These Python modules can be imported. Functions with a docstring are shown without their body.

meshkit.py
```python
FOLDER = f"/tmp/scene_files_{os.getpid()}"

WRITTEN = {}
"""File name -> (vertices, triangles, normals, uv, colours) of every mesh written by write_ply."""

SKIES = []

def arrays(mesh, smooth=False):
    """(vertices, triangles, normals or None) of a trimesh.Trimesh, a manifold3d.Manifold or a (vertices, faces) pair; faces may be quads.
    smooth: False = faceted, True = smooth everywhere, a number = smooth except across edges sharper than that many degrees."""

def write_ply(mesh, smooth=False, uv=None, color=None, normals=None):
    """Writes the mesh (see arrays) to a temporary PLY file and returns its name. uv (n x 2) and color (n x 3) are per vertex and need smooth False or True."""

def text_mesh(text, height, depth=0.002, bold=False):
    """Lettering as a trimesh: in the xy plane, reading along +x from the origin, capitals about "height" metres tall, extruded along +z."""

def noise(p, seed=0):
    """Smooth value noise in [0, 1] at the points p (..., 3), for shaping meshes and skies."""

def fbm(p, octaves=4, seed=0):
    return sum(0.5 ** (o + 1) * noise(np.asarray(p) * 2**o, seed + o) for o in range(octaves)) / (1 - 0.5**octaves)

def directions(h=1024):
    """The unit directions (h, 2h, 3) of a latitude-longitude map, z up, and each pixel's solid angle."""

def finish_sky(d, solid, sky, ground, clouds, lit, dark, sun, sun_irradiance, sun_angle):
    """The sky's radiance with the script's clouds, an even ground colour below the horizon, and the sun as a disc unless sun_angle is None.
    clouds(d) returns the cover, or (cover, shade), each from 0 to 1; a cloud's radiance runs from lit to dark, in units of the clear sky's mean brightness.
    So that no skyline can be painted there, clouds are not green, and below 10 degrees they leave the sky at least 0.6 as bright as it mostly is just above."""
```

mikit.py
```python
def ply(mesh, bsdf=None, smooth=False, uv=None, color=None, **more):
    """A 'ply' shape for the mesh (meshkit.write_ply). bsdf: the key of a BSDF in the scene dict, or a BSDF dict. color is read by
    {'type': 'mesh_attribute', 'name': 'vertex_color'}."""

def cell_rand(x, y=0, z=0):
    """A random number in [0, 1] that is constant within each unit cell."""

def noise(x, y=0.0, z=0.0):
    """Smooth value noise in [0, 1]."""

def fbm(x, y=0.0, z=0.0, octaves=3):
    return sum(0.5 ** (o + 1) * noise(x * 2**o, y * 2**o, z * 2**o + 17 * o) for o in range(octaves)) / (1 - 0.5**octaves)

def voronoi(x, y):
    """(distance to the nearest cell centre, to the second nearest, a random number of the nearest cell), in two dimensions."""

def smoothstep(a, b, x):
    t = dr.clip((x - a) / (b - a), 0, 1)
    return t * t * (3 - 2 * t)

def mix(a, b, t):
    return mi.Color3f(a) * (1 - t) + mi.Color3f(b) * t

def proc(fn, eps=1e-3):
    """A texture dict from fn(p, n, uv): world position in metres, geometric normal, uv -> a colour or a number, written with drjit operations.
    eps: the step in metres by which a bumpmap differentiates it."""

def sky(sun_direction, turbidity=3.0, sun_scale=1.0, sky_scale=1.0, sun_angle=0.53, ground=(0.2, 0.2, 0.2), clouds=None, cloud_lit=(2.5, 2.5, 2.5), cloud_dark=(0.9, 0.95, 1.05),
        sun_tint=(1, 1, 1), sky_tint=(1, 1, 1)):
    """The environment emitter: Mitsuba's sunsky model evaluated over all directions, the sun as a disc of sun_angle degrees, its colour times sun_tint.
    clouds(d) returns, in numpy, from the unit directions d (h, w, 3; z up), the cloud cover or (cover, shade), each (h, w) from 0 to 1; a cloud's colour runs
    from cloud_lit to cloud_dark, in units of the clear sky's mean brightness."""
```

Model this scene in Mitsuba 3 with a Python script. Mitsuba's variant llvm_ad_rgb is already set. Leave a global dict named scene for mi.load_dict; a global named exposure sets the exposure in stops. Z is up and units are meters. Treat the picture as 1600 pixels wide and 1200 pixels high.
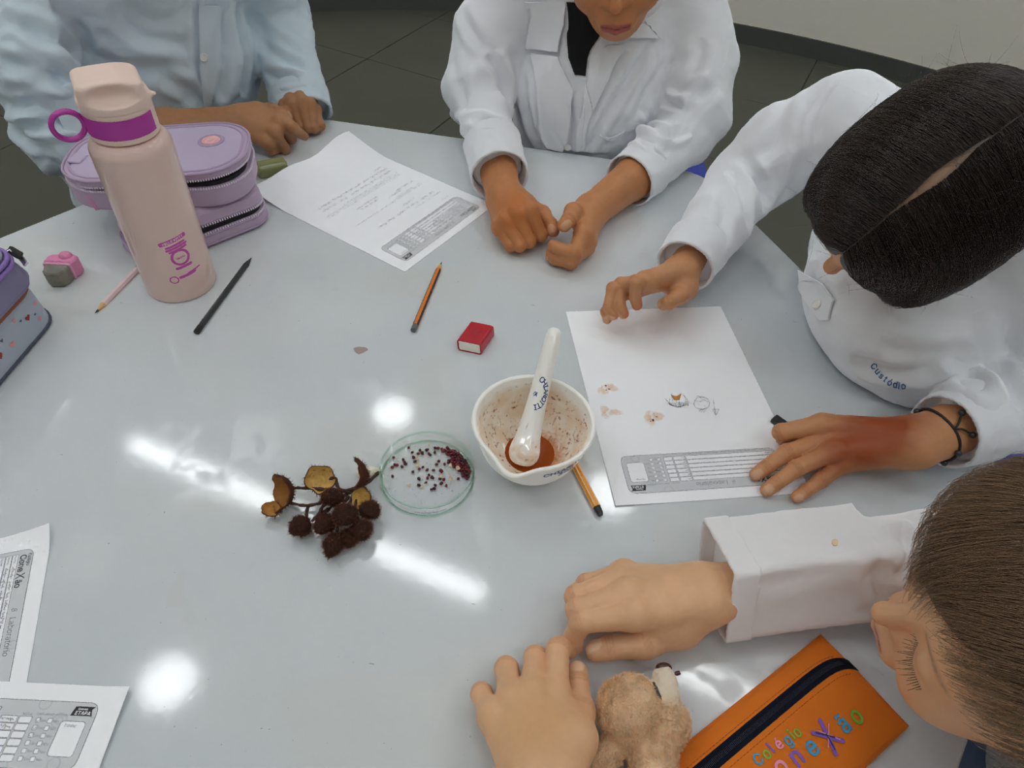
import math, random
import numpy as np
import trimesh
import shapely
from shapely.geometry import Polygon, LineString, Point, box as sbox
from shapely import affinity
import drjit as dr
import mitsuba as mi
import mikit, meshkit

random.seed(7)
rng = np.random.default_rng(7)
T = mi.ScalarTransform4f
scene, labels = {}, {}

# ---------------------------------------------------------------- camera
TZ = 0.74                       # height of the table top above the floor; everything is modelled relative to the table top
FPX, PITCH, ROLL, CAMH = 1085.30017, math.radians(46.89274), math.radians(4.71048), 0.590996
_cp, _sp, _c, _s = math.cos(PITCH), math.sin(PITCH), math.cos(ROLL), math.sin(ROLL)
FW = np.array([0, _cp, -_sp]); _rt = np.array([1.0, 0, 0]); _up = np.cross(_rt, FW)
CR, CU = _c * _rt + _s * _up, -_s * _rt + _c * _up
EYE = np.array([0, 0, CAMH])
scene['camera'] = {'type': 'perspective', 'fov': math.degrees(2 * math.atan(800 / FPX)), 'fov_axis': 'x', 'near_clip': 0.02, 'far_clip': 50.0,
                   'to_world': T().look_at(origin=(EYE + [0, 0, TZ]).tolist(), target=(EYE + [0, 0, TZ] + FW).tolist(), up=CU.tolist())}
exposure = -0.2


def un(px, py, z=0.0):
    """The point at height z over the table that the photograph shows at this pixel."""
    d = FW + CR * (px - 800) / FPX - CU * (py - 600) / FPX
    return EYE + d * (z - CAMH) / d[2]


def und(px, py, depth):
    return EYE + (FW + CR * (px - 800) / FPX - CU * (py - 600) / FPX) * depth


def pr(p):
    d = np.asarray(p, float) - EYE
    z = d @ FW
    return np.stack([800 + FPX * (d @ CR) / z, 600 - FPX * (d @ CU) / z], -1)


# ---------------------------------------------------------------- lights (they hang on the ceiling, built below as lamps)
CEIL = 2.26                     # ceiling above the table top
LAMP_TUBE, LAMP_ROUND = 17.0, 16.0
LAMP_TINT = np.array([0.968, 1.0, 1.012])

# ---------------------------------------------------------------- materials


def mat(name, **kw):
    kw.setdefault('type', 'principled')
    for k, v in list(kw.items()):
        if isinstance(v, (tuple, list)) and k.endswith('color') or k in ('reflectance',) and isinstance(v, (tuple, list)):
            kw[k] = {'type': 'rgb', 'value': list(v)}
    scene['m_' + name] = {'type': 'twosided', 'bsdf': kw} if kw['type'] in ('principled', 'roughplastic', 'diffuse', 'roughconductor', 'bumpmap') else kw
    return 'm_' + name


def srgb(r, g=None, b=None):
    c = np.array([r, g, b], float) / 255 if g is not None else np.array(r, float) / 255
    return tuple(np.where(c < 0.04045, c / 12.92, ((c + 0.055) / 1.055) ** 2.4).tolist())


def vmat(name, rough=0.6, spec=0.4, bump=None, bscale=0.0004, **kw):
    """A material coloured by the mesh's own vertex colours."""
    inner = {'type': 'principled', 'base_color': {'type': 'mesh_attribute', 'name': 'vertex_color'}, 'roughness': rough, 'specular': spec, **kw}
    if bump is not None:
        inner = {'type': 'bumpmap', 'arbitrary': mikit.proc(bump, 4e-4), 'scale': bscale, 'bsdf': inner}
    scene['m_' + name] = {'type': 'twosided', 'bsdf': inner}
    return 'm_' + name


# ---------------------------------------------------------------- scene entries
def free(key):
    if key not in USED:
        USED.add(key); return key
    k = 1
    while f'{key}_{k:03d}' in USED:
        k += 1
    USED.add(f'{key}_{k:03d}')
    return f'{key}_{k:03d}'


USED = set()


def tag(key, label=None, cat=None, group=None, kind=None):
    d = labels.setdefault(key, {})
    for k, v in (('label', label), ('category', cat), ('group', group), ('kind', kind)):
        if v: d[k] = v
    return key


def thing(name, label, cat, group=None):
    """A thing without a mesh of its own: the key that its parts' keys start with."""
    return tag(free(name), label, cat, group)


def add(name, mesh, m, parent=None, smooth=False, color=None, label=None, cat=None, group=None, kind=None, emit=None):
    key = free((parent + '__' if parent else '') + name)
    if isinstance(mesh, (tuple, list)):
        f = np.asarray(mesh[1]); v = np.asarray(mesh[0], float)
        if f.shape[1] == 4: f = np.vstack([f[:, :3], f[:, [0, 2, 3]]])
    elif hasattr(mesh, 'to_mesh'):
        mm = mesh.to_mesh(); v, f = np.array(mm.vert_properties[:, :3], float), np.array(mm.tri_verts)
    else:
        v, f = np.array(mesh.vertices, float), np.array(mesh.faces)
    more = {}
    if emit is not None:
        more['emitter'] = {'type': 'area', 'radiance': {'type': 'rgb', 'value': [float(x) for x in emit]}}
    scene[key] = mikit.ply(trimesh.Trimesh(v + [0, 0, TZ], f, process=False), m, smooth=smooth, color=color, **more)
    if label or cat or group or kind:
        tag(key, label, cat, group, kind)
    return key


def put(name, src, matrix, parent=None, **tags):
    """Another copy of an entry whose mesh was made about the origin (see base)."""
    key = free((parent + '__' if parent else '') + name)
    scene[key] = {**src, 'to_world': T((np.array([[1, 0, 0, 0], [0, 1, 0, 0], [0, 0, 1, TZ], [0, 0, 0, 1.0]]) @ matrix).tolist())}
    if tags: tag(key, **tags)
    return key


# ---------------------------------------------------------------- mesh helpers
def nrm(v):
    v = np.asarray(v, float)
    return v / (np.linalg.norm(v, axis=-1, keepdims=True) + 1e-12)


def cat(*ms):
    return trimesh.util.concatenate([m for m in ms if m is not None and len(m.faces)])


def basis(z, x=None):
    z = nrm(z)
    if x is None: x = [1, 0, 0] if abs(z[0]) < .8 else [0, 1, 0]
    x = nrm(np.asarray(x, float) - z * np.dot(x, z))
    return np.stack([x, np.cross(z, x), z], 1)


def place(m, rot=None, loc=(0, 0, 0)):
    m = m.copy()
    v = m.vertices if rot is None else m.vertices @ np.asarray(rot).T
    return trimesh.Trimesh(v + np.asarray(loc, float), m.faces, process=False)


def rotz(a):
    c, s = math.cos(a), math.sin(a)
    return np.array([[c, -s, 0], [s, c, 0], [0, 0, 1.0]])


def catmull(pts, n=8, closed=False):
    p = np.asarray(pts, float)
    q = np.vstack([p[-1:], p, p[:2]]) if closed else np.vstack([2 * p[:1] - p[1:2], p, 2 * p[-1:] - p[-2:-1]])
    out = []
    for i in range(len(q) - 3):
        t = np.linspace(0, 1, n, endpoint=False)[:, None]
        a, b, c, d = q[i:i + 4]
        out.append(.5 * (2 * b + (c - a) * t + (2 * a - 5 * b + 4 * c - d) * t**2 + (3 * b - a - 3 * c + d) * t**3))
    if not closed: out.append(p[-1:])
    return np.vstack(out)


def tube(pts, r, sides=8, closed=False, caps=True, flat=None, up=None):
    """A tube along a polyline; r a number or one per point; flat = (ka, kb) scales the section; up = the section's second axis."""
    p = np.asarray(pts, float); n = len(p)
    r = np.broadcast_to(np.asarray(r, float), (n,))
    t = nrm(np.roll(p, -1, 0) - np.roll(p, 1, 0)) if closed else nrm(np.gradient(p, axis=0))
    a = np.zeros_like(p)
    if up is not None:
        b_ = np.broadcast_to(np.asarray(up, float), p.shape); a = nrm(np.cross(b_, t))
    else:
        x = np.array([0, 0, 1.0]) if abs(t[0][2]) < .9 else np.array([1.0, 0, 0])
        for i in range(n):
            x = nrm(x - t[i] * np.dot(x, t[i])); a[i] = x
    b = np.cross(t, a)
    th = np.arange(sides) / sides * 2 * math.pi
    ka, kb = flat or (1, 1)
    v = p[:, None] + r[:, None, None] * (ka * np.cos(th)[None, :, None] * a[:, None] + kb * np.sin(th)[None, :, None] * b[:, None])
    v = v.reshape(-1, 3)
    i, j = np.meshgrid(np.arange(n if closed else n - 1), np.arange(sides), indexing='ij')
    i2, j2 = (i + 1) % n, (j + 1) % sides
    q = np.stack([i * sides + j, i * sides + j2, i2 * sides + j2, i2 * sides + j], -1).reshape(-1, 4)
    f = np.vstack([q[:, :3], q[:, [0, 2, 3]]])
    if caps and not closed:
        v = np.vstack([v, p[:1], p[-1:]])
        k = np.arange(sides); k2 = (k + 1) % sides
        f = np.vstack([f, np.stack([k2, k, k * 0 + n * sides], 1), np.stack([(n - 1) * sides + k, (n - 1) * sides + k2, k * 0 + n * sides + 1], 1)])
    return trimesh.Trimesh(v, f, process=False)


def lathe(prof, n=64, closed=False):
    """Revolved profile of (r, z) points; runs so that outward normals come from going up on the outside."""
    p = np.asarray(prof, float); m = len(p)
    th = np.arange(n) / n * 2 * math.pi
    v = np.stack([p[:, None, 0] * np.cos(th), p[:, None, 0] * np.sin(th), np.broadcast_to(p[:, None, 1], (m, n))], -1).reshape(-1, 3)
    i, j = np.meshgrid(np.arange(m if closed else m - 1), np.arange(n), indexing='ij')
    i2, j2 = (i + 1) % m, (j + 1) % n
    q = np.stack([i * n + j, i * n + j2, i2 * n + j2, i2 * n + j], -1).reshape(-1, 4)
    return trimesh.Trimesh(v, np.vstack([q[:, :3], q[:, [0, 2, 3]]]), process=False)


def extrude(poly, h, bevel=0.0, z=0.0):
    """A plate from a shapely polygon with chamfered top and bottom edges."""
    poly = shapely.geometry.polygon.orient(poly)
    if bevel <= 0:
        m = trimesh.creation.extrude_polygon(poly, h, engine='earcut'); m.vertices[:, 2] += z; return m
    parts = []
    ring = np.array(poly.exterior.coords)[:-1]
    inner = inset(ring, bevel)
    n = len(ring)
    L = [(inner, 0), (ring, bevel), (ring, h - bevel), (inner, h)]
    v = np.vstack([np.c_[r, np.full(n, zz + z)] for r, zz in L])
    k = np.arange(n); k2 = (k + 1) % n
    f = [np.vstack([np.stack([a * n + k, a * n + k2, a * n + n + k2], 1), np.stack([a * n + k, a * n + n + k2, a * n + n + k], 1)]) for a in range(3)]
    vt, ft = trimesh.creation.triangulate_polygon(Polygon(inner), engine='earcut')
    ft = np.asarray(ft)
    _, idx = __import__('scipy.spatial', fromlist=['cKDTree']).cKDTree(inner).query(vt)
    ft = idx[ft]
    a2 = cross2(inner[ft[:, 1]] - inner[ft[:, 0]], inner[ft[:, 2]] - inner[ft[:, 0]])
    ft = np.where((a2 > 0)[:, None], ft, ft[:, ::-1])
    f += [ft + 3 * n, ft[:, ::-1]]
    return trimesh.Trimesh(v, np.vstack(f), process=False)


def cross2(a, b): return a[:, 0] * b[:, 1] - a[:, 1] * b[:, 0]


def inset(ring, d):
    t1 = nrm(ring - np.roll(ring, 1, 0)); t2 = nrm(np.roll(ring, -1, 0) - ring)
    n1 = np.stack([-t1[:, 1], t1[:, 0]], 1); n2 = np.stack([-t2[:, 1], t2[:, 0]], 1)
    b = nrm(n1 + n2)
    return ring + b * (d / np.maximum((b * n1).sum(1), .4))[:, None]


def rrect(w, h, r, n=6):
    return sbox(-w / 2 + r, -h / 2 + r, w / 2 - r, h / 2 - r).buffer(r, quad_segs=n)


def flat(poly, z=0.0, maxedge=None):
    polys = getattr(poly, 'geoms', [poly])
    out = []
    for g in polys:
        if g.geom_type != 'Polygon' or g.area <= 0: continue
        v, f = trimesh.creation.triangulate_polygon(g, engine='earcut')
        f = np.asarray(f)
        a2 = cross2(v[f[:, 1]] - v[f[:, 0]], v[f[:, 2]] - v[f[:, 0]])
        f = np.where((a2 > 0)[:, None], f, f[:, ::-1])
        v = np.c_[v, np.full(len(v), z)]
        if maxedge: v, f = trimesh.remesh.subdivide_to_size(v, f, maxedge, max_iter=12)
        out.append(trimesh.Trimesh(v, f, process=False))
    return cat(*out)


TEXTS = {}


def flat_text(s, h, bold=False):
    if (s, bold) not in TEXTS: TEXTS[s, bold] = flat_text_at(s, 1.0, bold)
    m = TEXTS[s, bold]
    return trimesh.Trimesh(m.vertices * h, m.faces, process=False)


def flat_text_at(s, h, bold=False):
    m = meshkit.text_mesh(s, h, 0.001, bold)
    keep = m.face_normals[:, 2] > .5
    m = trimesh.Trimesh(m.vertices, m.faces[keep], process=False); m.remove_unreferenced_vertices()
    v = m.vertices.copy(); v[:, 2] = 0
    return trimesh.Trimesh(v, m.faces, process=False)


def strokes(lines, w):
    """Pen lines of width w as one flat shape."""
    return shapely.union_all([LineString(l).buffer(w / 2, quad_segs=2) for l in lines])


# ---------------------------------------------------------------- signed distances and surface nets
def smin(a, b, k):
    if k <= 0: return np.minimum(a, b)
    hh = np.maximum(k - np.abs(a - b), 0) / k
    return np.minimum(a, b) - hh * hh * k * .25


def smax(a, b, k): return -smin(-a, -b, k)


def cone(p, a, b, ra, rb, flat=None):
    """Round cone from a to b. flat = (axis, factor): squeezed along that axis."""
    a, b = np.asarray(a, np.float32), np.asarray(b, np.float32)
    ba = b - a; q = p - a
    t = np.clip(q @ ba / max(ba @ ba, 1e-12), 0, 1)
    q = q - t[:, None] * ba
    r = ra + (rb - ra) * t
    if flat is None:
        return np.sqrt((q * q).sum(1)) - r
    ax = nrm(flat[0]).astype(np.float32); s = q @ ax; rest = (q * q).sum(1) - s * s
    k = flat[1]
    d = np.sqrt(np.maximum(rest, 0) + (s / k) ** 2)
    return (d - r) * np.where(d > 1e-9, np.sqrt((np.maximum(rest, 0) + s * s)) / np.maximum(d, 1e-9), k).clip(min(k, 1), 1.0)


def ell(p, c, rad, rot=None):
    q = p - np.asarray(c, np.float32)
    if rot is not None: q = q @ np.asarray(rot, np.float32)
    rad = np.asarray(rad, np.float32)
    k0 = np.sqrt(((q / rad) ** 2).sum(1)); k1 = np.sqrt(((q / rad**2) ** 2).sum(1))
    return np.where(k1 > 1e-9, k0 * (k0 - 1) / np.maximum(k1, 1e-9), -rad.min())


def rbox(p, c, half, r, rot=None):
    q = p - np.asarray(c, np.float32)
    if rot is not None: q = q @ np.asarray(rot, np.float32)
    q = np.abs(q) - (np.asarray(half, np.float32) - r)
    return np.sqrt((np.maximum(q, 0) ** 2).sum(1)) + np.minimum(q.max(1), 0) - r


def nets(fn, lo, hi, h, coarse=4):
    """Mesh of fn(p) = 0 inside the box, by surface nets on a grid of step h, evaluated finely only near the surface."""
    lo, hi = np.asarray(lo, float), np.asarray(hi, float)
    nc = np.ceil((hi - lo) / (h * coarse)).astype(int)
    n = nc * coarse + 1
    cc = [lo[k] + (np.arange(nc[k]) + .5) * h * coarse for k in range(3)]
    P = np.stack(np.meshgrid(*cc, indexing='ij'), -1).reshape(-1, 3).astype(np.float32)
    dc = np.concatenate([fn(P[i:i + 200000]) for i in range(0, len(P), 200000)])
    near = (np.abs(dc) < h * coarse * 1.35).reshape(nc)
    F = np.full(n, 1.0, np.float32)
    sgn = np.where(dc < 0, -1.0, 1.0).astype(np.float32).reshape(nc)
    up = sgn.repeat(coarse, 0).repeat(coarse, 1).repeat(coarse, 2)
    F[:-1, :-1, :-1] = up
    act = np.zeros(n, bool)
    na = near.repeat(coarse, 0).repeat(coarse, 1).repeat(coarse, 2)
    for dx in (0, 1):
        for dy in (0, 1):
            for dz in (0, 1):
                act[dx:n[0] - 1 + dx, dy:n[1] - 1 + dy, dz:n[2] - 1 + dz] |= na
    idx = np.argwhere(act)
    P = (lo + idx * h).astype(np.float32)
    val = np.concatenate([fn(P[i:i + 200000]) for i in range(0, len(P), 200000)])
    F[act] = val
    F[0], F[-1] = np.maximum(F[0], 1e-4), np.maximum(F[-1], 1e-4)
    F[:, 0], F[:, -1] = np.maximum(F[:, 0], 1e-4), np.maximum(F[:, -1], 1e-4)
    F[:, :, 0], F[:, :, -1] = np.maximum(F[:, :, 0], 1e-4), np.maximum(F[:, :, -1], 1e-4)
    S = F < 0
    N = n - 1
    cnt = np.zeros(N, np.int8)
    for dx in (0, 1):
        for dy in (0, 1):
            for dz in (0, 1):
                cnt += S[dx:dx + N[0], dy:dy + N[1], dz:dz + N[2]]
    mixed = (cnt > 0) & (cnt < 8)
    cells = np.argwhere(mixed)
    vid = np.full(N, -1, np.int64); vid[mixed] = np.arange(len(cells))
    acc = np.zeros((len(cells), 3)); w = np.zeros(len(cells))
    corners = [(a, b, c) for a in (0, 1) for b in (0, 1) for c in (0, 1)]
    vals = {c: F[cells[:, 0] + c[0], cells[:, 1] + c[1], cells[:, 2] + c[2]] for c in corners}
    for c in corners:
        for ax in range(3):
            if c[ax]: continue
            d = list(c); d[ax] = 1; d = tuple(d)
            a, b = vals[c], vals[d]
            cr = (a < 0) != (b < 0)
            t = np.where(cr, a / np.where(cr, a - b, 1), 0)
            q = np.array(c, float)[None].repeat(len(cells), 0); q[:, ax] += t
            acc += np.where(cr[:, None], q, 0); w += cr
    V = lo + (cells + acc / w[:, None]) * h
    faces = []
    for ax in range(3):
        o1, o2 = (ax + 1) % 3, (ax + 2) % 3
        sl = [slice(None)] * 3; sl2 = [slice(None)] * 3
        sl[ax] = slice(0, -1); sl2[ax] = slice(1, None)
        A, B = S[tuple(sl)], S[tuple(sl2)]
        e = np.argwhere(A != B)
        e = e[(e[:, o1] > 0) & (e[:, o2] > 0) & (e[:, o1] < N[o1]) & (e[:, o2] < N[o2])]
        ins = S[e[:, 0], e[:, 1], e[:, 2]]
        def at(d1, d2):
            c = e.copy(); c[:, o1] += d1; c[:, o2] += d2
            return vid[c[:, 0], c[:, 1], c[:, 2]]
        q = np.stack([at(-1, -1), at(0, -1), at(0, 0), at(-1, 0)], 1)
        q = np.where(ins[:, None], q, q[:, ::-1])
        faces.append(q)
    Q = np.vstack(faces)
    Q = Q[(Q >= 0).all(1)]
    # split along the shorter diagonal
    d1 = ((V[Q[:, 0]] - V[Q[:, 2]]) ** 2).sum(1); d2 = ((V[Q[:, 1]] - V[Q[:, 3]]) ** 2).sum(1)
    s = (d1 <= d2)[:, None]
    f = np.vstack([np.where(s, Q[:, [0, 1, 2]], Q[:, [0, 1, 3]]), np.where(s, Q[:, [0, 2, 3]], Q[:, [1, 2, 3]])])
    return trimesh.Trimesh(V, f, process=False)


def vnormals(m):
    v, f = np.asarray(m.vertices), np.asarray(m.faces)
    n = np.zeros_like(v); fn = np.cross(v[f[:, 1]] - v[f[:, 0]], v[f[:, 2]] - v[f[:, 0]])
    for k in range(3): np.add.at(n, f[:, k], fn)
    return nrm(n)


def vnoise(p, scale, octaves=3, seed=0):
    """Fractal noise about 0, of size about 1."""
    return (meshkit.fbm(np.asarray(p) / scale + 31.7, octaves, seed) - .5) * 2

# ================================================================ materials
N_, F_ = mikit.noise, mikit.fbm


def table_col(p, n, uv):
    s = F_(p.x * 9, p.y * 9, 0, 3)
    c = mikit.mix((.555, .595, .622), (.60, .63, .65), s)
    spot = mikit.smoothstep(.80, .86, N_(p.x * 46 + 3, p.y * 46)) * mikit.smoothstep(.6, .75, N_(p.x * 7, p.y * 7 + 9))
    c = mikit.mix(c, (.50, .47, .42), spot * .12)
    yel = mikit.smoothstep(.62, .8, N_(p.x * 11 + 50, p.y * 11)) * .15
    c = mikit.mix(c, (.60, .60, .50), yel)
    speck = mikit.smoothstep(.985, .99, N_(p.x * 300, p.y * 300))
    return mikit.mix(c, (.15, .13, .12), speck * .7)


def table_rough(p, n, uv):
    # wiped and scuffed: duller streaks and smears on the gloss
    a = F_(p.x * 34 + p.y * 10, p.y * 30 - p.x * 8, 0, 3)
    b = F_(p.x * 7 + 4, p.y * 7 + 1, 3, 2)
    return .085 + .16 * mikit.smoothstep(.50, .68, a) * mikit.smoothstep(.46, .62, b)


def table_bump(p, n, uv):
    return F_(p.x * 160, p.y * 160, 0, 2)


scene['m_table'] = {'type': 'twosided', 'bsdf': {'type': 'bumpmap', 'arbitrary': mikit.proc(table_bump, 6e-4), 'scale': 0.000014, 'bsdf': {
    'type': 'principled', 'base_color': mikit.proc(table_col), 'roughness': mikit.proc(table_rough), 'specular': 0.6}}}
mat('table_edge', base_color=(.45, .47, .48), roughness=.4)
mat('metal_grey', base_color=(.35, .36, .37), roughness=.4, metallic=.6)
mat('grout', base_color=(.05, .052, .045), roughness=.9)


def tile_col(p, n, uv):
    return mikit.mix((.066, .071, .056), (.079, .084, .068), F_(p.x * 3, p.y * 3, 0, 3))


scene['m_tile'] = {'type': 'twosided', 'bsdf': {'type': 'principled', 'base_color': mikit.proc(tile_col), 'roughness': .42, 'specular': .35}}
mat('wall', base_color=(.80, .775, .71), roughness=.8)
mat('baseboard', base_color=(.07, .075, .07), roughness=.5)
mat('ceiling', base_color=(.78, .78, .77), roughness=.9)
mat('lamp_frame', base_color=(.75, .75, .75), roughness=.5)
mat('lamp_off', base_color=(.9, .9, .9), roughness=.5)
mat('white_paper', base_color=srgb(244, 246, 250), roughness=.75, specular=.2)
mat('ink', base_color=(.012, .012, .014), roughness=.6)
mat('ink_grey', base_color=(.16, .17, .18), roughness=.7)
mat('pencil_grey', base_color=(.22, .23, .24), roughness=.7)
mat('print_bg', base_color=(.60, .62, .645), roughness=.75, specular=.2)
mat('print_pattern', base_color=(.50, .52, .55), roughness=.75, specular=.2)
mat('ink_blue', base_color=(.012, .035, .16), roughness=.4)
mat('doodle_orange', base_color=(.55, .2, .03), roughness=.6)
vmat('paint', .55, .4)
vmat('paint_gloss', .12, .55, clearcoat=.6, clearcoat_gloss=.95)
vmat('paint_semi', .32, .5)

# ================================================================ structure
ROOM_C, ROOM_R = np.array([0.0, 0.45]), 3.45
FLOOR = -TZ
th = np.arange(160) / 160 * 2 * math.pi


def ring_wall(r, z0, z1, thick):
    return lathe([(r, z0), (r, z1), (r + thick, z1), (r + thick, z0)], 160, True)


def shifted(m): return place(m, None, [ROOM_C[0], ROOM_C[1], 0])


add('floor', shifted(extrude(Point(0, 0).buffer(ROOM_R + .15, quad_segs=40), .05, 0, FLOOR - .056)), 'm_grout', kind='structure')
a0 = math.atan2(*(un(1262, 122, FLOOR) - un(1242, 160, FLOOR))[[1, 0]])
tile = extrude(rrect(.596, .596, .004, 2), .006, .0015, 0)
tile_src = None
j0 = un(1252, 141, FLOOR)[:2]
for ix in range(-8, 9):
    for iy in range(-8, 9):
        c = j0 + rotz(a0)[:2, :2] @ np.array([(ix + .1) * .6, (iy + .5) * .6])
        if np.linalg.norm(c - ROOM_C) > ROOM_R + .35 or c[1] < 0.2: continue
        if tile_src is None:
            tile_src = mikit.ply(tile, 'm_tile')
        M = np.eye(4); M[:3, :3] = rotz(a0); M[:3, 3] = [c[0], c[1], FLOOR - .006]
        put('tile', tile_src, M, 'floor')
add('wall_back', shifted(ring_wall(ROOM_R, FLOOR, CEIL, .1)), 'm_wall', kind='structure', smooth=30)
add('baseboard_back', shifted(ring_wall(ROOM_R - .012, FLOOR, FLOOR + .085, .014)), 'm_baseboard', kind='structure', smooth=30)
add('ceiling', shifted(extrude(Point(0, 0).buffer(ROOM_R + .12, quad_segs=40), .05, 0, CEIL)), 'm_ceiling', kind='structure')

TD = nrm(np.array([1.72, -.62, 0]))


def tube_lamp(x0, y0, x1, y1):
    a, b = np.array([x0, y0, 0]), np.array([x1, y1, 0]); c = (a + b) / 2; L = np.linalg.norm(b - a); R = basis([0, 0, 1], b - a)
    t = thing('ceiling_light', 'long narrow white tube light on the ceiling', 'ceiling light', 'tube lights on the ceiling')
    add('frame', place(extrude(rrect(L + .04, .13, .01, 2), .04, .004, 0), R, c + [0, 0, CEIL - .04]), 'm_lamp_frame', t)
    add('diffuser', place(extrude(rrect(L, .085, .02, 4), .015, .004, 0), R, c + [0, 0, CEIL - .055]), 'm_lamp_off', t, emit=LAMP_TINT * LAMP_TUBE)


def round_lamp(x, y, r):
    t = thing('ceiling_downlight', 'round white downlight on the ceiling', 'ceiling light', 'round downlights on the ceiling')
    add('rim', place(lathe([(r, 0), (r + .02, 0), (r + .02, .02), (r, .02)], 40, True), None, [x, y, CEIL - .02]), 'm_lamp_frame', t)
    add('diffuser', place(extrude(Point(0, 0).buffer(r, quad_segs=10), .012, .002, 0), None, [x, y, CEIL - .018]), 'm_lamp_off', t, emit=LAMP_TINT * LAMP_ROUND)


for seg in ((-1.85, 2.02, -.05, 1.375), (.62, 1.185, 2.3, .58), (-2.3, .62, -.6, .0), (-.2, -.2, 1.5, -.82), (-1.6, -1.1, .1, -1.7), (1.75, 2.55, 2.75, 1.75), (-2.9, 1.2, -2.35, 2.3), (.95, 3.28, 1.75, 2.90)):
    tube_lamp(*seg)
for c in ((-.62, 2.37, .105), (-1.235, .92, .105), (.52, 1.97, .12), (.1, .35, .12), (1.3, -.3, .12)):
    round_lamp(*c)

# ---------------------------------------------------------------- table
HEX = np.array([[math.cos(math.radians(a)), math.sin(math.radians(a))] for a in (-6.5, 53.5, 113.5, 173.5, 233.5, 293.5)]) * .7 + [-.126, .513]
hexp = Polygon(HEX).buffer(-.09).buffer(.09, quad_segs=12)
TABLE = thing('table', 'grey glossy laminate table top that everyone is gathered round', 'table')
add('table_top', extrude(hexp, .024, .0015, -.024), 'm_table', TABLE)
add('edge_band', extrude(hexp.buffer(-.004), .008, 0, -.0325), 'm_table_edge', TABLE)
for k in range(6):
    c = (HEX[k] - [-.126, .513]) * .78 + [-.126, .513]
    add('leg', cat(place(trimesh.creation.cylinder(.022, TZ - .045, sections=20), None, [*c, (-.034 - TZ) / 2 + .002]),
                   place(lathe([(.0, -.005), (.028, -.005), (.03, .006), (.02, .012), (0, .012)], 20), None, [*c, FLOOR + .006])), 'm_metal_grey', TABLE, smooth=40)
add('apron', extrude(Polygon((HEX - [-.126, .513]) * .83 + [-.126, .513]).difference(Polygon((HEX - [-.126, .513]) * .77 + [-.126, .513])), .05, 0, -.083), 'm_metal_grey', TABLE)


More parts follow.
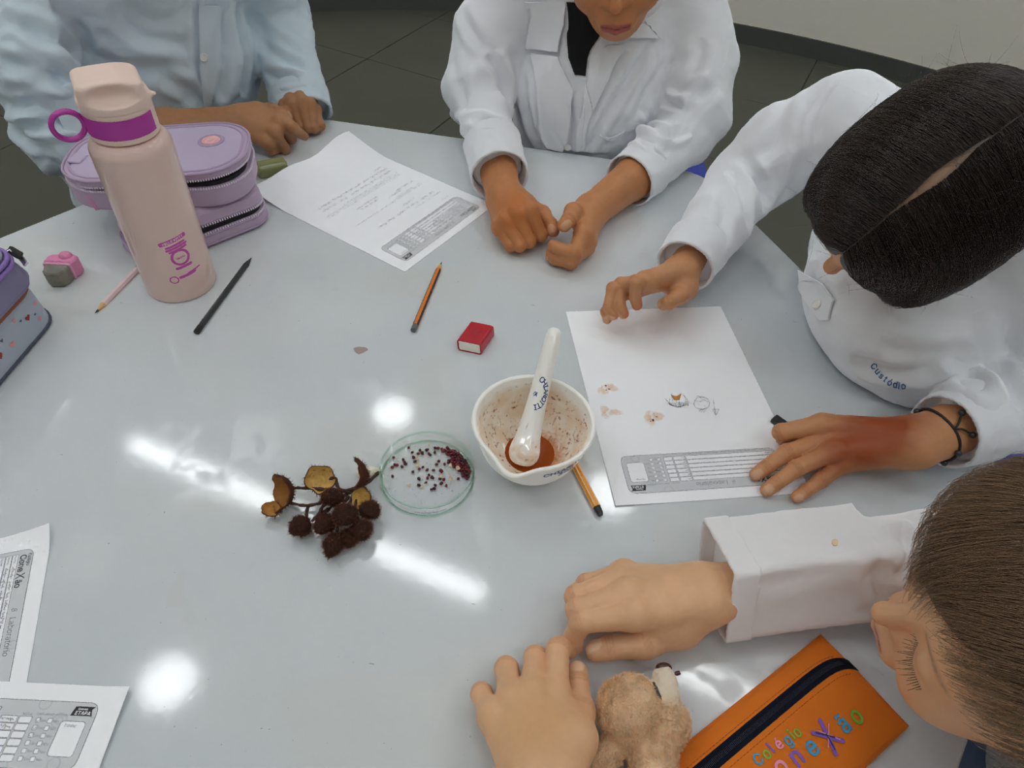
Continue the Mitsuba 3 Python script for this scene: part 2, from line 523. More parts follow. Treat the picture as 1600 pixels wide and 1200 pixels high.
# ================================================================ worksheets
def mk_sheet(TL, ax, ay, curl):
    """Returns fn (mm x, mm y, lift) -> points on the sheet; reading direction ax, down the page ay."""
    TL, ax, ay = np.asarray(TL, float)[:2], nrm(np.asarray(ax, float)[:2]), nrm(np.asarray(ay, float)[:2])
    ay = nrm(ay - ax * (ay @ ax))
    sgn = ax[0] * ay[1] - ax[1] * ay[0]

    def at(x, y, lift=0.0):
        x, y = np.asarray(x, float), np.asarray(y, float)
        z = .0009 + curl(x, y) + .0006 * vnoise(np.stack([x / 60, y / 60, x * 0], -1), 1.0, 2)
        p = TL + (x[..., None] * ax + y[..., None] * ay) / 1000
        return np.concatenate([p, (np.maximum(z, .0004) + lift)[..., None]], -1)
    return at, sgn


def on_sheet(m, at, sgn, lift):
    """A flat shape drawn with y up (mm, page origin at the top left) onto the sheet."""
    v = at(m.vertices[:, 0], -m.vertices[:, 1], lift)
    f = m.faces if sgn < 0 else m.faces[:, ::-1]
    return trimesh.Trimesh(v, f, process=False)


def txt(s, x, y, h, bold=False, slant=0.0):
    m = flat_text(s, h, bold); v = m.vertices.copy()
    v[:, 0] += v[:, 1] * slant
    return trimesh.Trimesh(v + [x, -y, 0], m.faces, process=False)


def frame_line(poly, w=.35): return poly.exterior.buffer(w / 2, quad_segs=1)


def rr(x0, y0, x1, y1, r): return sbox(x0 + r, -y1 + r, x1 - r, -y0 - r).buffer(r, quad_segs=4)


def scribble(x, y, length, h, r_, gap=.16):
    """Illegible handwriting: a wavy pen line broken into words."""
    out, cur, xx = [], [], 0.0
    while xx < length:
        n = r_.integers(8, 22)
        w = n * h * .22
        tt = np.linspace(0, n, n * 4)
        yy = .5 * h * np.sin(tt * 1.9 + r_.random() * 6) * (.55 + .45 * np.sin(tt * .7 + r_.random() * 6)) + h * .3 * (np.sin(tt * .31 + r_.random() * 6) > .86)
        px = xx + tt / n * w + .12 * h * np.cos(tt * 1.9)
        keep = px < length
        if keep.sum() > 3: out.append(np.c_[x + px[keep], -y + yy[keep]])
        xx += w + h * (.5 + r_.random() * .8)
    return out


def worksheet(label, TL, ax, ay, curl, W=210.0, H=297.0, names=None, extra=None, group=None, nx=30, ny=42):
    at, sgn = mk_sheet(TL, ax, ay, curl)
    key = thing('worksheet', label, 'sheet of paper')
    X, Y = np.meshgrid(np.linspace(0, W, nx), np.linspace(0, H, ny), indexing='ij')
    top = at(X, Y).reshape(-1, 3); bot = top - [0, 0, .00025]
    i, j = np.meshgrid(np.arange(nx - 1), np.arange(ny - 1), indexing='ij')
    q = np.stack([i * ny + j, (i + 1) * ny + j, (i + 1) * ny + j + 1, i * ny + j + 1], -1).reshape(-1, 4)
    if sgn < 0: q = q[:, ::-1]
    nt = nx * ny
    b = np.concatenate([np.arange(nx) * ny, (nx - 1) * ny + np.arange(1, ny), (np.arange(nx - 1)[::-1]) * ny + ny - 1, np.arange(1, ny - 1)[::-1]])
    b2 = np.roll(b, -1)
    side = np.stack([b, b2, b2 + nt, b + nt], -1)
    if sgn > 0: side = side[:, ::-1]
    Q = np.vstack([q, q[:, ::-1] + nt, side])
    add('paper', (np.vstack([top, bot]), Q), 'm_white_paper', key, smooth=25)
    bg = rr(18, 13, 192, 61, 7)
    rows = [(25 + 5.4 * k, 29.8 + 5.4 * k) for k in range(6)]
    cells = [rr(22, a, 120, b_, .6) for a, b_ in rows] + [rr(121.3, a, 134, b_, .8) for a, b_ in rows] + [rr(135.3, a, 145, b_, .8) for a, b_ in rows]
    checks = [rr(x, a + .7, x + 3.4, a + 4.1, .7) for a, b_ in rows for x in (148.5, 157.5)]
    turma = rr(168, 27, 187, 52, 2.5)
    white = shapely.union_all(cells + checks + [turma])
    add('header_panel', on_sheet(flat(bg.difference(white), maxedge=12), at, sgn, .00012), 'm_print_bg', key)
    circ = shapely.union_all([Point(x, -y).buffer(r, quad_segs=8).difference(Point(x, -y).buffer(r - w, quad_segs=8)) for x, y, r, w in
                              ((166, 27, 6, 1.4), (166, 27, 3, 1), (150, 15, 5, 1), (110, 16, 4, 1), (60, 58, 5, 1.2), (176, 57, 5, 1.2), (140, 60, 4, 1), (30, 18, 4, 1), (190, 20, 4, .8))])
    add('header_pattern', on_sheet(flat(circ.intersection(bg).difference(white), maxedge=12), at, sgn, .00016), 'm_print_pattern', key, kind='stuff')
    line = shapely.union_all([frame_line(g, .4) for g in cells + checks + [turma]] + [frame_line(bg, .45)])
    parts = [flat(line, maxedge=12)]
    for k, (a, b_) in enumerate(rows):
        parts += [txt('Nome:', 23, a + 3.2, 1.9), txt('Nº:', 122, a + 3.2, 1.9)]
        for x, s in ((152.4, 'Sim'), (161.4, 'Não')): parts.append(txt(s, x, a + 3.5, 1.8, slant=.2))
    parts += [txt('NOTA', 136.5, 24.2, 1.9), txt('Está usando o jaleco?', 147, 23.6, 1.75, slant=.2), txt('Turma:', 171, 31.2, 2.2, slant=.15)]
    parts += [txt('Laboratório', 84, 22.0, 4.7, slant=.12), txt('8', 75.5, 21.8, 4.4, slant=.2)]
    parts += [flat(strokes([[(26 + k * 1.3, -59.4 + .3 * (k % 2)), (26.9 + k * 1.3, -59.7 + .5 * (k % 3))] for k in range(74) if k % 7], .55))]
    add('printed_text', on_sheet(cat(*parts), at, sgn, .0002), 'm_ink_grey', key, kind='stuff')
    logo = Polygon([(174.5, -16), (189.5, -16), (187.6, -18.4), (189, -23), (172.5, -23)])
    w1 = flat_text('Cone', 5.2, True).vertices[:, 0].max()
    w2 = flat_text('X', 7.2).vertices[:, 0].max()
    lg = [flat(logo), txt('Cone', 23, 23.4, 5.2, True), txt('X', 23 + w1 + .3, 24.0, 7.2, False, .1), txt('ão', 23 + w1 + w2 + 1.0, 23.4, 5.2, True), txt('Colégio', 22.6, 17.0, 2.6, True)]
    add('printed_logo', on_sheet(cat(*lg), at, sgn, .00022), 'm_ink', key, kind='stuff')
    add('logo_lettering', on_sheet(cat(txt('Sistema', 176.5, 18.6, 1.5, True, .15), txt('ETAPA', 175.2, 22.2, 2.7, True, .15)), at, sgn, .00028), 'm_white_paper', key, kind='stuff')
    if names:
        r_ = np.random.default_rng(names)
        ls = []
        for k, L in ((0, 80), (1, 66), (2, 74), (3, 60)) if names != 99 else ((0, 60), (1, 50)):
            ls += scribble(34, rows[k][0] + 2.8, L, 2.6, r_)
            ls += scribble(126, rows[k][0] + 2.8, 6, 2.4, r_)
        add('handwriting', on_sheet(flat(strokes(ls, .5)), at, sgn, .0003), 'm_ink_grey' if names != 99 else 'm_pencil_grey', key, kind='stuff')
    return key, at, sgn


# sheet in front of the dark-haired person
O, th_ = np.array([.11425955, .3955091]), .1771723
a_ = np.array([math.cos(th_), math.sin(th_)]); b_ = np.array([-a_[1], a_[0]])


def curl_g(x, y): return .0
SG, at_g, sg_g = worksheet('white worksheet with brown blots and a small doodle, under the stained hand', O + .21 * a_, -a_, b_,
                           lambda x, y: .0012 * np.clip((x - 150) / 60, 0, 1) * np.clip((60 - y) / 60, 0, 1))


def g_mm(px, py):
    """Page millimetres of a pixel on that sheet."""
    p = un(px, py)[:2] - (O + .21 * a_)
    return np.array([p @ -a_, p @ b_]) * 1000


# blots: two lobes each, with a darker centre
def blot(px, py, lobes, seed, dots):
    c = g_mm(px, py); c[1] = -c[1]
    r_ = np.random.default_rng(seed)
    rad, nth = np.linspace(0, 1, 16), 72
    out_v, out_f, out_c = [], [], []
    for (dx, dy, rx, ry) in lobes:
        tt = np.arange(nth) / nth * 2 * math.pi
        wob = 1 + .16 * np.sin(2 * tt + r_.random() * 6) + .10 * np.sin(3 * tt + r_.random() * 6) + .05 * np.sin(7 * tt + r_.random() * 6)
        X = np.cos(tt)[None] * wob * rad[:, None] * rx + dx; Y = np.sin(tt)[None] * wob * rad[:, None] * ry + dy
        v = np.stack([X, Y, X * 0], -1).reshape(-1, 3)
        n1 = vnoise(v / 3.0, 1, 3, seed)
        rr_ = np.repeat(rad, nth)
        dens = np.clip(np.interp(rr_, [0, .35, .6, .8, 1], [.62, .48, .42, .30, 0]) + .30 * n1 * (rr_ < .92), 0, .85) * (rr_ < .995)
        col = (1 - dens[:, None]) * np.array(srgb(244, 246, 250)) + dens[:, None] * np.array([.62, .33, .095])
        i, j = np.meshgrid(np.arange(15), np.arange(nth), indexing='ij'); j2 = (j + 1) % nth
        q = np.stack([i * nth + j, i * nth + j2, (i + 1) * nth + j2, (i + 1) * nth + j], -1).reshape(-1, 4)[:, ::-1]
        b0 = sum(len(a) for a in out_v)
        out_v.append(v + [c[0], c[1], 0]); out_f.append(np.vstack([q[:, :3], q[:, [0, 2, 3]]]) + b0); out_c.append(col)
    m = trimesh.Trimesh(np.vstack(out_v), np.vstack(out_f), process=False)
    mm = on_sheet(m, at_g, sg_g, .0001)
    lift = np.concatenate([np.full(len(v), .00003 * k) for k, v in enumerate(out_v)]); mm.vertices[:, 2] += lift
    add('blot', mm, 'm_paint', SG, color=np.vstack(out_c), smooth=True, label='brown watery blot dried on the paper')
    ds = [Point(c[0] + dx, c[1] + dy).buffer(r, quad_segs=4) for dx, dy, r in dots]
    if ds: add('blot_speck', on_sheet(flat(shapely.union_all(ds)), at_g, sg_g, .0003), 'm_blot_dark', SG, kind='stuff')


mat('blot_dark', base_color=(.11, .02, .006), roughness=.5)
# page x runs to the picture's left, page y towards the camera; drawn with y up, so picture right is -x and picture up is -y
blot(950, 607, [(5.6, 2.5, 7.5, 9), (-3.5, -.5, 9.5, 6.5)], 3, [(2.2, -3.6, 1.2), (3, 3, .9), (-.5, 1.6, 1), (-1.6, 1.9, .7)])
blot(953, 644, [(5, 0, 8.5, 9), (-5, 1.5, 8.5, 6)], 5, [])
blot(1020, 652, [(4.5, 2, 7.5, 11), (-5.5, -.5, 9.5, 6.5)], 9, [(1.2, 4.6, 1.3), (1.4, 6, 1.1), (4.6, 6.5, .7), (-4, .5, .8), (-6, -4, .4), (-2, -4, .4)])
# doodle: two little round figures and an arrow
dl = []


def dcirc(px, py, rx, ry, n=26, a0=0, a1=6.5, wob=.06):
    t_ = np.linspace(a0, a1, n)
    return [(px + rx * math.cos(t) * (1 + wob * math.sin(3 * t)), py + ry * math.sin(t) * (1 + wob * math.cos(2 * t))) for t in t_]


pxl = [dcirc(1096, 631, 12, 10), [(1084, 633), (1070, 628)], dcirc(1058, 628, 13, 9, a0=-.4, a1=3.6), [(1039, 624), (1047, 633), (1058, 638), (1071, 634), (1076, 630)],
       [(1050, 628), (1049, 616)], [(1066, 617), (1075, 628)], [(1056, 627), (1057, 630)], [(1060, 634), (1061, 629), (1063, 634)],
       [(1089, 620), (1092, 620), (1095, 624)], [(1093, 619), (1097, 620), (1098, 624)], [(1086, 627), (1094, 629), (1098, 626), (1109, 630)],
       [(1091, 633), (1092, 634)], [(1100, 635), (1101, 636)], [(1095, 641), (1092, 644)], [(1098, 642), (1095, 645)], [(1102, 641), (1099, 646)], [(1094, 641), (1103, 640)],
       [(1114, 627), (1118, 650)], [(1118, 650), (1113, 641), (1123, 641), (1118, 650)], [(1048, 618), (1056, 621), (1064, 616), (1061, 626), (1053, 626), (1048, 618)]]
for k in range(16):
    x = 1042 + k * 2.1
    pxl.append([(x, 629 + abs(k - 8) * .25), (x + 2 + (k % 3), 638 - abs(k - 8) * .5)])
for l in pxl:
    q = np.array([g_mm(*p) for p in l]); q[:, 1] *= -1; dl.append(q)
add('doodle', on_sheet(flat(strokes(dl, .38)), at_g, sg_g, .0003), 'm_ink', SG)
q = np.array([g_mm(*p) for p in ((1048, 618), (1056, 621), (1064, 616), (1061, 626), (1053, 626))]); q[:, 1] *= -1
add('doodle_fill', on_sheet(flat(Polygon(q)), at_g, sg_g, .00025), 'm_doodle_orange', SG)

# sheet between the two far people: far corner crumpled up
O2, t2 = np.array([-.15666245, .74293904]), 1.0321143
a2, b2 = np.array([math.cos(t2), math.sin(t2)]), np.array([-math.sin(t2), math.cos(t2)])


def curl_b(x, y):
    far = np.clip((y - 225) / 72, 0, 1)
    k = np.clip((y - 200 + (210 - x) * .12) / 97, 0, 1)
    return .016 * np.clip((y - 215 - x * .35) / 80, 0, 1) ** 1.3 + .010 * far**2 * np.exp(-((x - 195) / 50) ** 2) + .0035 * far * (1 + np.sin(x / 17))


SB, at_b, sg_b = worksheet('white worksheet filled in by pencil, far end curling up, beside the lilac pencil case', O2 + .21 * a2, -a2, b2, curl_b, names=5)
r_ = np.random.default_rng(12)
pr_lines, hw = [], []
for y0, L in ((71, 20), (88, 60), (124, 150), (128, 60), (168, 160), (172, 162), (176, 120)):
    n = int(L / 1.15)
    pr_lines += [[(24 + k * 1.15, -y0 + .5 * r_.random()), (24 + k * 1.15 + .75, -y0 + .5 + r_.random() * .8)] for k in range(n) if r_.random() > .13]
add('printed_lines', on_sheet(flat(strokes(pr_lines, .40)), at_b, sg_b, .0002), 'm_ink_grey', SB, kind='stuff')
for y0, L, x0, hh in ((96, 125, 30, 4.2), (106, 28, 64, 3.6), (136, 26, 60, 3.2), (140, 42, 26, 3.4), (146, 36, 100, 3.2), (152, 44, 96, 3.2), (186, 150, 26, 4.4), (196, 150, 24, 4.6), (205, 16, 26, 4.0)):
    hw += scribble(x0, y0, L, hh, r_)
add('handwriting', on_sheet(flat(strokes(hw, .42)), at_b, sg_b, .0002), 'm_pencil_grey', SB, kind='stuff')

# two sheets at the near left
TLc = un(84, 826)[:2]; TRd = un(43, 1063)[:2] - TLc
worksheet('white worksheet at the left edge, lying partly under another sheet', TLc, TRd, np.array([-TRd[1], TRd[0]]) * -1, lambda x, y: .009 * np.clip((28 - x - y * .6) / 28, 0, 1) ** 1.5, names=99)
TRc = un(206, 1076)[:2]; d4 = TRc - un(0, 1066)[:2]
k4, at_4, sg_4 = worksheet('white worksheet in the near left corner, overlapping the other sheet', TRc - nrm(d4) * .21, d4, un(165, 1200)[:2] - TRc,
                           lambda x, y: .0016 + .003 * np.clip((x - 190 - y * .3) / 20, 0, 1), names=99)
ticks = [[(149 + dx, -(25 + 5.4 * k) - 2.6), (150.2 + dx, -(25 + 5.4 * k) - 3.6), (152.2 + dx, -(25 + 5.4 * k) - .8)] for k in range(3) for dx in (0,)]
add('tick', on_sheet(flat(strokes(ticks, .35)), at_4, sg_4, .0003), 'm_pencil_grey', k4, kind='stuff')

# ================================================================ drinking bottle
scene['m_bottle_pink'] = {'type': 'twosided', 'bsdf': {'type': 'roughplastic', 'diffuse_reflectance': {'type': 'rgb', 'value': list(srgb(220, 192, 184))}, 'alpha': .016, 'int_ior': 1.5, 'distribution': 'ggx'}}
mat('lid_pink', base_color=srgb(222, 197, 186), roughness=.45)
mat('magenta', base_color=srgb(168, 52, 150), roughness=.4)
mat('print_magenta', base_color=srgb(190, 70, 160), roughness=.4)
mat('print_white', base_color=(.8, .76, .75), roughness=.5)
BC = np.array([-.4365, .6845, 0]); BR = .0425
BTL = thing('water_bottle', 'tall pink drinking bottle with a magenta band and ring, before the lilac pencil case', 'bottle')
prof = [(0, 0), (BR - .004, 0), (BR - .001, .0012), (BR, .004)] + [(BR, z) for z in np.linspace(.01, .176, 24)]
prof += [(BR, .184)] + [(BR - .0125 * (1 - math.cos(t)), .190 + .0155 * math.sin(t)) for t in np.linspace(.05, math.pi / 2, 18)] + [(.0295, .2062), (.0295, .211), (0, .211)]
add('body', place(lathe(prof, 72), None, BC), 'm_bottle_pink', BTL, smooth=40)
add('collar', place(lathe([(.028, .207), (.0335, .207), (.0345, .2085), (.0345, .2375), (.0335, .239), (.028, .239)], 64, True), None, BC), 'm_lid_pink', BTL, smooth=40)
# the magenta band goes most of the way round
tcam = math.atan2(-BC[1], -BC[0])
bt = np.linspace(tcam - 1.55, tcam + .98, 60)
bpts = np.array([[.0352 * math.cos(t), .0352 * math.sin(t), 0] for t in bt])
band = []
bm = trimesh.Trimesh(np.vstack([np.vstack([p * s + [0, 0, z] for p in bpts]) for s, z in ((1, .2135), (1.012, .2145), (1.012, .2335), (1, .2345))]), np.zeros((0, 3), int), process=False)
k = np.arange(59)
bf = np.vstack([np.vstack([np.stack([a * 60 + k, a * 60 + k + 1, (a + 1) * 60 + k + 1], 1), np.stack([a * 60 + k, (a + 1) * 60 + k + 1, (a + 1) * 60 + k], 1)]) for a in range(3)])
add('band', trimesh.Trimesh(bm.vertices + BC, bf, process=False), 'm_magenta', BTL, smooth=40)
# ring on the left
rd = rotz(tcam - 1.5) @ np.array([1.0, 0, 0]); rc = BC + rd * .0505 + [0, 0, .2245]
ringp = [rc + .0148 * (math.cos(t) * rd + math.sin(t) * np.array([0, 0, 1.0])) for t in np.linspace(0, 2 * math.pi, 48, endpoint=False)]
add('carry_ring', tube(ringp, .0036, 12, True, flat=(.75, 1.25), up=np.cross(rd, [0, 0, 1.0])), 'm_magenta', BTL, smooth=True)
add('ring_mount', extrude(rrect(.012, .012, .003, 4), .014, .001), 'm_magenta', BTL) if 0 else None
# lid with a scooped front and a flip spout on the right
fdir = np.array([math.cos(tcam), math.sin(tcam), 0]); sdir = np.array([-math.sin(tcam), math.cos(tcam), 0])   # towards the camera; to the picture's right
LR = np.stack([sdir, -fdir, [0, 0, 1.0]], 1)


def lid_fn(p):
    q = (p - (BC + [0, 0, .239]).astype(np.float32)) @ LR.astype(np.float32)
    cyl = np.maximum(np.sqrt(q[:, 0]**2 + q[:, 1]**2) - .0345, np.abs(q[:, 2] - .004) - .004)
    body = rbox(q, [-.001, .002, .015], [.0315, .0285, .0170], .010)
    slope = q[:, 2] - (.0308 - .28 * np.maximum(q[:, 0] - .010, 0) - .08 * np.maximum(-q[:, 0] - .012, 0))
    body = smax(body, slope, .004)
    d = smin(cyl, body, .008)
    scoop = ell(q, [-.004, -.034, .019], [.026, .0145, .0105])
    d = smax(d, -scoop, .003)
    spout = cone(q, [.026, -.006, .004], [.0365, -.008, .0065], .0080, .0040, ([0, 0, 1.0], .5))
    return smin(d, spout, .004)


add('lid', nets(lid_fn, BC + [-.045, -.045, .235], BC + [.045, .045, .277], .0011), 'm_lid_pink', BTL, smooth=True)


def on_bottle(m, az, z, r=BR + .00025, turn=0.0):
    """Flat print (metres) wrapped round the bottle; az = metres to the right of the side facing the camera."""
    v = m.vertices @ rotz(turn).T
    t = tcam + (v[:, 0] + az) / BR
    return trimesh.Trimesh(np.stack([r * np.cos(t), r * np.sin(t), v[:, 1] + z], 1) + BC, m.faces, process=False)


PM = 1.28
ribbon = rrect(.026, .0042, .001, 2)
lines_ = shapely.union_all([affinity.translate(rrect(w, .0022, .0006, 2), 0, -.0052 - .0027 * k) for k, w in enumerate((.019, .021, .018))])
seal = Point(0, 0).buffer(.0088, quad_segs=12).difference(Point(0, 0).buffer(.0064, quad_segs=12))
tagm = Point(-.012, 0).buffer(.0042).difference(Point(-.012, 0).buffer(.0031)).union(affinity.translate(rrect(.017, .0030, .0012, 3), .0015, .0006)).union(affinity.translate(rrect(.014, .0015, .0007, 3), .009, .0022))


def big(g): return flat(affinity.scale(g, PM, PM, origin=(0, 0)), 0, .004)


for g_, az_, z_, tn_ in ((ribbon.union(lines_), .006, .0905, .18), (seal, .0082, .0660, .1), (rrect(.016, .0028, .0012, 3), .0088, .0525, .1), (tagm, .0080, .0385, .12)):
    add('printed_mark', on_bottle(big(g_), az_, z_, turn=tn_), 'm_print_magenta', BTL, kind='stuff')
tm = flat_text('HELLO KITTY', .0028, True); tm.vertices[:, 0] -= tm.vertices[:, 0].max() / 2; tm.vertices[:, 1] -= .0014
tm2 = flat_text('Sanrio', .0026, True); tm2.vertices[:, 0] -= tm2.vertices[:, 0].max() / 2; tm2.vertices[:, 1] -= .0013
add('printed_lettering', on_bottle(tm, .006, .0905, BR + .0005, .18), 'm_print_white', BTL, kind='stuff')
add('seal_lettering', on_bottle(tm2, .0082, .0660, BR + .0005, .1), 'm_print_magenta', BTL, kind='stuff')

# ================================================================ lilac two-storey pencil case
def fabric_bump(s):
    def fn(p, n, uv):
        return mikit.noise(p.x * s, p.y * s, p.z * s) + .5 * mikit.noise(p.x * s * .3, p.y * s * .3, p.z * s * .3)
    return fn


def cloth_mat(name, col, rough=.85, s=1500.0, scale=.0002, sheen=.3):
    scene['m_' + name] = {'type': 'twosided', 'bsdf': {'type': 'bumpmap', 'arbitrary': mikit.proc(fabric_bump(s), 3e-4), 'scale': scale, 'bsdf': {
        'type': 'principled', 'base_color': {'type': 'rgb', 'value': list(col)}, 'roughness': rough, 'specular': .25, 'sheen': sheen}}}


cloth_mat('lilac', srgb(178, 158, 182))
cloth_mat('lilac_top', srgb(184, 170, 196))
mat('lilac_piping', base_color=srgb(168, 148, 176), roughness=.7)
mat('zip_teeth', base_color=srgb(228, 218, 234), roughness=.35)
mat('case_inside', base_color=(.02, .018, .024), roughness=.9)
mat('pull_pink', base_color=srgb(196, 140, 178), roughness=.4)
mat('chrome', type='roughconductor', material='Cr', alpha=.18)
mat('patch_coral', base_color=srgb(232, 172, 176), roughness=.5)
mat('patch_pale', base_color=srgb(238, 200, 200), roughness=.5)


def slab(poly, levels, r0=None):
    """Stack of insets of one outline: levels = (z, inset)."""
    ring = np.array(shapely.geometry.polygon.orient(poly).exterior.coords)[:-1]
    L = LineString(np.vstack([ring, ring[:1]])); n = 96
    ring = np.array([L.interpolate(t, normalized=True).coords[0] for t in np.arange(n) / n])
    c = ring.mean(0); V = []
    for z, d in levels:
        V.append(np.c_[inset(ring, d), np.full(n, z)])
    V = np.vstack(V + [[[c[0], c[1], levels[0][0]]], [[c[0], c[1], levels[-1][0]]]])
    m = len(levels); k = np.arange(n); k2 = (k + 1) % n; F = []
    for a in range(m - 1):
        F += [np.stack([a * n + k, a * n + k2, a * n + n + k2], 1), np.stack([a * n + k, a * n + n + k2, a * n + n + k], 1)]
    F += [np.stack([k2, k, k * 0 + m * n], 1), np.stack([(m - 1) * n + k, (m - 1) * n + k2, k * 0 + m * n + 1], 1)]
    return trimesh.Trimesh(V, np.vstack(F), process=False), ring


def ring_path(ring, d, z):
    r = inset(ring, d); return np.c_[r, np.full(len(r), z)]


def teeth_along(path, up, out, n, size=(.0016, .0014, .0022), gap=.0):
    """Zipper teeth: little blocks along a path (m,3)."""
    L = np.r_[0, np.cumsum(np.linalg.norm(np.diff(path, axis=0), axis=1))]
    s = np.linspace(0, L[-1], n)
    P = np.stack([np.interp(s, L, path[:, k]) for k in range(3)], 1); t = nrm(np.gradient(P, axis=0))
    ms = []
    bx = trimesh.creation.box(size)
    for i in range(n):
        B = np.stack([t[i], np.cross(up[i] if np.ndim(up) > 1 else up, t[i]), up[i] if np.ndim(up) > 1 else np.asarray(up, float)], 1)
        ms.append(place(bx, B, P[i]))
    return cat(*ms)


LC = thing('pencil_case', 'lilac fabric pencil case with two zipped storeys, half hidden behind the pink bottle', 'pencil case')
lo_R, lo_c = rotz(math.radians(46.7)), np.array([-.4565, .7985, 0])
lowp = rrect(.188, .094, .034, 8)
m, ring = slab(lowp, [(.0, .006), (.002, .001), (.006, -.001), (.016, -.001), (.0215, .0008)])
add('lower_storey', place(m, lo_R, lo_c), 'm_lilac', LC, smooth=35)
m, ring = slab(lowp, [(.0285, .0020), (.031, .0008), (.043, .003), (.050, .012), (.052, .024)])
# the upper half gapes open at the zipped front-right
tilt = trimesh.transformations.rotation_matrix(math.radians(-4.2), [1, -.25, 0], [0, .04, .03])
up_half = m.copy(); up_half.apply_transform(tilt)
add('lower_storey_lid', place(up_half, lo_R, lo_c), 'm_lilac', LC, smooth=35)
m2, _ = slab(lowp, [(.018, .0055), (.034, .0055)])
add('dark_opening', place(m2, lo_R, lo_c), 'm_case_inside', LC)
pa = ring_path(ring, -.0002, .0224); pb = trimesh.transform_points(ring_path(ring, .0008, .0278), tilt)
i0 = np.argsort(np.arctan2(pa[:, 1], pa[:, 0]))
pa, pb = pa[i0], pb[i0]
sel = (np.arctan2(pa[:, 1], pa[:, 0]) > -2.7) & (np.arctan2(pa[:, 1], pa[:, 0]) < .9)
add('zip_teeth', cat(place(teeth_along(pa[sel], [0, 0, 1.0], None, 84, (.0017, .0018, .0026)), lo_R, lo_c), place(teeth_along(pb[sel], [0, 0, 1.0], None, 84, (.0017, .0018, .0026)), lo_R, lo_c)), 'm_zip_teeth', LC, kind='stuff')
for z, d in ((.0195, -.0008), (.006, -.0012)):
    add('seam', place(tube(ring_path(ring, d, z), .0012, 6, True), lo_R, lo_c), 'm_lilac_piping', LC, smooth=True)
e = lo_R @ np.array([.0945, .018, .026]) + lo_c
add('zip_pull', cat(place(trimesh.creation.box((.006, .008, .005)), lo_R, e), tube([e + [0, 0, -.001], e + lo_R @ np.array([.006, .001, -.010]), e + lo_R @ np.array([.006, .001, -.024])], .0026, 8, flat=(1, .45))), 'm_pull_pink', LC, smooth=30)
up_R, up_c = rotz(math.radians(12)), np.array([-.495, .832, .0535])
upp = rrect(.234, .142, .058, 10)
m, ring = slab(upp, [(0, .008), (.002, .002), (.006, 0), (.026, 0), (.029, .001)])
add('upper_storey', place(m, up_R, up_c), 'm_lilac', LC, smooth=35)
m, ring = slab(upp, [(.0315, .002), (.034, .0005), (.0395, .0005), (.0415, .003)])
tl = trimesh.transformations.rotation_matrix(math.radians(-3.2), [.25, 1.0, 0], [-.09, 0, .030])
lid = m.copy(); lid.apply_transform(tl)
add('lid', place(lid, up_R, up_c), 'm_lilac', LC, smooth=35)
mt, _ = slab(upp, [(.041, .010), (.0425, .012), (.0434, .022), (.044, .045)]); mt.apply_transform(tl)
add('lid_panel', place(mt, up_R, up_c), 'm_lilac_top', LC, smooth=35)
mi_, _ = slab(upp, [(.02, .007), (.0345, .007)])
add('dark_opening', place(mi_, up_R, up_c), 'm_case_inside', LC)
for d, r in ((.0005, .0018), (.0085, .0017)):
    add('piping', place(tube(trimesh.transform_points(ring_path(ring, d, .0412), tl), r, 8, True), up_R, up_c), 'm_lilac_piping', LC, smooth=True)
pa = ring_path(ring, .0, .0295); pb = trimesh.transform_points(ring_path(ring, .0008, .0322), tl)
add('zip_teeth', cat(place(teeth_along(np.vstack([pa, pa[:1]]), [0, 0, 1.0], None, 200, (.0016, .0020, .0026)), up_R, up_c), place(teeth_along(np.vstack([pb, pb[:1]]), [0, 0, 1.0], None, 200, (.0016, .0020, .0026)), up_R, up_c)), 'm_zip_teeth', LC, kind='stuff')
pc = up_c + up_R @ trimesh.transform_points([[.067, .012, .0436]], tl)[0]
pn = up_R @ tl[:3, :3] @ np.array([0, 0, 1.0])
PB = basis(pn, up_R @ np.array([1, 0, 0]))
add('round_patch', place(lathe([(0, 0), (.0165, 0), (.0175, .0008), (.0165, .0016), (.0128, .0017), (.0124, .0010), (0, .0010)], 40), PB, pc), 'm_lilac_piping', LC, smooth=30)
add('patch_face', place(lathe([(.0122, .0012), (.0118, .0019), (0, .0020)], 40), PB, pc), 'm_patch_coral', LC, smooth=30)
pt = flat(shapely.union_all([Polygon([(-.006, -.006), (.002, -.008), (.008, .004), (.003, .009), (-.004, .004)]).exterior.buffer(.0009), LineString([(-.007, -.002), (.006, .006)]).buffer(.001)]))
add('patch_mark', place(pt, PB, pc + pn * .0022), 'm_patch_pale', LC)
tb = up_c + up_R @ trimesh.transform_points([[-.098, -.012, .043]], tl)[0]
add('tab', place(extrude(rrect(.018, .022, .002, 3), .003, .001), up_R @ rotz(-.25), tb), 'm_lilac_top', LC, smooth=30)
e = up_c + up_R @ np.array([-.078, -.060, .028])
add('zip_slider', cat(place(trimesh.creation.box((.012, .005, .006)), up_R @ rotz(-.5), e), tube([e + [-.004, -.004, 0], e + [-.002, -.006, -.006], e + [.002, -.004, -.004]], .0012, 6)), 'm_chrome', LC)
add('zip_pull', tube([e + [-.002, -.006, -.004], e + [.001, -.008, -.018], e + [.003, -.007, -.026]], .0034, 8, flat=(1, .4)), 'm_pull_pink', LC, smooth=30)

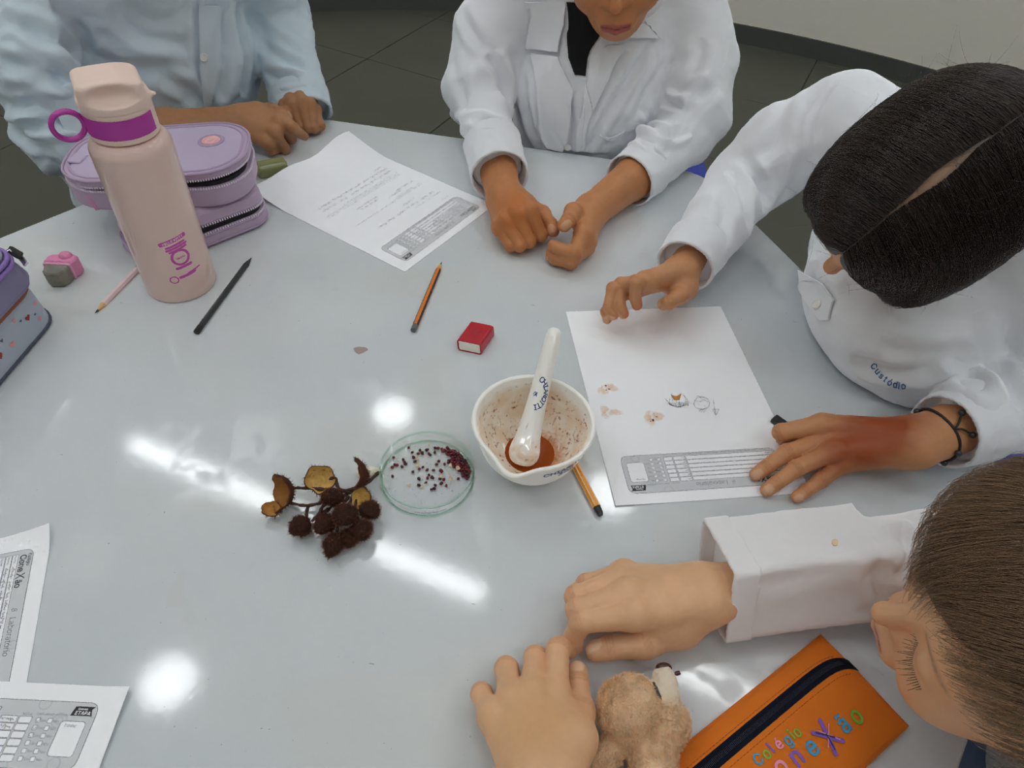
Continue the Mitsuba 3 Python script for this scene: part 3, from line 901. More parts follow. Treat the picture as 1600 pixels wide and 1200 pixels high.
# ================================================================ blue-grey pencil case with little hearts, at the left edge
cloth_mat('case_blue', srgb(126, 122, 152))
cloth_mat('case_light', srgb(168, 178, 192))
cloth_mat('case_top', srgb(150, 150, 168))
mat('piping_purple', base_color=srgb(132, 108, 176), roughness=.55)
mat('zip_brown', base_color=srgb(150, 92, 66), roughness=.6)
mat('heart_red', base_color=srgb(134, 52, 50), roughness=.7)
mat('heart_pink', base_color=srgb(226, 140, 155), roughness=.7)
mat('heart_dark', base_color=srgb(70, 78, 98), roughness=.7)
mat('black_plastic', base_color=(.012, .012, .013), roughness=.35)
HC = thing('pencil_case', 'blue-grey pencil case with tiny hearts on its pale lower half, at the left edge', 'pencil case')
hc_R, hc_c = rotz(math.radians(-3)), np.array([-.636, .508, 0])
hp = rrect(.150, .215, .034, 8)
m, ring = slab(hp, [(0, .006), (.0015, .001), (.005, 0), (.040, .003), (.047, .006)])
add('lower_storey', place(m, hc_R, hc_c), 'm_case_light', HC, smooth=35)
add('base_piping', place(tube(ring_path(ring, -.0006, .003), .0018, 6, True), hc_R, hc_c), 'm_heart_dark', HC, smooth=True)
m, _ = slab(hp, [(.046, .007), (.050, .0035), (.053, .006)])
add('zip_tape', place(m, hc_R, hc_c), 'm_zip_brown', HC, smooth=35)
m, ring2 = slab(hp, [(.052, .006), (.058, -.001), (.064, -.003), (.078, .002), (.092, .007), (.094, .012)])
add('upper_storey', place(m, hc_R, hc_c), 'm_case_blue', HC, smooth=35)
for d, z in ((.0045, .0885), (.0065, .0945)):
    add('piping', place(tube(ring_path(ring2, d, z), .0026, 8, True), hc_R, hc_c), 'm_piping_purple', HC, smooth=True)
m, _ = slab(hp, [(.092, .011), (.098, .012), (.101, .020), (.102, .04)])
add('lid', place(m, hc_R, hc_c), 'm_case_top', HC, smooth=35)
add('lid_seam', place(tube(ring_path(ring2, .0115, .0985), .0022, 8, True), hc_R, hc_c), 'm_case_top', HC, smooth=True)
hl = Polygon([(math.sin(t) ** 3 * 16, 13 * math.cos(t) - 5 * math.cos(2 * t) - 2 * math.cos(3 * t) - math.cos(4 * t)) for t in np.linspace(0, 2 * math.pi, 28)[:-1]])
for (y, z, s, mm) in ((.062, .030, .0040, 'red'), (.005, .024, .0042, 'red'), (.083, .034, .0032, 'pink'), (.045, .040, .0028, 'pink'), (.026, .022, .0038, 'pink'), (.075, .018, .0030, 'pink'),
                      (.052, .034, .0018, 'dark'), (.018, .035, .0022, 'dark'), (.073, .026, .0016, 'dark'), (-.02, .03, .0030, 'pink'), (-.035, .02, .0042, 'red'), (-.012, .012, .0022, 'dark')):
    h_ = place(flat(affinity.scale(hl, s / 16, s / 16, origin=(0, 0))), np.array([[0, 0, 1], [1, 0, 0], [0, 1, 0.0]]), [0, 0, 0])
    xx = .0755 - max(z - .005, 0) / .035 * .003 - max(abs(y) - .0735, 0) ** 2 / .068
    add('printed_heart', place(h_, hc_R, hc_c + hc_R @ np.array([xx, y, z])), 'm_heart_' + mm, HC)
e = hc_c + hc_R @ np.array([.050, .098, .090])
add('zip_slider', cat(place(trimesh.creation.box((.008, .012, .006)), hc_R, e), tube([e, e + [.006, .006, .002], e + [.011, .004, -.004]], .0014, 6)), 'm_chrome', HC)
add('zip_pull', place(extrude(rrect(.022, .009, .002, 3), .004, .001), rotz(-.5) @ np.array([[1, 0, 0], [0, .8, -.6], [0, .6, .8]]), e + [.012, .006, -.002]), 'm_black_plastic', HC)
add('metal_tag', place(extrude(rrect(.024, .006, .002, 3), .002, .0006), rotz(-.75) @ np.array([[1, 0, 0], [0, .8, -.6], [0, .6, .8]]), e + [.021, .0, -.006]), 'm_chrome', HC)

# ================================================================ erasers
mat('eraser_pink', base_color=srgb(214, 134, 172), roughness=.55)
mat('eraser_pink_edge', base_color=srgb(224, 160, 190), roughness=.55)
vmat('eraser_dirty', .9, .2)
PE = thing('eraser', 'small pink cupcake-shaped eraser with a dirty grey base, beside the hearts pencil case', 'eraser')
pe_c = np.array([-.584, .672, 0]); pe_R = rotz(math.radians(3))
gb = Polygon([(-.0165, .004), (.0145, .004), (.0135, -.0075), (.0085, -.0165), (-.006, -.0175), (-.0135, -.011)])
g = extrude(gb.buffer(-.001).buffer(.001), .021, .002, .0005); g = g.subdivide().subdivide()
nn = vnoise(g.vertices / .006, 1, 3, 4)
g.vertices += vnormals(g) * (nn * .0008)[:, None] * (g.vertices[:, 2:3] > .003)
add('worn_base', place(g, pe_R, pe_c), 'm_eraser_dirty', PE, smooth=40, label='grey, smudged rubber end') if 0 else add('worn_base', place(g, pe_R, pe_c), 'm_eraser_dirty', PE, smooth=True, color=np.clip(np.array(srgb(132, 130, 120))[None] * (1 + .45 * nn[:, None]), 0, 1), label='grey, smudged rubber end')
wx = np.linspace(-.018, .0155, 30)
capp = Polygon([(x, .0035 + .0012 * math.sin(x * 560)) for x in wx] + [(.019, .009), (.0185, .019), (.012, .0225), (-.013, .0205), (-.018, .014)])
add('cap', place(extrude(capp, .0245, .002, 0), pe_R, pe_c), 'm_eraser_pink', PE, smooth=30)
add('cap_edge', place(extrude(sbox(-.0175, .001, .0158, .0042), .0235, .001, 0), pe_R, pe_c), 'm_eraser_pink_edge', PE, smooth=30)
add('bump', place(trimesh.creation.icosphere(3, 1.0), np.diag([.0085, .0075, .007]), pe_c + [.004, .017, .0235]), 'm_eraser_pink', PE, smooth=True)

mat('red_sleeve', base_color=srgb(170, 20, 38), roughness=.38, specular=.5)
mat('white_rubber', base_color=srgb(226, 222, 212), roughness=.8)
RE = thing('eraser', 'red-sleeved white eraser lying between the orange pencil and the mortar', 'eraser')
re_c = np.array([-.0485, .6165, 0]); re_R = rotz(math.radians(-10))
sl = rrect(.030, .0175, .0035, 6)
rot_up = np.array([[1, 0, 0], [0, 0, 1], [0, -1, 0.0]]).T
sk = place(extrude(sl.difference(rrect(.0268, .0145, .001, 2)), .036), np.array([[1, 0, 0], [0, 0, -1], [0, 1, 0.0]]), [0, .018, .0088])
sk.vertices[:, 0] += sk.vertices[:, 1] * .18 - (sk.vertices[:, 2] - .009) * .10
add('sleeve', place(sk, re_R, re_c), 'm_red_sleeve', RE, smooth=30)
wb = place(extrude(rrect(.0264, .0141, .0015, 3), .0395, .001), np.array([[1, 0, 0], [0, 0, -1], [0, 1, 0.0]]), [0, .0210, .0088])
wb.vertices[:, 0] += wb.vertices[:, 1] * .18 - (wb.vertices[:, 2] - .009) * .10
add('rubber', place(wb, re_R, re_c), 'm_white_rubber', RE, smooth=30)
st = flat(strokes([[(-.006, -.004), (-.003, .006), (.001, -.002), (.005, .006)], [(-.002, -.008), (.004, -.007)]], .0009))
add('sleeve_mark', place(st, re_R, re_c + [0, 0, .0179]), 'm_heart_red', RE)

# ================================================================ pencils and pen
mat('pencil_pink', base_color=srgb(226, 200, 204), roughness=.35)
mat('wood', base_color=srgb(205, 168, 112), roughness=.7)
mat('graphite', base_color=(.03, .03, .033), roughness=.35, metallic=.3)
mat('gold', base_color=srgb(150, 118, 78), roughness=.35, metallic=.85)
mat('pencil_black', base_color=(.025, .032, .034), roughness=.35)
mat('pencil_black_wood', base_color=(.03, .034, .034), roughness=.8)
mat('pencil_orange', base_color=srgb(220, 118, 36), roughness=.3)
mat('pencil_grey_end', base_color=srgb(88, 90, 92), roughness=.4)
mat('pen_orange', base_color=srgb(236, 152, 34), roughness=.3, clearcoat=.4)
mat('pen_stripe', base_color=srgb(245, 225, 190), roughness=.4)
mat('silver_print', base_color=srgb(150, 155, 158), roughness=.4)


def along(a, b):
    """Matrix parts: local z runs from a to b."""
    B = basis(np.asarray(b) - a, [0, 0, 1.0]); return B, np.asarray(a, float), np.linalg.norm(np.asarray(b) - a)


def prism(r, z0, z1, n=6, r1=None, rot=math.pi / 6):
    t = rot + np.arange(n) / n * 2 * math.pi
    r1 = r if r1 is None else r1
    return cat(trimesh.Trimesh(np.vstack([np.c_[r * np.cos(t), r * np.sin(t), np.full(n, z0)], np.c_[r1 * np.cos(t), r1 * np.sin(t), np.full(n, z1)], [[0, 0, z0], [0, 0, z1]]]),
               np.vstack([[[k, (k + 1) % n, n + (k + 1) % n], [k, n + (k + 1) % n, n + k], [(k + 1) % n, k, 2 * n], [n + k, n + (k + 1) % n, 2 * n + 1]] for k in range(n)]), process=False))


def pencil(label, tip, end, r, body, wood, lead, endpart):
    tip, end = np.asarray(tip, float), np.asarray(end, float); tip[2] = .0015; end[2] = r * .87
    B, o, L = along(end, tip)
    k = thing('pencil', label, 'pencil')
    Lc = .017
    add('barrel', place(prism(r, .0015, L - Lc), B, o), body, k)
    add('sharpened_wood', place(cat(prism(r * .97, L - Lc, L - .006, 24, r * .36)), B, o), wood, k, smooth=30)
    add('lead', place(prism(r * .36, L - .006, L, 16, r * .07), B, o), lead, k, smooth=30)
    endpart(k, B, o, L)
    return k, B, o, L


def end_gold(k, B, o, L):
    add('ferrule', place(lathe([(0, -.006), (.0036, -.006), (.004, -.0055), (.004, .001), (.0042, .0015), (.0042, .003), (.004, .0035), (.004, .006), (.0042, .0065), (.0042, .0075), (.0036, .008)], 24), B, o), 'm_gold', k, smooth=30)


def end_dip(name, m):
    def fn(k, B, o, L):
        add(name, place(cat(prism(.00392, -.0005, .009), prism(.0034, -.0012, -.0005)), B, o), m, k)
    return fn


pencil('pale pink pencil with a gold ferrule, its tip towards the pink eraser', un(148, 489, .002), un(221, 413, .004), .0037, 'm_pencil_pink', 'm_wood', 'm_graphite', end_gold)
kb, B, o, L = pencil('dark blue-black pencil beside the foot of the pink bottle', un(393, 402, .002), un(307, 518, .004), .0038, 'm_pencil_black', 'm_pencil_black_wood', 'm_graphite', end_dip('dipped_end', 'm_black_plastic'))
mk = [[(x, .0004 * math.sin(x * 3e3)), (x + .0016, .0006)] for x in np.arange(.02, .075, .0026)]
mkm = flat(strokes(mk, .0006)); mkm = trimesh.Trimesh(np.c_[mkm.vertices[:, 1], np.full(len(mkm.vertices), 0), mkm.vertices[:, 0]], mkm.faces, process=False)
add('silver_print', place(mkm, B @ rotz(0), o + [0, 0, .0036]), 'm_silver_print', kb)
ko, B, o, L = pencil('orange and black striped pencil on the open table above the red eraser', un(690, 409, .002), un(646, 515, .004), .0037, 'm_pencil_orange', 'm_wood', 'm_graphite', end_dip('dipped_end', 'm_pencil_grey_end'))
for a in (60, 180, 300):
    t = math.radians(a)
    R2 = rotz(t)
    bxs = trimesh.creation.box((.0004, .0034, L - .0275)); add('black_stripe', place(bxs, B @ R2, o + B @ (R2 @ np.array([.00325, 0, 0])) + B[:, 2] * (.009 + (L - .0275) / 2)), 'm_black_plastic', ko)

PN = thing('fineliner_pen', 'orange hexagonal fineliner pen with a black cap end, sticking out from under the mortar', 'pen')
pa_, pb_ = un(938, 803, .004), un(893, 716, .004)
B, o, L = along(pa_, pa_ + nrm(pb_ - pa_) * .135)
o[2] = .0040
add('barrel', place(prism(.0042, .008, .13), B, o), 'm_pen_orange', PN)
for t in (30, 90, 150, 210, 270, 330):
    R2 = rotz(math.radians(t)); add('white_stripe', place(trimesh.creation.box((.0003, .0007, .12)), B @ R2, o + B @ (R2 @ np.array([.0042, 0, 0])) + B[:, 2] * .069), 'm_pen_stripe', PN)
add('cap_end', place(lathe([(0, -.0015), (.0022, -.0015), (.003, 0), (.0034, .002), (.0038, .0075), (.0040, .0082), (0, .0082)], 20), B, o), 'm_black_plastic', PN, smooth=30)
lb = flat(strokes([[(z, .0003 * (-1) ** i), (z + .0016, .0003)] for i, z in enumerate(np.arange(.045, .075, .0024))], .0008)); lb = trimesh.Trimesh(np.c_[lb.vertices[:, 1], lb.vertices[:, 1] * 0, lb.vertices[:, 0]], lb.faces, process=False)
add('printed_mark', place(lb, B, o + [0, 0, .0040]), 'm_black_plastic', PN)

# ================================================================ mortar and pestle
MC = np.array([.0245, .4465, 0]); MR = .0615; MH = .066
vmat('porcelain', .1, .55, clearcoat=.8, clearcoat_gloss=.97)
spx = un(801, 731, MH) - MC; sp_a = math.atan2(spx[1], spx[0])
outer = [(0, .003), (.026, .003), (.0275, .0), (.030, 0), (.031, .003), (.037, .007), (.0455, .017), (.052, .030), (.0565, .045), (.0595, .057), (.0615, .0625), (.0618, .0645), (.0605, .0660), (.0588, .0658), (.0572, .0645)]
inner = [(.0560, .060), (.0535, .050), (.0495, .037), (.043, .025), (.034, .0155), (.024, .0105), (.012, .0083), (0, .0078)]
op = catmull(np.array(outer)[4:], 4); NR = 320
ic = catmull(np.array(inner), 14); prof = np.vstack([np.array(outer)[:4], op, ic])
prof[:, 0] = np.maximum(prof[:, 0], 0)
m = lathe(prof, NR)
v = m.vertices.copy()
a = np.arctan2(v[:, 1], v[:, 0]) - sp_a; a = (a + math.pi) % (2 * math.pi) - math.pi
rr_ = np.hypot(v[:, 0], v[:, 1])
wt = np.exp(-(a / .26) ** 2) * np.clip((v[:, 2] - .030) / .034, 0, 1) ** 1.6 * np.clip((rr_ - .03) / .02, 0, 1)
v[:, :2] *= (1 + .155 * wt / np.maximum(1, 1))[:, None]; v[:, 2] -= .004 * wt
lv = len(prof); ring_i = np.repeat(np.arange(lv), NR)
first_in = lv - len(ic) - 2
is_in = ring_i >= first_in
n1 = vnoise(v / .013, 1, 4, 2); n2 = vnoise(v / .0026 + 9, 1, 3, 5); n3 = vnoise(v / .0075 + 3, 1, 3, 8)
n4 = vnoise(np.c_[a * 9, v[:, 2] / .02, rr_ / .02], 1, 3, 18)
col = np.tile(np.array(srgb(240, 239, 234)), (len(v), 1))
cm = lambda c, k: c * (1 - k[:, None])
film = np.clip(.62 + .6 * n1 - np.clip((v[:, 2] - .050) / .012, 0, 1) * .8, 0, .9) * is_in
col = cm(col, film) + film[:, None] * np.array(srgb(214, 190, 158))
low_ = np.clip((.062 - v[:, 2]) / .006, 0, 1)
st_ = np.clip((n2 - .20) * 6, 0, 1) * np.clip((n3 + .05) * 5, 0, 1) * is_in * low_
st_ = np.maximum(st_, np.clip((n4 - .40) * 6, 0, 1) * np.clip(.4 + n2 * 1.5, 0, 1) * is_in * low_)
st_ = np.clip(st_, 0, .9)
col = cm(col, st_) + st_[:, None] * np.array(srgb(134, 62, 22))
halo = np.clip(1 - (np.hypot(v[:, 0] - .008, v[:, 1]) - .021) / .012 + .7 * n2, 0, 1) * is_in * .8
col = cm(col, halo) + halo[:, None] * np.array(srgb(170, 98, 42))
MO = thing('mortar', 'white porcelain mortar with a pouring lip, stained brown inside, holding the pestle', 'mortar')
add('bowl', trimesh.Trimesh(v + MC, m.faces, process=False), 'm_porcelain', MO, smooth=True, color=np.clip(col, 0, 1))


def mortar_r(z):
    return np.interp(z, op[:, 1][:26], op[:, 0][:26])


def on_mortar(m, az, z0, turn=0.0, arch=0.0):
    vv = m.vertices @ rotz(turn).T
    t = az + vv[:, 0] / .055; z = z0 + vv[:, 1] - arch * vv[:, 0] ** 2
    r = mortar_r(z) + .0004
    return trimesh.Trimesh(np.stack([r * np.cos(t), r * np.sin(t), z], 1) + MC, m.faces, process=False)


def centred(s, h, bold=True):
    m = flat_text(s, h, bold); v = m.vertices.copy(); v[:, 0] -= (v[:, 0].min() + v[:, 0].max()) / 2; v[:, 1] -= h / 2
    return trimesh.Trimesh(v, m.faces, process=False)


taz = math.atan2(*(un(882, 745, .035) - MC)[[1, 0]])
add('lettering', cat(on_mortar(centred('CHIAROTTI', .0062), taz, .0540, .10, 3), on_mortar(centred('305', .0068), taz, .0455, .10)), 'm_ink_blue', MO)

mat('dye', base_color=(.27, .050, .004), roughness=.12, specular=.3)
add('annatto_dye', place(lathe([(0, .0085), (.0215, .0090), (.0262, .0112), (.0255, .01125), (.0240, .0111), (0, .0111)], 48), None, MC), 'm_dye', smooth=30, label='puddle of red-brown annatto liquid at the bottom of the mortar', cat='liquid')

# pestle: from the bowl over the far rim
pb0 = MC + [-.006, -.010, .0265]; top_dir = nrm(un(849, 588, .0765) - pb0)
B = basis(top_dir, sdir); PL = .150
pprof = [(0, -.0155), (.006, -.0150), (.0115, -.0122), (.0150, -.0065), (.0158, -.001), (.0150, .0055), (.0132, .0135), (.0122, .021), (.0104, .045), (.0092, .075), (.0084, .105), (.0080, .118), (.0076, .1235), (.0062, .1275), (.0034, .1300), (0, .1305)]
pprof = catmull(np.array(pprof), 5); pprof[:, 0] = np.maximum(pprof[:, 0], 0)
m = lathe(pprof, 64); v = m.vertices
k1 = np.clip((.018 - v[:, 2]) / .02, 0, 1) * np.clip(.55 + vnoise(v / .008, 1, 3, 3), 0, 1) * .7
col = np.tile(np.array(srgb(238, 237, 232)), (len(v), 1)); col = cm(col, k1) + k1[:, None] * np.array(srgb(198, 156, 112))
k2 = np.clip((vnoise(v / .003, 1, 3, 11) - .42) * 5, 0, .8) * (v[:, 2] < .028); col = cm(col, k2) + k2[:, None] * np.array(srgb(140, 66, 24))
PS = thing('pestle', 'white porcelain pestle leaning in the mortar', 'pestle')
add('shaft', place(m, B, pb0), 'm_porcelain', PS, smooth=True, color=col)


def on_pestle(m):
    vv = m.vertices; cdir = nrm(EYE - (pb0 + top_dir * .055)); x0, y0 = cdir @ B[:, 0], cdir @ B[:, 1]; ta = math.atan2(y0, x0)
    r = np.interp(vv[:, 1], pprof[30:, 1], pprof[30:, 0]) + .0003
    t = ta + vv[:, 0] / r
    return trimesh.Trimesh(np.stack([r * np.cos(t), r * np.sin(t), vv[:, 1]], 1) @ B.T + pb0, m.faces, process=False)


lt = []
for k, ch in enumerate('CHIAROTTI'):
    c = centred(ch, .0056); t = math.radians(68 - k * 17.0)
    v = c.vertices @ rotz(t - math.pi / 2).T + [-.009 + .0125 * math.cos(t) + .004, .060 + .0155 * math.sin(t), 0]
    lt.append(trimesh.Trimesh(v, c.faces, process=False))
lt.append(flat(affinity.translate(strokes([[(-.0015, -.002), (.0015, .002), (.0015, -.002)], [(-.0025, .0), (-.0005, .0025), (.001, 0), (-.0008, -.0015)]], .0007), -.0035, .0585)))
add('lettering', on_pestle(cat(*lt)), 'm_ink_blue', PS)

# ================================================================ petri dish with seeds
scene['m_glass_sheet'] = {'type': 'thindielectric', 'int_ior': 1.5}
scene['m_glass_rim'] = {'type': 'dielectric', 'int_ior': 1.5, 'specular_transmittance': {'type': 'rgb', 'value': [.80, .93, .86]}}
PC = np.array([-.0785, .4125, 0]); PRr = .0470
PD = thing('petri_dish', 'round glass petri dish holding red seeds, between the seed-pod sprig and the mortar', 'petri dish')
add('dish_floor', place(lathe([(0, .0012), (PRr - .001, .0012)], 96), None, PC), 'm_glass_sheet', PD)
add('dish_wall', place(lathe([(PRr - .0003, .0013), (PRr, .004), (PRr, .0150)], 96), None, PC), 'm_glass_sheet', PD, smooth=True)
add('dish_rim', place(tube([[PRr * math.cos(t), PRr * math.sin(t), .0156] for t in np.linspace(0, 2 * math.pi, 96, endpoint=False)], .0010, 10, True), None, PC), 'm_glass_rim', PD, smooth=True)
add('dish_foot', place(tube([[(PRr - .0004) * math.cos(t), (PRr - .0004) * math.sin(t), .0014] for t in np.linspace(0, 2 * math.pi, 96, endpoint=False)], .0011, 10, True), None, PC), 'm_glass_rim', PD, smooth=True)
pm = flat(strokes([[(x, -.0006 + .0004 * math.sin(x * 4e3)), (x + .0012, .0005 * math.cos(x * 3e3))] for x in np.arange(-.015, .015, .0021)], .0007))
vv = pm.vertices; taz = math.atan2(*(un(672, 800, .008) - PC)[[1, 0]]); tt = taz + vv[:, 0] / PRr
add('printed_mark', trimesh.Trimesh(np.stack([(PRr + .0003) * np.cos(tt), (PRr + .0003) * np.sin(tt), .0072 + vv[:, 1]], 1) + PC, pm.faces, process=False), 'm_heart_dark', PD)
sd = trimesh.creation.icosphere(2, 1.0); v = sd.vertices
v = v * [.00148, .0019, .00125]; v[:, 0] *= 1 - .32 * np.clip(v[:, 1] / .00175, -.3, 1); v = v + vnormals(sd) * (vnoise(v / .0011, 1, 2, 3) * .00012)[:, None]
sd = trimesh.Trimesh(v, sd.faces, process=False)
SEEDM = []
for k, c in enumerate(((72, 16, 28), (92, 22, 34), (54, 14, 26), (104, 34, 38))):
    mat(f'seed_{k}', base_color=srgb(*c), roughness=.5, specular=.4); SEEDM.append(mikit.ply(sd, f'm_seed_{k}', smooth=True))
rs = np.random.default_rng(21)
loose = [(260, 410), (245, 525), (275, 495), (300, 500), (360, 518), (375, 435), (390, 465), (402, 487), (482, 350), (495, 408), (515, 458), (550, 365), (598, 360), (572, 325), (660, 318), (645, 326), (690, 380), (676, 368),
         (750, 300), (745, 350), (785, 300), (825, 310), (895, 300), (790, 455), (765, 492), (860, 490), (605, 525), (655, 556), (728, 560), (825, 575), (812, 560), (675, 615), (660, 650), (720, 650), (712, 640), (640, 705),
         (560, 662), (490, 580), (560, 735), (750, 735), (705, 785), (740, 775), (820, 715), (880, 738), (850, 670), (805, 660), (1020, 660), (565, 545), (250, 630), (440, 295), (880, 340), (860, 325), (835, 335)]
spots = [(*un(580 + x / 7.5, 660 + y / 7.5, .0025)[:2], 0) for x, y in loose]
heap = Polygon([un(580 + x / 7.5, 660 + y / 7.5, .003)[:2] for x, y in ((840, 318), (960, 312), (1070, 385), (1130, 470), (1152, 560), (1135, 668), (1078, 632), (1050, 575), (990, 530), (905, 470), (900, 440), (960, 420), (900, 380))])
heap = heap.intersection(Point(*PC[:2]).buffer(PRr - .0028, quad_segs=24))
pts = []
x0, y0, x1, y1 = heap.bounds
for lev, dmin, tries in ((0, .0023, 9000), (1, .0025, 5000)):
    here = []
    h2 = heap if lev == 0 else heap.buffer(-.0022)
    for _ in range(tries):
        q = np.array([rs.uniform(x0, x1), rs.uniform(y0, y1)])
        if not h2.contains(Point(*q)): continue
        if all(np.hypot(*(q - o_)) > dmin for o_ in here): here.append(q)
    pts += [(*q, lev) for q in here]
for (x, y, lev) in spots + pts:
    q = np.array([x, y]) - PC[:2]; dd = np.linalg.norm(q)
    if dd > PRr - .0032: q = q / dd * (PRr - .0032)
    M = np.eye(4); M[:3, :3] = rotz(rs.uniform(0, 6.28)) @ trimesh.transformations.rotation_matrix(rs.normal() * .35, [1, 0, 0])[:3, :3] * rs.uniform(.85, 1.18)
    M[:3, 3] = [q[0] + PC[0], q[1] + PC[1], .0013 + .0012 + lev * .0019]
    put('annatto_seed', SEEDM[rs.integers(0, 4)], M, label='tiny dark red annatto seed in the glass petri dish', cat='seed', group='annatto seeds in the petri dish')
mat('chaff', base_color=srgb(205, 184, 150), roughness=.8)
for x, y, s in ((545, 510, .0030), (440, 740, .0026), (1020, 560, .0038), (925, 530, .0032), (935, 690, .0030), (540, 430, .0026), (815, 640, .0032), (595, 760, .0022), (680, 265, .0018), (925, 655, .002)):
    fl = trimesh.creation.icosphere(2, 1.0); s = s * .8; fv = fl.vertices * [s, s * .75, .0007]; fv = fv * (1 + .35 * vnoise(fv / .0016, 1, 2, int(x)))[:, None]
    c = un(580 + x / 7.5, 660 + y / 7.5, .0022); fv[:, 2] += .8 * fv[:, 0] ** 2 / s
    add('chaff_flake', place(trimesh.Trimesh(fv, fl.faces, process=False), rotz(x), [c[0], c[1], .0026 if x < 900 else .0050]), 'm_chaff', label='pale flake of seed chaff in the glass petri dish', cat='flake', group='chaff flakes in the petri dish', smooth=True)
dust = []
for _ in range(170):
    r0, t0 = (PRr - .004) * math.sqrt(rs.random()), rs.uniform(0, 6.28)
    dust.append(place(trimesh.creation.icosphere(0, rs.uniform(.00014, .0004)), None, PC + [r0 * math.cos(t0), r0 * math.sin(t0), .0016]))
add('seed_dust', cat(*dust), 'm_heart_dark', label='dark dust and crumbs scattered over the petri dish floor', cat='crumbs', kind='stuff')

# ================================================================ sprig of annatto pods
mat('twig', base_color=srgb(62, 40, 34), roughness=.85)
vmat('pod', .8, .2)
SP = thing('seed_pod_sprig', 'dried twig of bristly brown annatto pods, some split open, left of the petri dish', 'seed pods')
hub = un(548, 770, .016)


def bristles(P, Nn, L, r, r_, jitter=.35):
    n = len(P); d = nrm(Nn + jitter * r_.normal(size=(n, 3))); Ls = L * r_.uniform(.6, 1.15, n)
    a = nrm(np.cross(d, r_.normal(size=(n, 3)))); b = np.cross(d, a)
    t = np.arange(3) / 3 * 2 * math.pi
    base = P[:, None] + r * (np.cos(t)[None, :, None] * a[:, None] + np.sin(t)[None, :, None] * b[:, None])
    V = np.concatenate([base, (P + d * Ls[:, None])[:, None]], 1).reshape(-1, 3)
    F = (np.arange(n)[:, None, None] * 4 + np.array([[0, 1, 3], [1, 2, 3], [2, 0, 3]])[None]).reshape(-1, 3)
    return trimesh.Trimesh(V, F, process=False)


def pod(c, axis, L, W, seed, nb=480, dark=(52, 27, 18), tip=(132, 80, 56)):
    r_ = np.random.default_rng(seed)
    s = trimesh.creation.icosphere(3, 1.0); v = s.vertices.copy()
    k = v[:, 2]
    rad = np.sqrt(np.clip(1 - k**2, 0, 1)) * (1 - .28 * np.clip(k, 0, 1)) * (1 + .08 * np.abs(np.cos(np.arctan2(v[:, 1], v[:, 0]))))
    an = np.arctan2(v[:, 1], v[:, 0])
    v = np.c_[rad * np.cos(an) * W, rad * np.sin(an) * W * .82, (k + .12 * np.clip(k, 0, 1) ** 4) * L]
    v += s.vertices * (vnoise(v / .004, 1, 2, seed) * .0006)[:, None]
    core = trimesh.Trimesh(v, s.faces, process=False)
    Pb, fi = trimesh.sample.sample_surface(core, nb, seed=seed)
    br = bristles(Pb, core.face_normals[fi], .0036, .00028, r_, .4)
    m = cat(core, br)
    co = np.vstack([np.tile(np.array(srgb(*dark)) * .8, (len(v), 1)), np.tile(np.array([srgb(*dark), srgb(*dark), srgb(*dark), srgb(*tip)]), (nb, 1)) * np.repeat(r_.uniform(.5, 1.5, nb), 4)[:, None]])
    add('pod', place(m, basis(axis), c), 'm_pod', SP, smooth=True, color=co * r_.uniform(.85, 1.15))


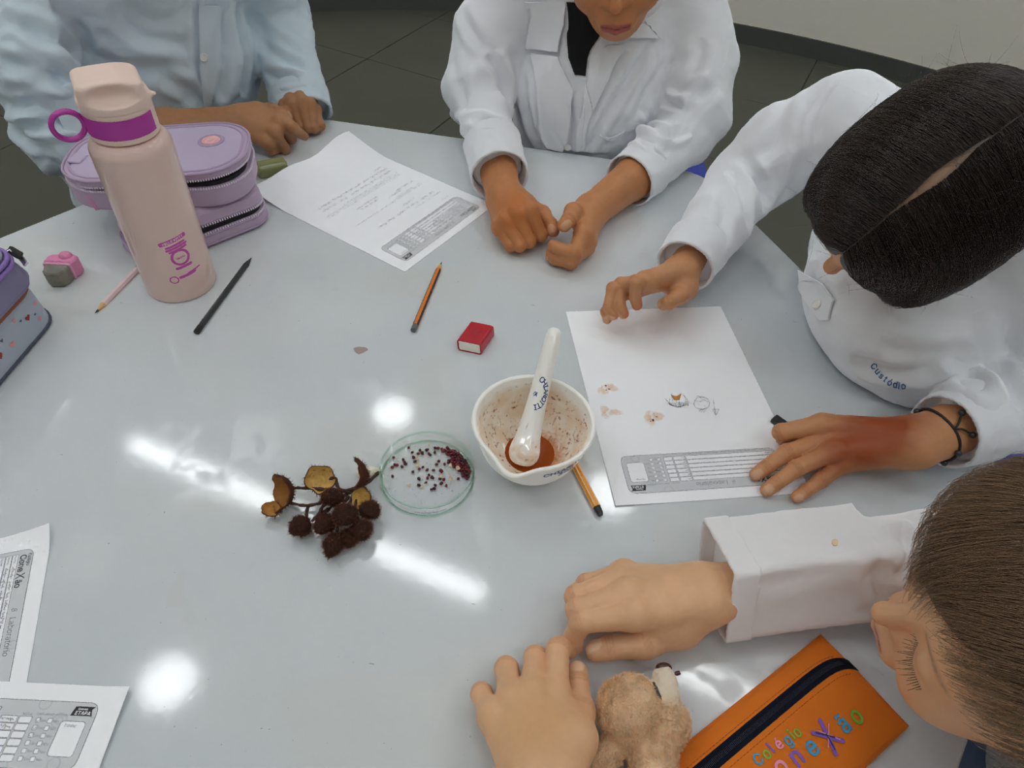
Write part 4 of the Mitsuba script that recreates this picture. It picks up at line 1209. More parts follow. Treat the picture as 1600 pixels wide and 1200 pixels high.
def half_pod(c, axis, facing, L, W, seed, tan=(196, 158, 92), nb=260, depth=.75, curl=0.0, name='open_pod'):
    """A split shell: brown and bristly outside, tan and papery inside. axis = length, facing = the hollow side."""
    r_ = np.random.default_rng(seed)
    B = np.stack([np.cross(nrm(facing), nrm(axis)), nrm(axis), nrm(facing)], 1); B[:, 1] = np.cross(B[:, 2], B[:, 0])
    nu, nv = 26, 34
    u, t = np.meshgrid(np.linspace(0, 1, nu), np.arange(nv) / nv * 2 * math.pi, indexing='ij')
    ro = np.sin(u * math.pi / 2)
    out = 1 + .10 * np.cos(t * 2) + .12 * np.exp(-((t - math.pi / 2) / .35) ** 2) + .06 * np.sin(t * 5 + seed)
    X, Y = W * ro * np.cos(t) * out, L * ro * np.sin(t) * out
    Z = -depth * W * np.cos(u * math.pi / 2) ** 1.1 + curl * (Y / L) ** 2 * W + .0008 * np.sin(t * 7 + seed) * u
    vin = np.stack([X * .93, Y * .93, Z + .0009], -1).reshape(-1, 3); vout = np.stack([X, Y, Z], -1).reshape(-1, 3)
    rib = .0012 * np.exp(-(X.ravel() / (W * .12)) ** 2) * (1 - u.ravel()); vin[:, 2] += rib
    vin += .0006 * vnoise(vin / .0025, 1, 2, seed)[:, None]
    i, j = np.meshgrid(np.arange(nu - 1), np.arange(nv), indexing='ij'); j2 = (j + 1) % nv; n = nu * nv
    q = np.stack([i * nv + j, (i + 1) * nv + j, (i + 1) * nv + j2, i * nv + j2], -1).reshape(-1, 4)
    rimj = np.arange(nv); rimj2 = (rimj + 1) % nv; e = (nu - 1) * nv
    rim = np.stack([e + rimj, n + e + rimj, n + e + rimj2, e + rimj2], 1)
    Q = np.vstack([q, q[:, ::-1] + n, rim])
    f = np.vstack([Q[:, :3], Q[:, [0, 2, 3]]])
    body = trimesh.Trimesh(np.vstack([vin, vout]), f, process=False)
    k = np.clip(.5 + .8 * vnoise(vin / .004, 1, 3, seed), 0, 1)[:, None]
    cin = np.array(srgb(*tan)) * (1 - k * .5) + k * .5 * np.array(srgb(150, 104, 48))
    cin[u.ravel() > .97] = np.array(srgb(78, 50, 30))
    br_c = np.clip((vnoise(vin / .003, 1, 2, seed + 5) - .35) * 4, 0, .8)[:, None]; cin = cin * (1 - br_c) + br_c * np.array(srgb(96, 48, 20))
    idx = r_.integers(nv, n, nb)
    no = nrm(np.c_[vout[idx, 0] / W**2, vout[idx, 1] / L**2, (vout[idx, 2]) / (W * depth) ** 2])
    br = bristles(vout[idx], no, .0040, .00027, r_, .5)
    co = np.vstack([cin, np.tile(np.array(srgb(70, 38, 26)), (n, 1)), np.tile(np.array([srgb(62, 34, 24)] * 3 + [srgb(100, 56, 34)]), (nb, 1))])
    add(name, place(cat(body, br), B, c), 'm_pod', SP, smooth=True, color=co)


tocam = lambda p: nrm(EYE - p)
px_r = nrm(CR); px_u = nrm(CU)
P_ = un(500, 748, .030); half_pod(P_, px_u + .1 * px_r, nrm(tocam(P_) + .25 * px_u), .0160, .0145, 31, (206, 172, 104))
P_ = un(441, 768, .022); half_pod(P_, px_u, nrm(tocam(P_) - 1.1 * px_r - .2 * px_u), .0190, .0130, 32, (150, 104, 58), curl=.5)
P_ = un(424, 795, .014); half_pod(P_, px_r * .9 - .3 * px_u, nrm(tocam(P_) + .6 * px_u - .3 * px_r), .0105, .0075, 33, (176, 126, 66), 130)
P_ = un(563, 742, .022); half_pod(P_, px_u * .95 - .25 * px_r, nrm(tocam(P_) * .25 - 1.0 * px_r), .0185, .0095, 34, (170, 118, 62), curl=.7)
P_ = un(564, 779, .024); half_pod(P_, px_u * .9 + .1 * px_r, nrm(tocam(P_) - .3 * px_r), .0120, .0090, 35, (204, 166, 92), 170)
pods = [(519, 777, .028, .0112, .0096, 61), (539, 805, .028, .0128, .0110, 62), (507, 819, .017, .0108, .0090, 63), (469, 822, .014, .0100, .0100, 64), (564, 829, .017, .0100, .0100, 65),
        (521, 851, .013, .0124, .0086, 66), (578, 797, .018, .0108, .0092, 67), (546, 840, .010, .009, .0085, 68)]
for x, y, z, L_, W_, s_ in pods:
    c = un(x, y, z); ax = nrm(c - hub + [0, 0, .004]); pod(c, ax, L_, W_, s_)
twl = [[(548, 770, .016), (530, 764, .024), (524, 748, .026), (515, 748, .028)], [(560, 762, .018), (520, 772, .020), (500, 786, .022), (478, 790, .020), (455, 786, .018)],
       [(548, 770, .016), (532, 766, .022), (500, 764, .022), (470, 762, .022), (458, 763, .022)], [(520, 776, .022), (504, 792, .020), (498, 803, .018), (487, 815, .015)],
       [(482, 789, .018), (479, 800, .014), (480, 810, .014)], [(560, 762, .018), (548, 782, .020), (541, 795, .024)], [(560, 762, .018), (555, 790, .018), (559, 812, .017)],
       [(510, 800, .012), (500, 804, .012), (512, 795, .02)], [(545, 775, .016), (530, 800, .014), (527, 830, .014)], [(560, 762, .018), (572, 765, .018), (576, 780, .018)],
       [(592, 738, .012), (572, 756, .016), (552, 766, .016), (528, 782, .012), (510, 800, .008)]]
for l in twl:
    p = catmull([un(*q) for q in l], 6); p += .0005 * vnoise(p / .004, 1, 2, 3)[:, None]
    add('twig', tube(p, np.linspace(.0018, .0014, len(p)) * (1 + .2 * np.sin(np.arange(len(p)) * 1.7)), 7), 'm_twig', SP, smooth=True)

ch = trimesh.creation.icosphere(3, 1.0); v = ch.vertices * [.0125, .0062, .0055]; v[:, 1:] *= (1 - .62 * np.clip(v[:, :1] / .0125, -.2, 1)); v += .0006 * vnoise(v / .004, 1, 2, 8)[:, None]
mat('ivory', base_color=srgb(228, 222, 204), roughness=.6)
c = un(577, 742, 0)
add('pale_chip', place(trimesh.Trimesh(v, ch.faces, process=False), rotz(math.radians(18)), [c[0], c[1], .0055]), 'm_ivory', smooth=True, label='small ivory pointed chip between the pod sprig and the petri dish', cat='chip')

# ================================================================ small marks and bits on the table
mat('dried_spot', base_color=srgb(158, 138, 134), roughness=.5)
c = un(563, 547)
sp = Polygon([(.0068 * (1 + .22 * math.sin(2 * t + 1) + .12 * math.sin(5 * t)) * math.cos(t), .0060 * (1 + .2 * math.sin(3 * t)) * math.sin(t)) for t in np.linspace(0, 6.28, 40)[:-1]])
add('dried_drop', place(extrude(sp, .0004, .0001, .0001), None, c), 'm_dried_spot', label='dried brownish drop on the open table top', cat='stain')
scene['m_green_clear'] = {'type': 'dielectric', 'int_ior': 1.3, 'specular_transmittance': {'type': 'rgb', 'value': [.68, .70, .34]}}
c = un(424, 262, .01)
gs = manifold_round = None


def green_fn(p): return rbox(p, [0, 0, .010], [.024, .013, .010], .006)


scene['m_green_jelly'] = {'type': 'principled', 'base_color': {'type': 'rgb', 'value': list(srgb(172, 176, 120))}, 'roughness': .2, 'specular': .5, 'spec_trans': .55}
add('green_block', place(nets(green_fn, [-.03, -.02, -.003], [.03, .02, .024], .0012), rotz(math.radians(32)), [c[0], c[1], .0002]), 'm_green_jelly', smooth=True, label='small olive-green translucent block at the fist behind the lilac pencil case', cat='eraser')
c = un(1213, 656, .004); d_ = un(1218, 650, .004) - un(1206, 660, .004)
add('black_strip', place(extrude(rrect(.050, .0125, .0015, 2), .005, .001), rotz(math.atan2(*(un(1262, 690, .004) - un(1212, 655, .004))[[1, 0]])), (un(1213, 656, .004) + nrm(un(1262, 690, .004) - un(1212, 655, .004)) * .021) * [1, 1, 0] + [0, 0, .0014]), 'm_black_plastic', label='flat black strip peeking out from under the stained hand', cat='strip', smooth=30)
mat('sliver', base_color=(.02, .018, .016), roughness=.5)

# ================================================================ orange pencil case
scene['m_case_orange'] = {'type': 'twosided', 'bsdf': {'type': 'bumpmap', 'arbitrary': mikit.proc(lambda p, n, uv: dr.sin(p.x * 3400) * .5 + dr.sin((p.x + p.y) * 3100) * .5 + mikit.noise(p.x * 900, p.y * 900, 0), 2e-4), 'scale': .00012, 'bsdf': {
    'type': 'principled', 'base_color': {'type': 'rgb', 'value': list(srgb(216, 116, 34))}, 'roughness': .8, 'specular': .25, 'sheen': .2}}}
mat('zip_navy', base_color=(.006, .009, .018), roughness=.9, specular=.1)
mat('zip_navy_teeth', base_color=(.009, .013, .026), roughness=.5, specular=.3)
OA, OU, OV = un(1287, 986, .010)[:2], nrm(np.array([-.143, -.108])), None
OV = np.array([-OU[1], OU[0]]); OV = OV if OV @ np.array([.6, -.8]) > 0 else -OV
OL, OW = .215, .091
OC = thing('pencil_case', 'orange fabric pencil case with a navy zip and colourful letters, beside the plush bear', 'pencil case')


def pillow(s, t):
    """Height of the pouch top at s along, t across (0..1)."""
    return .0035 + .016 * (np.clip(4 * s * (1 - s), 0, 1) ** .45) * (np.clip(4 * t * (1 - t), 0, 1) ** .5)


def o_at(S, Tt, lift=0.0):
    S, Tt = np.asarray(S, float), np.asarray(Tt, float)
    s, t = S / OL, Tt / OW
    wav = .0012 * np.sin(S * 55 + Tt * 40) * np.clip(4 * t * (1 - t), 0, 1)
    p = OA + S[..., None] * OU + Tt[..., None] * OV
    return np.concatenate([p, (pillow(s, t) + wav + lift)[..., None]], -1)


ns, nt_ = 90, 44
S, Tt = np.meshgrid(np.linspace(0, OL, ns), np.linspace(0, OW, nt_), indexing='ij')
top = o_at(S, Tt); bot = top.copy(); bot[..., 2] = np.minimum(.0008 + .006 * (1 - np.clip(np.minimum(np.minimum(S, OL - S), np.minimum(Tt, OW - Tt)) / .012, 0, 1)) * .4, top[..., 2] - .0004)
i, j = np.meshgrid(np.arange(ns - 1), np.arange(nt_ - 1), indexing='ij')
q = np.stack([i * nt_ + j, i * nt_ + j + 1, (i + 1) * nt_ + j + 1, (i + 1) * nt_ + j], -1).reshape(-1, 4); nq = ns * nt_
bq = np.concatenate([np.arange(nt_ - 1), (np.arange(ns - 1)) * nt_ + nt_ - 1, (ns - 1) * nt_ + np.arange(1, nt_)[::-1], (np.arange(1, ns)[::-1]) * nt_]); bq2 = np.roll(bq, -1)
Q = np.vstack([q[:, ::-1], q + nq, np.stack([bq, bq2, bq2 + nq, bq + nq], 1)])
om = trimesh.Trimesh(np.vstack([top.reshape(-1, 3), bot.reshape(-1, 3)]), np.vstack([Q[:, :3], Q[:, [0, 2, 3]]]), process=False)
if om.volume < 0: om.invert()
add('pouch', om, 'm_case_orange', OC, smooth=40)
ZT0, ZT1 = .0165, .0280


def zip_t(S): return 1 - .75 * np.exp(-S / .016) * 0


def strip(t0, t1, s0, s1, lift, nS=70, nT=8):
    S, Tt = np.meshgrid(np.linspace(s0, s1, nS), np.linspace(0, 1, nT), indexing='ij')
    Tt = t0 + (t1 - t0) * Tt + .012 * np.exp(-((S - s0) / .012)) * 1.0
    P = o_at(S, Tt, lift).reshape(-1, 3)
    i, j = np.meshgrid(np.arange(nS - 1), np.arange(nT - 1), indexing='ij')
    q = np.stack([i * nT + j, (i + 1) * nT + j, (i + 1) * nT + j + 1, i * nT + j + 1], -1).reshape(-1, 4)
    m = trimesh.Trimesh(P, np.vstack([q[:, :3], q[:, [0, 2, 3]]]), process=False)
    if (m.face_normals[:, 2].mean() < 0): m.invert()
    return m


add('zip_tape', strip(ZT0, ZT1, .001, OL - .002, .0005), 'm_zip_navy', OC, smooth=True)
sz = np.arange(.012, OL - .004, .0013)
tz = cat(*[place(trimesh.creation.box((.0008, .0042, .0014)), np.c_[np.r_[OU, 0], np.r_[OV, 0], [0, 0, 1.0]], o_at(np.array(s), np.array((ZT0 + ZT1) / 2 + .012 * math.exp(-(s - .001) / .012)), .0009)) for s in sz])
add('zip_teeth', tz, 'm_zip_navy_teeth', OC, kind='stuff')
mat('stitch', base_color=srgb(168, 80, 22), roughness=.8)
sts = []
for t_ in (ZT1 + .0042, ZT0 - .0022):
    for s in np.arange(.012, OL - .004, .0034):
        e_ = .012 * math.exp(-(s - .001) / .012)
        sts.append(tube(o_at(np.array([s, s + .0012, s + .0022]), np.full(3, t_ + e_), .0002), .0003, 5))
add('stitching', cat(*sts), 'm_stitch', OC, kind='stuff')


def on_case(m, s0, t0, lift=.0007, size=1.0):
    """Lettering: x reads along -OU, y up points along -OV; the origin at (s0, t0)."""
    v = m.vertices * size
    P = o_at(s0 - v[:, 0], t0 - v[:, 1], lift + v[:, 2])
    f = m.faces
    mm = trimesh.Trimesh(P, f, process=False)
    if mm.face_normals[:, 2].mean() < 0: mm.invert()
    return mm


for nme, c in (('blue', (60, 150, 196)), ('green', (112, 172, 60)), ('rose', (232, 148, 176)), ('violet', (126, 92, 188)), ('ink', (40, 44, 80)), ('white', (214, 222, 226))):
    mat('thread_' + nme, base_color=srgb(*c), roughness=.7)
x = 0.0
S0, T0 = .0785 + .058, .064


def px_st(px, py):
    d = un(px, py, .018)[:2] - OA; return d @ OU, d @ OV


def letter(ch, px, py, h, colr, turn=0.0, bold=True, name='embroidered_letter'):
    m = flat_text(ch, h, bold); v = m.vertices.copy(); v[:, 0] -= v[:, 0].max() / 2; v[:, 1] -= h * .36; v = v @ rotz(turn).T
    v2, f2 = trimesh.remesh.subdivide_to_size(v, m.faces, .003, max_iter=8)
    s, t = px_st(px, py)
    add(name, on_case(trimesh.Trimesh(v2, f2, process=False), s, t, .0009), 'm_thread_' + colr, OC)


for ch, px, py, colr in (('C', 1184, 1190, 'blue'), ('o', 1196, 1181, 'green'), ('l', 1203, 1172, 'violet'), ('é', 1215, 1166, 'rose'), ('g', 1229, 1160, 'blue'), ('i', 1235, 1151, 'green'), ('o', 1244, 1147, 'green')):
    letter(ch, px, py, .0078, colr)
for ch, px, py, colr, h in (('C', 1188, 1226, 'green', .0135), ('o', 1219, 1202, 'rose', .0132), ('n', 1243, 1187, 'violet', .0132), ('e', 1267, 1171, 'blue', .0132), ('ã', 1320, 1133, 'blue', .0132), ('o', 1341, 1119, 'green', .0132)):
    letter(ch, px, py, h, colr)
s, t = px_st(1293, 1152)
xs = strokes([[(-.0085, .0085), (.0085, -.0085)], [(-.0045, -.0115), (.0045, .0115)]], .0034)
add('embroidered_letter', on_case(flat(xs, 0, .003), s, t, .0013), 'm_thread_violet', OC)
xo = strokes([[(-.0065, -.005), (.0085, .006)], [(-.004, .0075), (.0068, -.0065)]], .0009)
add('letter_outline', on_case(flat(xo, 0, .003), s, t, .0017), 'm_thread_rose', OC)
xi = strokes([[(-.007, .0075), (.004, -.003)], [(-.003, -.009), (0, .002)]], .0009)
add('letter_ink', on_case(flat(xi, 0, .003), s, t, .0021), 'm_thread_ink', OC)

# ================================================================ plush bear
vmat('plush', .95, .1, sheen=.8)
mat('nose_brown', base_color=srgb(52, 18, 16), roughness=.25, clearcoat=.5)
mat('eye_black', base_color=(.008, .008, .008), roughness=.12, clearcoat=.8)
BE = thing('plush_bear', 'small beige plush bear with a dark nose, lying beside the orange pencil case', 'soft toy')
hd = un(986, 1110, .028); mz0, mz1 = un(1045, 1138, .030), un(1038, 1060, .036)
arm0, arm1 = un(966, 1160, .018), un(922, 1214, .013)
bd0, bd1 = un(1020, 1172, .021), un(1020, 1250, .022)


def bear_fn(p):
    d = ell(p, hd, [.0258, .0265, .0255])
    d = smin(d, cone(p, mz0, mz1, .0128, .0092), .005)
    d = smin(d, ell(p, un(1045, 1132, .026), [.0150, .0165, .0165]), .006)
    d = smin(d, cone(p, hd * .7 + bd0 * .3, un(1020, 1150, .024), .0165, .0150), .009)
    d = smin(d, cone(p, un(1018, 1150, .022), bd0, .0140, .0165), .006)
    d = smin(d, cone(p, bd0, bd1, .0160, .0190), .006)
    d = smin(d, cone(p, arm0, arm1, .0098, .0112), .005)
    return np.maximum(d, -(p[:, 2] - .0012))


lo_ = np.minimum.reduce([hd, mz1, arm1, bd1]) - .045; hi_ = np.maximum.reduce([hd, mz1, mz0, bd1]) + .045; lo_[2] = -.002
bm = nets(bear_fn, lo_, hi_, .0019)
bv = np.asarray(bm.vertices); bn = vnormals(bm)
bm.vertices = bv + bn * (.0014 * vnoise(bv / .005, 1, 3, 5))[:, None]
dm = np.linalg.norm(np.cross(bv - mz0, nrm(mz1 - mz0)), axis=1); along_m = np.clip(((bv - mz0) @ nrm(mz1 - mz0)) / np.linalg.norm(mz1 - mz0), -1, 2)
muzz = np.clip((along_m - .25) / .4, 0, 1) * np.clip((.016 - dm) / .004, 0, 1)
tan_c, pale = np.array(srgb(236, 208, 174)), np.array(srgb(232, 218, 198))
wn = np.clip(.5 + .7 * vnoise(bv / .012, 1, 3, 9), 0, 1)[:, None]
bcol = (tan_c * (1 - wn) + np.array(srgb(204, 166, 124)) * wn) * (1 - muzz[:, None]) + pale * muzz[:, None]
add('body', bm, 'm_plush', BE, smooth=True, color=bcol * .9)
rb = np.random.default_rng(4)
Pf, fi = trimesh.sample.sample_surface(bm, 26000, seed=4)
vi = bm.faces[fi][:, 0]; kk = np.isfinite(Pf[:, 2]) & (Pf[:, 2] > .002)
Pf, vi, fi = Pf[kk], vi[kk], fi[kk]
fl_ = .0032 * (1 - .75 * muzz[vi])
swirl = nrm(np.stack([vnoise(Pf / .0045, 1, 2, k) for k in (1, 2, 3)], 1)) * 1.1
fl_ = fl_ * (1 + .8 * vnoise(Pf / .0035, 1, 2, 9))
fur = bristles(Pf, bm.face_normals[fi] + swirl, 1.0, .00022, rb, .25) if 0 else None
dF = nrm(bm.face_normals[fi] + swirl + .25 * rb.normal(size=Pf.shape)); Ls = fl_ * rb.uniform(.6, 1.1, len(Pf))
aF = nrm(np.cross(dF, rb.normal(size=Pf.shape))); bF = np.cross(dF, aF); t3 = np.arange(3) / 3 * 2 * math.pi
base = Pf[:, None] + .00030 * (np.cos(t3)[None, :, None] * aF[:, None] + np.sin(t3)[None, :, None] * bF[:, None])
V = np.concatenate([base, (Pf + dF * Ls[:, None])[:, None]], 1).reshape(-1, 3)
Fq = (np.arange(len(Pf))[:, None, None] * 4 + np.array([[0, 1, 3], [1, 2, 3], [2, 0, 3]])[None]).reshape(-1, 3)
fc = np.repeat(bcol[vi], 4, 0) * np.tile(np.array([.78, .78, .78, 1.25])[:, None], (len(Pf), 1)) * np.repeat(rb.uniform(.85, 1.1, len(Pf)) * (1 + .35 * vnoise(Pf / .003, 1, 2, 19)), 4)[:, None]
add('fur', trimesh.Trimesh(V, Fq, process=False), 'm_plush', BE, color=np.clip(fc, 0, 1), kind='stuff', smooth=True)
nz = mz1 + nrm(mz1 - mz0) * .0085
add('nose', place(trimesh.creation.icosphere(3, 1.0), basis([0, 0, 1], px_r) @ np.diag([.0066, .0042, .0056]), un(1037, 1044, .037)), 'm_nose_brown', BE, smooth=True)
add('mouth', tube(catmull([un(1046, 1055, .036), un(1055, 1053, .036), un(1062, 1051, .036)], 5), [.0012] * 6 + [.0018] * 4 + [.0016], 8), 'm_nose_brown', BE, smooth=True)
et = nrm(un(1033, 1097, .045) - un(1025, 1070, .045))
add('eye', tube(catmull([un(1021, 1067, .0405), un(1026, 1081, .0440), un(1032, 1094, .0435)], 6), [.0012] * 3 + [.0019] * 8 + [.0012] * 2, 10), 'm_eye_black', BE, smooth=True)

# ================================================================ people
HAND_JOINTS = {
    'A': [[-0.0339, 0.888, 0.0375], [-0.0027, 0.8809, 0.0329], [0.0237, 0.8628, 0.031], [0.0366, 0.8392, 0.0299], [0.0429, 0.8209, 0.0247], [0.0046, 0.8326, 0.0545], [0.0234, 0.8216, 0.0236], [0.0242, 0.8404, 0.0119], [0.0165, 0.8555, 0.0148], [-0.0126, 0.8258, 0.0519], [0.008, 0.8086, 0.0198], [0.0065, 0.8314, 0.0095], [-0.0043, 0.8458, 0.0115], [-0.0262, 0.8225, 0.0415], [-0.0052, 0.801, 0.0167], [-0.0055, 0.8217, 0.007], [-0.0149, 0.8369, 0.0085], [-0.0356, 0.8248, 0.0276], [-0.018, 0.8031, 0.0143], [-0.0158, 0.819, 0.0069], [-0.0248, 0.8322, 0.007]],
    'B': [[0.093, 0.8759, 0.0328], [0.0787, 0.8541, 0.0424], [0.0643, 0.8314, 0.0589], [0.0578, 0.8057, 0.0617], [0.0472, 0.7901, 0.0561], [0.0807, 0.805, 0.0444], [0.069, 0.7716, 0.0336], [0.0484, 0.7794, 0.0331], [0.034, 0.7884, 0.0348], [0.0871, 0.8065, 0.0301], [0.068, 0.7707, 0.0239], [0.0465, 0.7821, 0.0188], [0.0332, 0.794, 0.0178], [0.0863, 0.8121, 0.0154], [0.0668, 0.7798, 0.0113], [0.0445, 0.7841, 0.0114], [0.0359, 0.7991, 0.007], [0.081, 0.8241, 0.0069], [0.0693, 0.7964, 0.007], [0.0553, 0.7872, 0.0129], [0.0494, 0.8015, 0.0087]],
    'C': [[0.2032, 0.7239, 0.0517], [0.2085, 0.6984, 0.0451], [0.1958, 0.6714, 0.0552], [0.1801, 0.6509, 0.0611], [0.1726, 0.6617, 0.0459], [0.164, 0.682, 0.0698], [0.1367, 0.6605, 0.0798], [0.1398, 0.6593, 0.0574], [0.1463, 0.6549, 0.0418], [0.1586, 0.6708, 0.0776], [0.1234, 0.6793, 0.0597], [0.1235, 0.6604, 0.0429], [0.1327, 0.6493, 0.0311], [0.1518, 0.6819, 0.0657], [0.1142, 0.6754, 0.0552], [0.1102, 0.6589, 0.0393], [0.121, 0.649, 0.0285], [0.1481, 0.6867, 0.0502], [0.1191, 0.675, 0.0389], [0.1083, 0.6625, 0.0289], [0.1128, 0.6489, 0.0209]],
    'D': [[0.4129, 0.4641, 0.0575], [0.402, 0.4934, 0.0381], [0.3782, 0.5094, 0.0172], [0.3497, 0.5057, 0.0094], [0.3295, 0.497, 0.0088], [0.3308, 0.491, 0.0432], [0.2913, 0.487, 0.0301], [0.3017, 0.4958, 0.0106], [0.3191, 0.4986, 0.0069], [0.3369, 0.4796, 0.0307], [0.2948, 0.4647, 0.0238], [0.2732, 0.4512, 0.0128], [0.2574, 0.4405, 0.007], [0.3374, 0.4616, 0.0356], [0.3006, 0.4454, 0.0231], [0.2811, 0.433, 0.0115], [0.2655, 0.4215, 0.007], [0.3518, 0.4567, 0.0254], [0.3261, 0.4371, 0.0175], [0.3105, 0.4271, 0.0092], [0.2961, 0.4172, 0.007]],
    'E': [[0.18, 0.2864, 0.0426], [0.159, 0.2596, 0.0289], [0.1283, 0.2451, 0.0263], [0.1, 0.2415, 0.0216], [0.0803, 0.2372, 0.0156], [0.1142, 0.2556, 0.0562], [0.0729, 0.2506, 0.047], [0.0679, 0.2447, 0.0252], [0.0735, 0.2422, 0.0085], [0.1106, 0.2732, 0.0555], [0.0694, 0.2591, 0.0485], [0.0729, 0.2607, 0.0227], [0.0821, 0.2618, 0.0069], [0.1069, 0.2892, 0.0475], [0.0685, 0.2736, 0.0428], [0.0705, 0.2758, 0.0193], [0.083, 0.2792, 0.0068], [0.1113, 0.3021, 0.0354], [0.0799, 0.2952, 0.0252], [0.0748, 0.2974, 0.007], [0.0805, 0.2865, 0.0181]],
    'F': [[0.0427, 0.1304, 0.0538], [0.0676, 0.16, 0.0491], [0.0728, 0.1851, 0.0308], [0.0721, 0.2098, 0.0217], [0.0724, 0.2285, 0.0162], [0.0519, 0.1932, 0.0421], [0.0545, 0.2288, 0.039], [0.0626, 0.2383, 0.0219], [0.0689, 0.2393, 0.007], [0.0346, 0.1904, 0.0463], [0.0375, 0.2252, 0.0282], [0.0417, 0.2351, 0.0068], [0.0432, 0.2218, 0.0178], [0.0193, 0.1835, 0.0443], [0.014, 0.2153, 0.0268], [0.0167, 0.2243, 0.0069], [0.0207, 0.2117, 0.018], [0.0058, 0.1737, 0.0394], [-0.0042, 0.1954, 0.0227], [-0.0024, 0.2024, 0.0069], [0.0037, 0.1916, 0.0159]],
    'G': [[-0.4681, 1.0336, 0.046], [-0.4446, 1.0581, 0.0512], [-0.4338, 1.0868, 0.0415], [-0.4118, 1.0721, 0.046], [-0.406, 1.0882, 0.0356], [-0.401, 1.0462, 0.0509], [-0.3757, 1.0201, 0.0475], [-0.3713, 1.0345, 0.0311], [-0.3658, 1.0451, 0.0188], [-0.4001, 1.0279, 0.0499], [-0.3927, 1.0461, 0.0143], [-0.4089, 1.0634, 0.007], [-0.4216, 1.0761, 0.0083], [-0.4045, 1.0123, 0.0415], [-0.3977, 1.0248, 0.0072], [-0.4146, 1.0397, 0.0069], [-0.4263, 1.0531, 0.0069], [-0.4147, 1.0028, 0.0284], [-0.412, 1.0229, 0.0068], [-0.4141, 1.0059, 0.012], [-0.4246, 1.0181, 0.0115]],
    'H': [[-0.4126, 1.1637, 0.0376], [-0.4136, 1.1357, 0.0367], [-0.415, 1.1043, 0.0395], [-0.4069, 1.079, 0.0413], [-0.3961, 1.0631, 0.037], [-0.4012, 1.0948, 0.0497], [-0.3881, 1.0821, 0.0178], [-0.3968, 1.1013, 0.011], [-0.4046, 1.1162, 0.0135], [-0.3856, 1.1015, 0.0526], [-0.3754, 1.0832, 0.0167], [-0.3851, 1.1046, 0.0082], [-0.3941, 1.12, 0.0109], [-0.3749, 1.1108, 0.0432], [-0.3659, 1.0879, 0.0138], [-0.3751, 1.108, 0.0075], [-0.3852, 1.1227, 0.0095], [-0.3699, 1.1201, 0.0295], [-0.3575, 1.098, 0.0135], [-0.3662, 1.1134, 0.0096], [-0.3748, 1.1268, 0.0114]],
}


def skin_bump(p, n, uv): return F_(p.x * 900, p.y * 900, p.z * 900, 2)


vmat('skin', .48, .35, skin_bump, .00012)
vmat('lips', .35, .4)
vmat('hair_dark', .36, .35)
vmat('hair_brown', .42, .35)


def coat_bump(p, n, uv):
    return F_(p.x * 700, p.y * 700, p.z * 700, 2)


def coat_mat(name, col):
    scene['m_' + name] = {'type': 'twosided', 'bsdf': {'type': 'bumpmap', 'arbitrary': mikit.proc(coat_bump, 4e-4), 'scale': .00022, 'bsdf': {
        'type': 'principled', 'base_color': {'type': 'rgb', 'value': list(col)}, 'roughness': .8, 'specular': .2, 'sheen': .25}}}


coat_mat('coat_white', srgb(222, 225, 230))
coat_mat('coat_warm', srgb(228, 226, 228))
coat_mat('coat_pale_blue', srgb(198, 213, 223))
coat_mat('tee_black', (.008, .008, .009))
coat_mat('trousers', srgb(110, 128, 158))
mat('button_white', base_color=srgb(222, 222, 220), roughness=.3)
mat('stool_blue', base_color=srgb(20, 44, 150), roughness=.35)
mat('stool_grey', base_color=srgb(128, 142, 158), roughness=.45)


def chain(p, pts, rad, k=.004, flat=None):
    d = None
    for i in range(len(pts) - 1):
        c = cone(p, pts[i], pts[i + 1], rad[i], rad[i + 1], flat)
        d = c if d is None else smin(d, c, k)
    return d


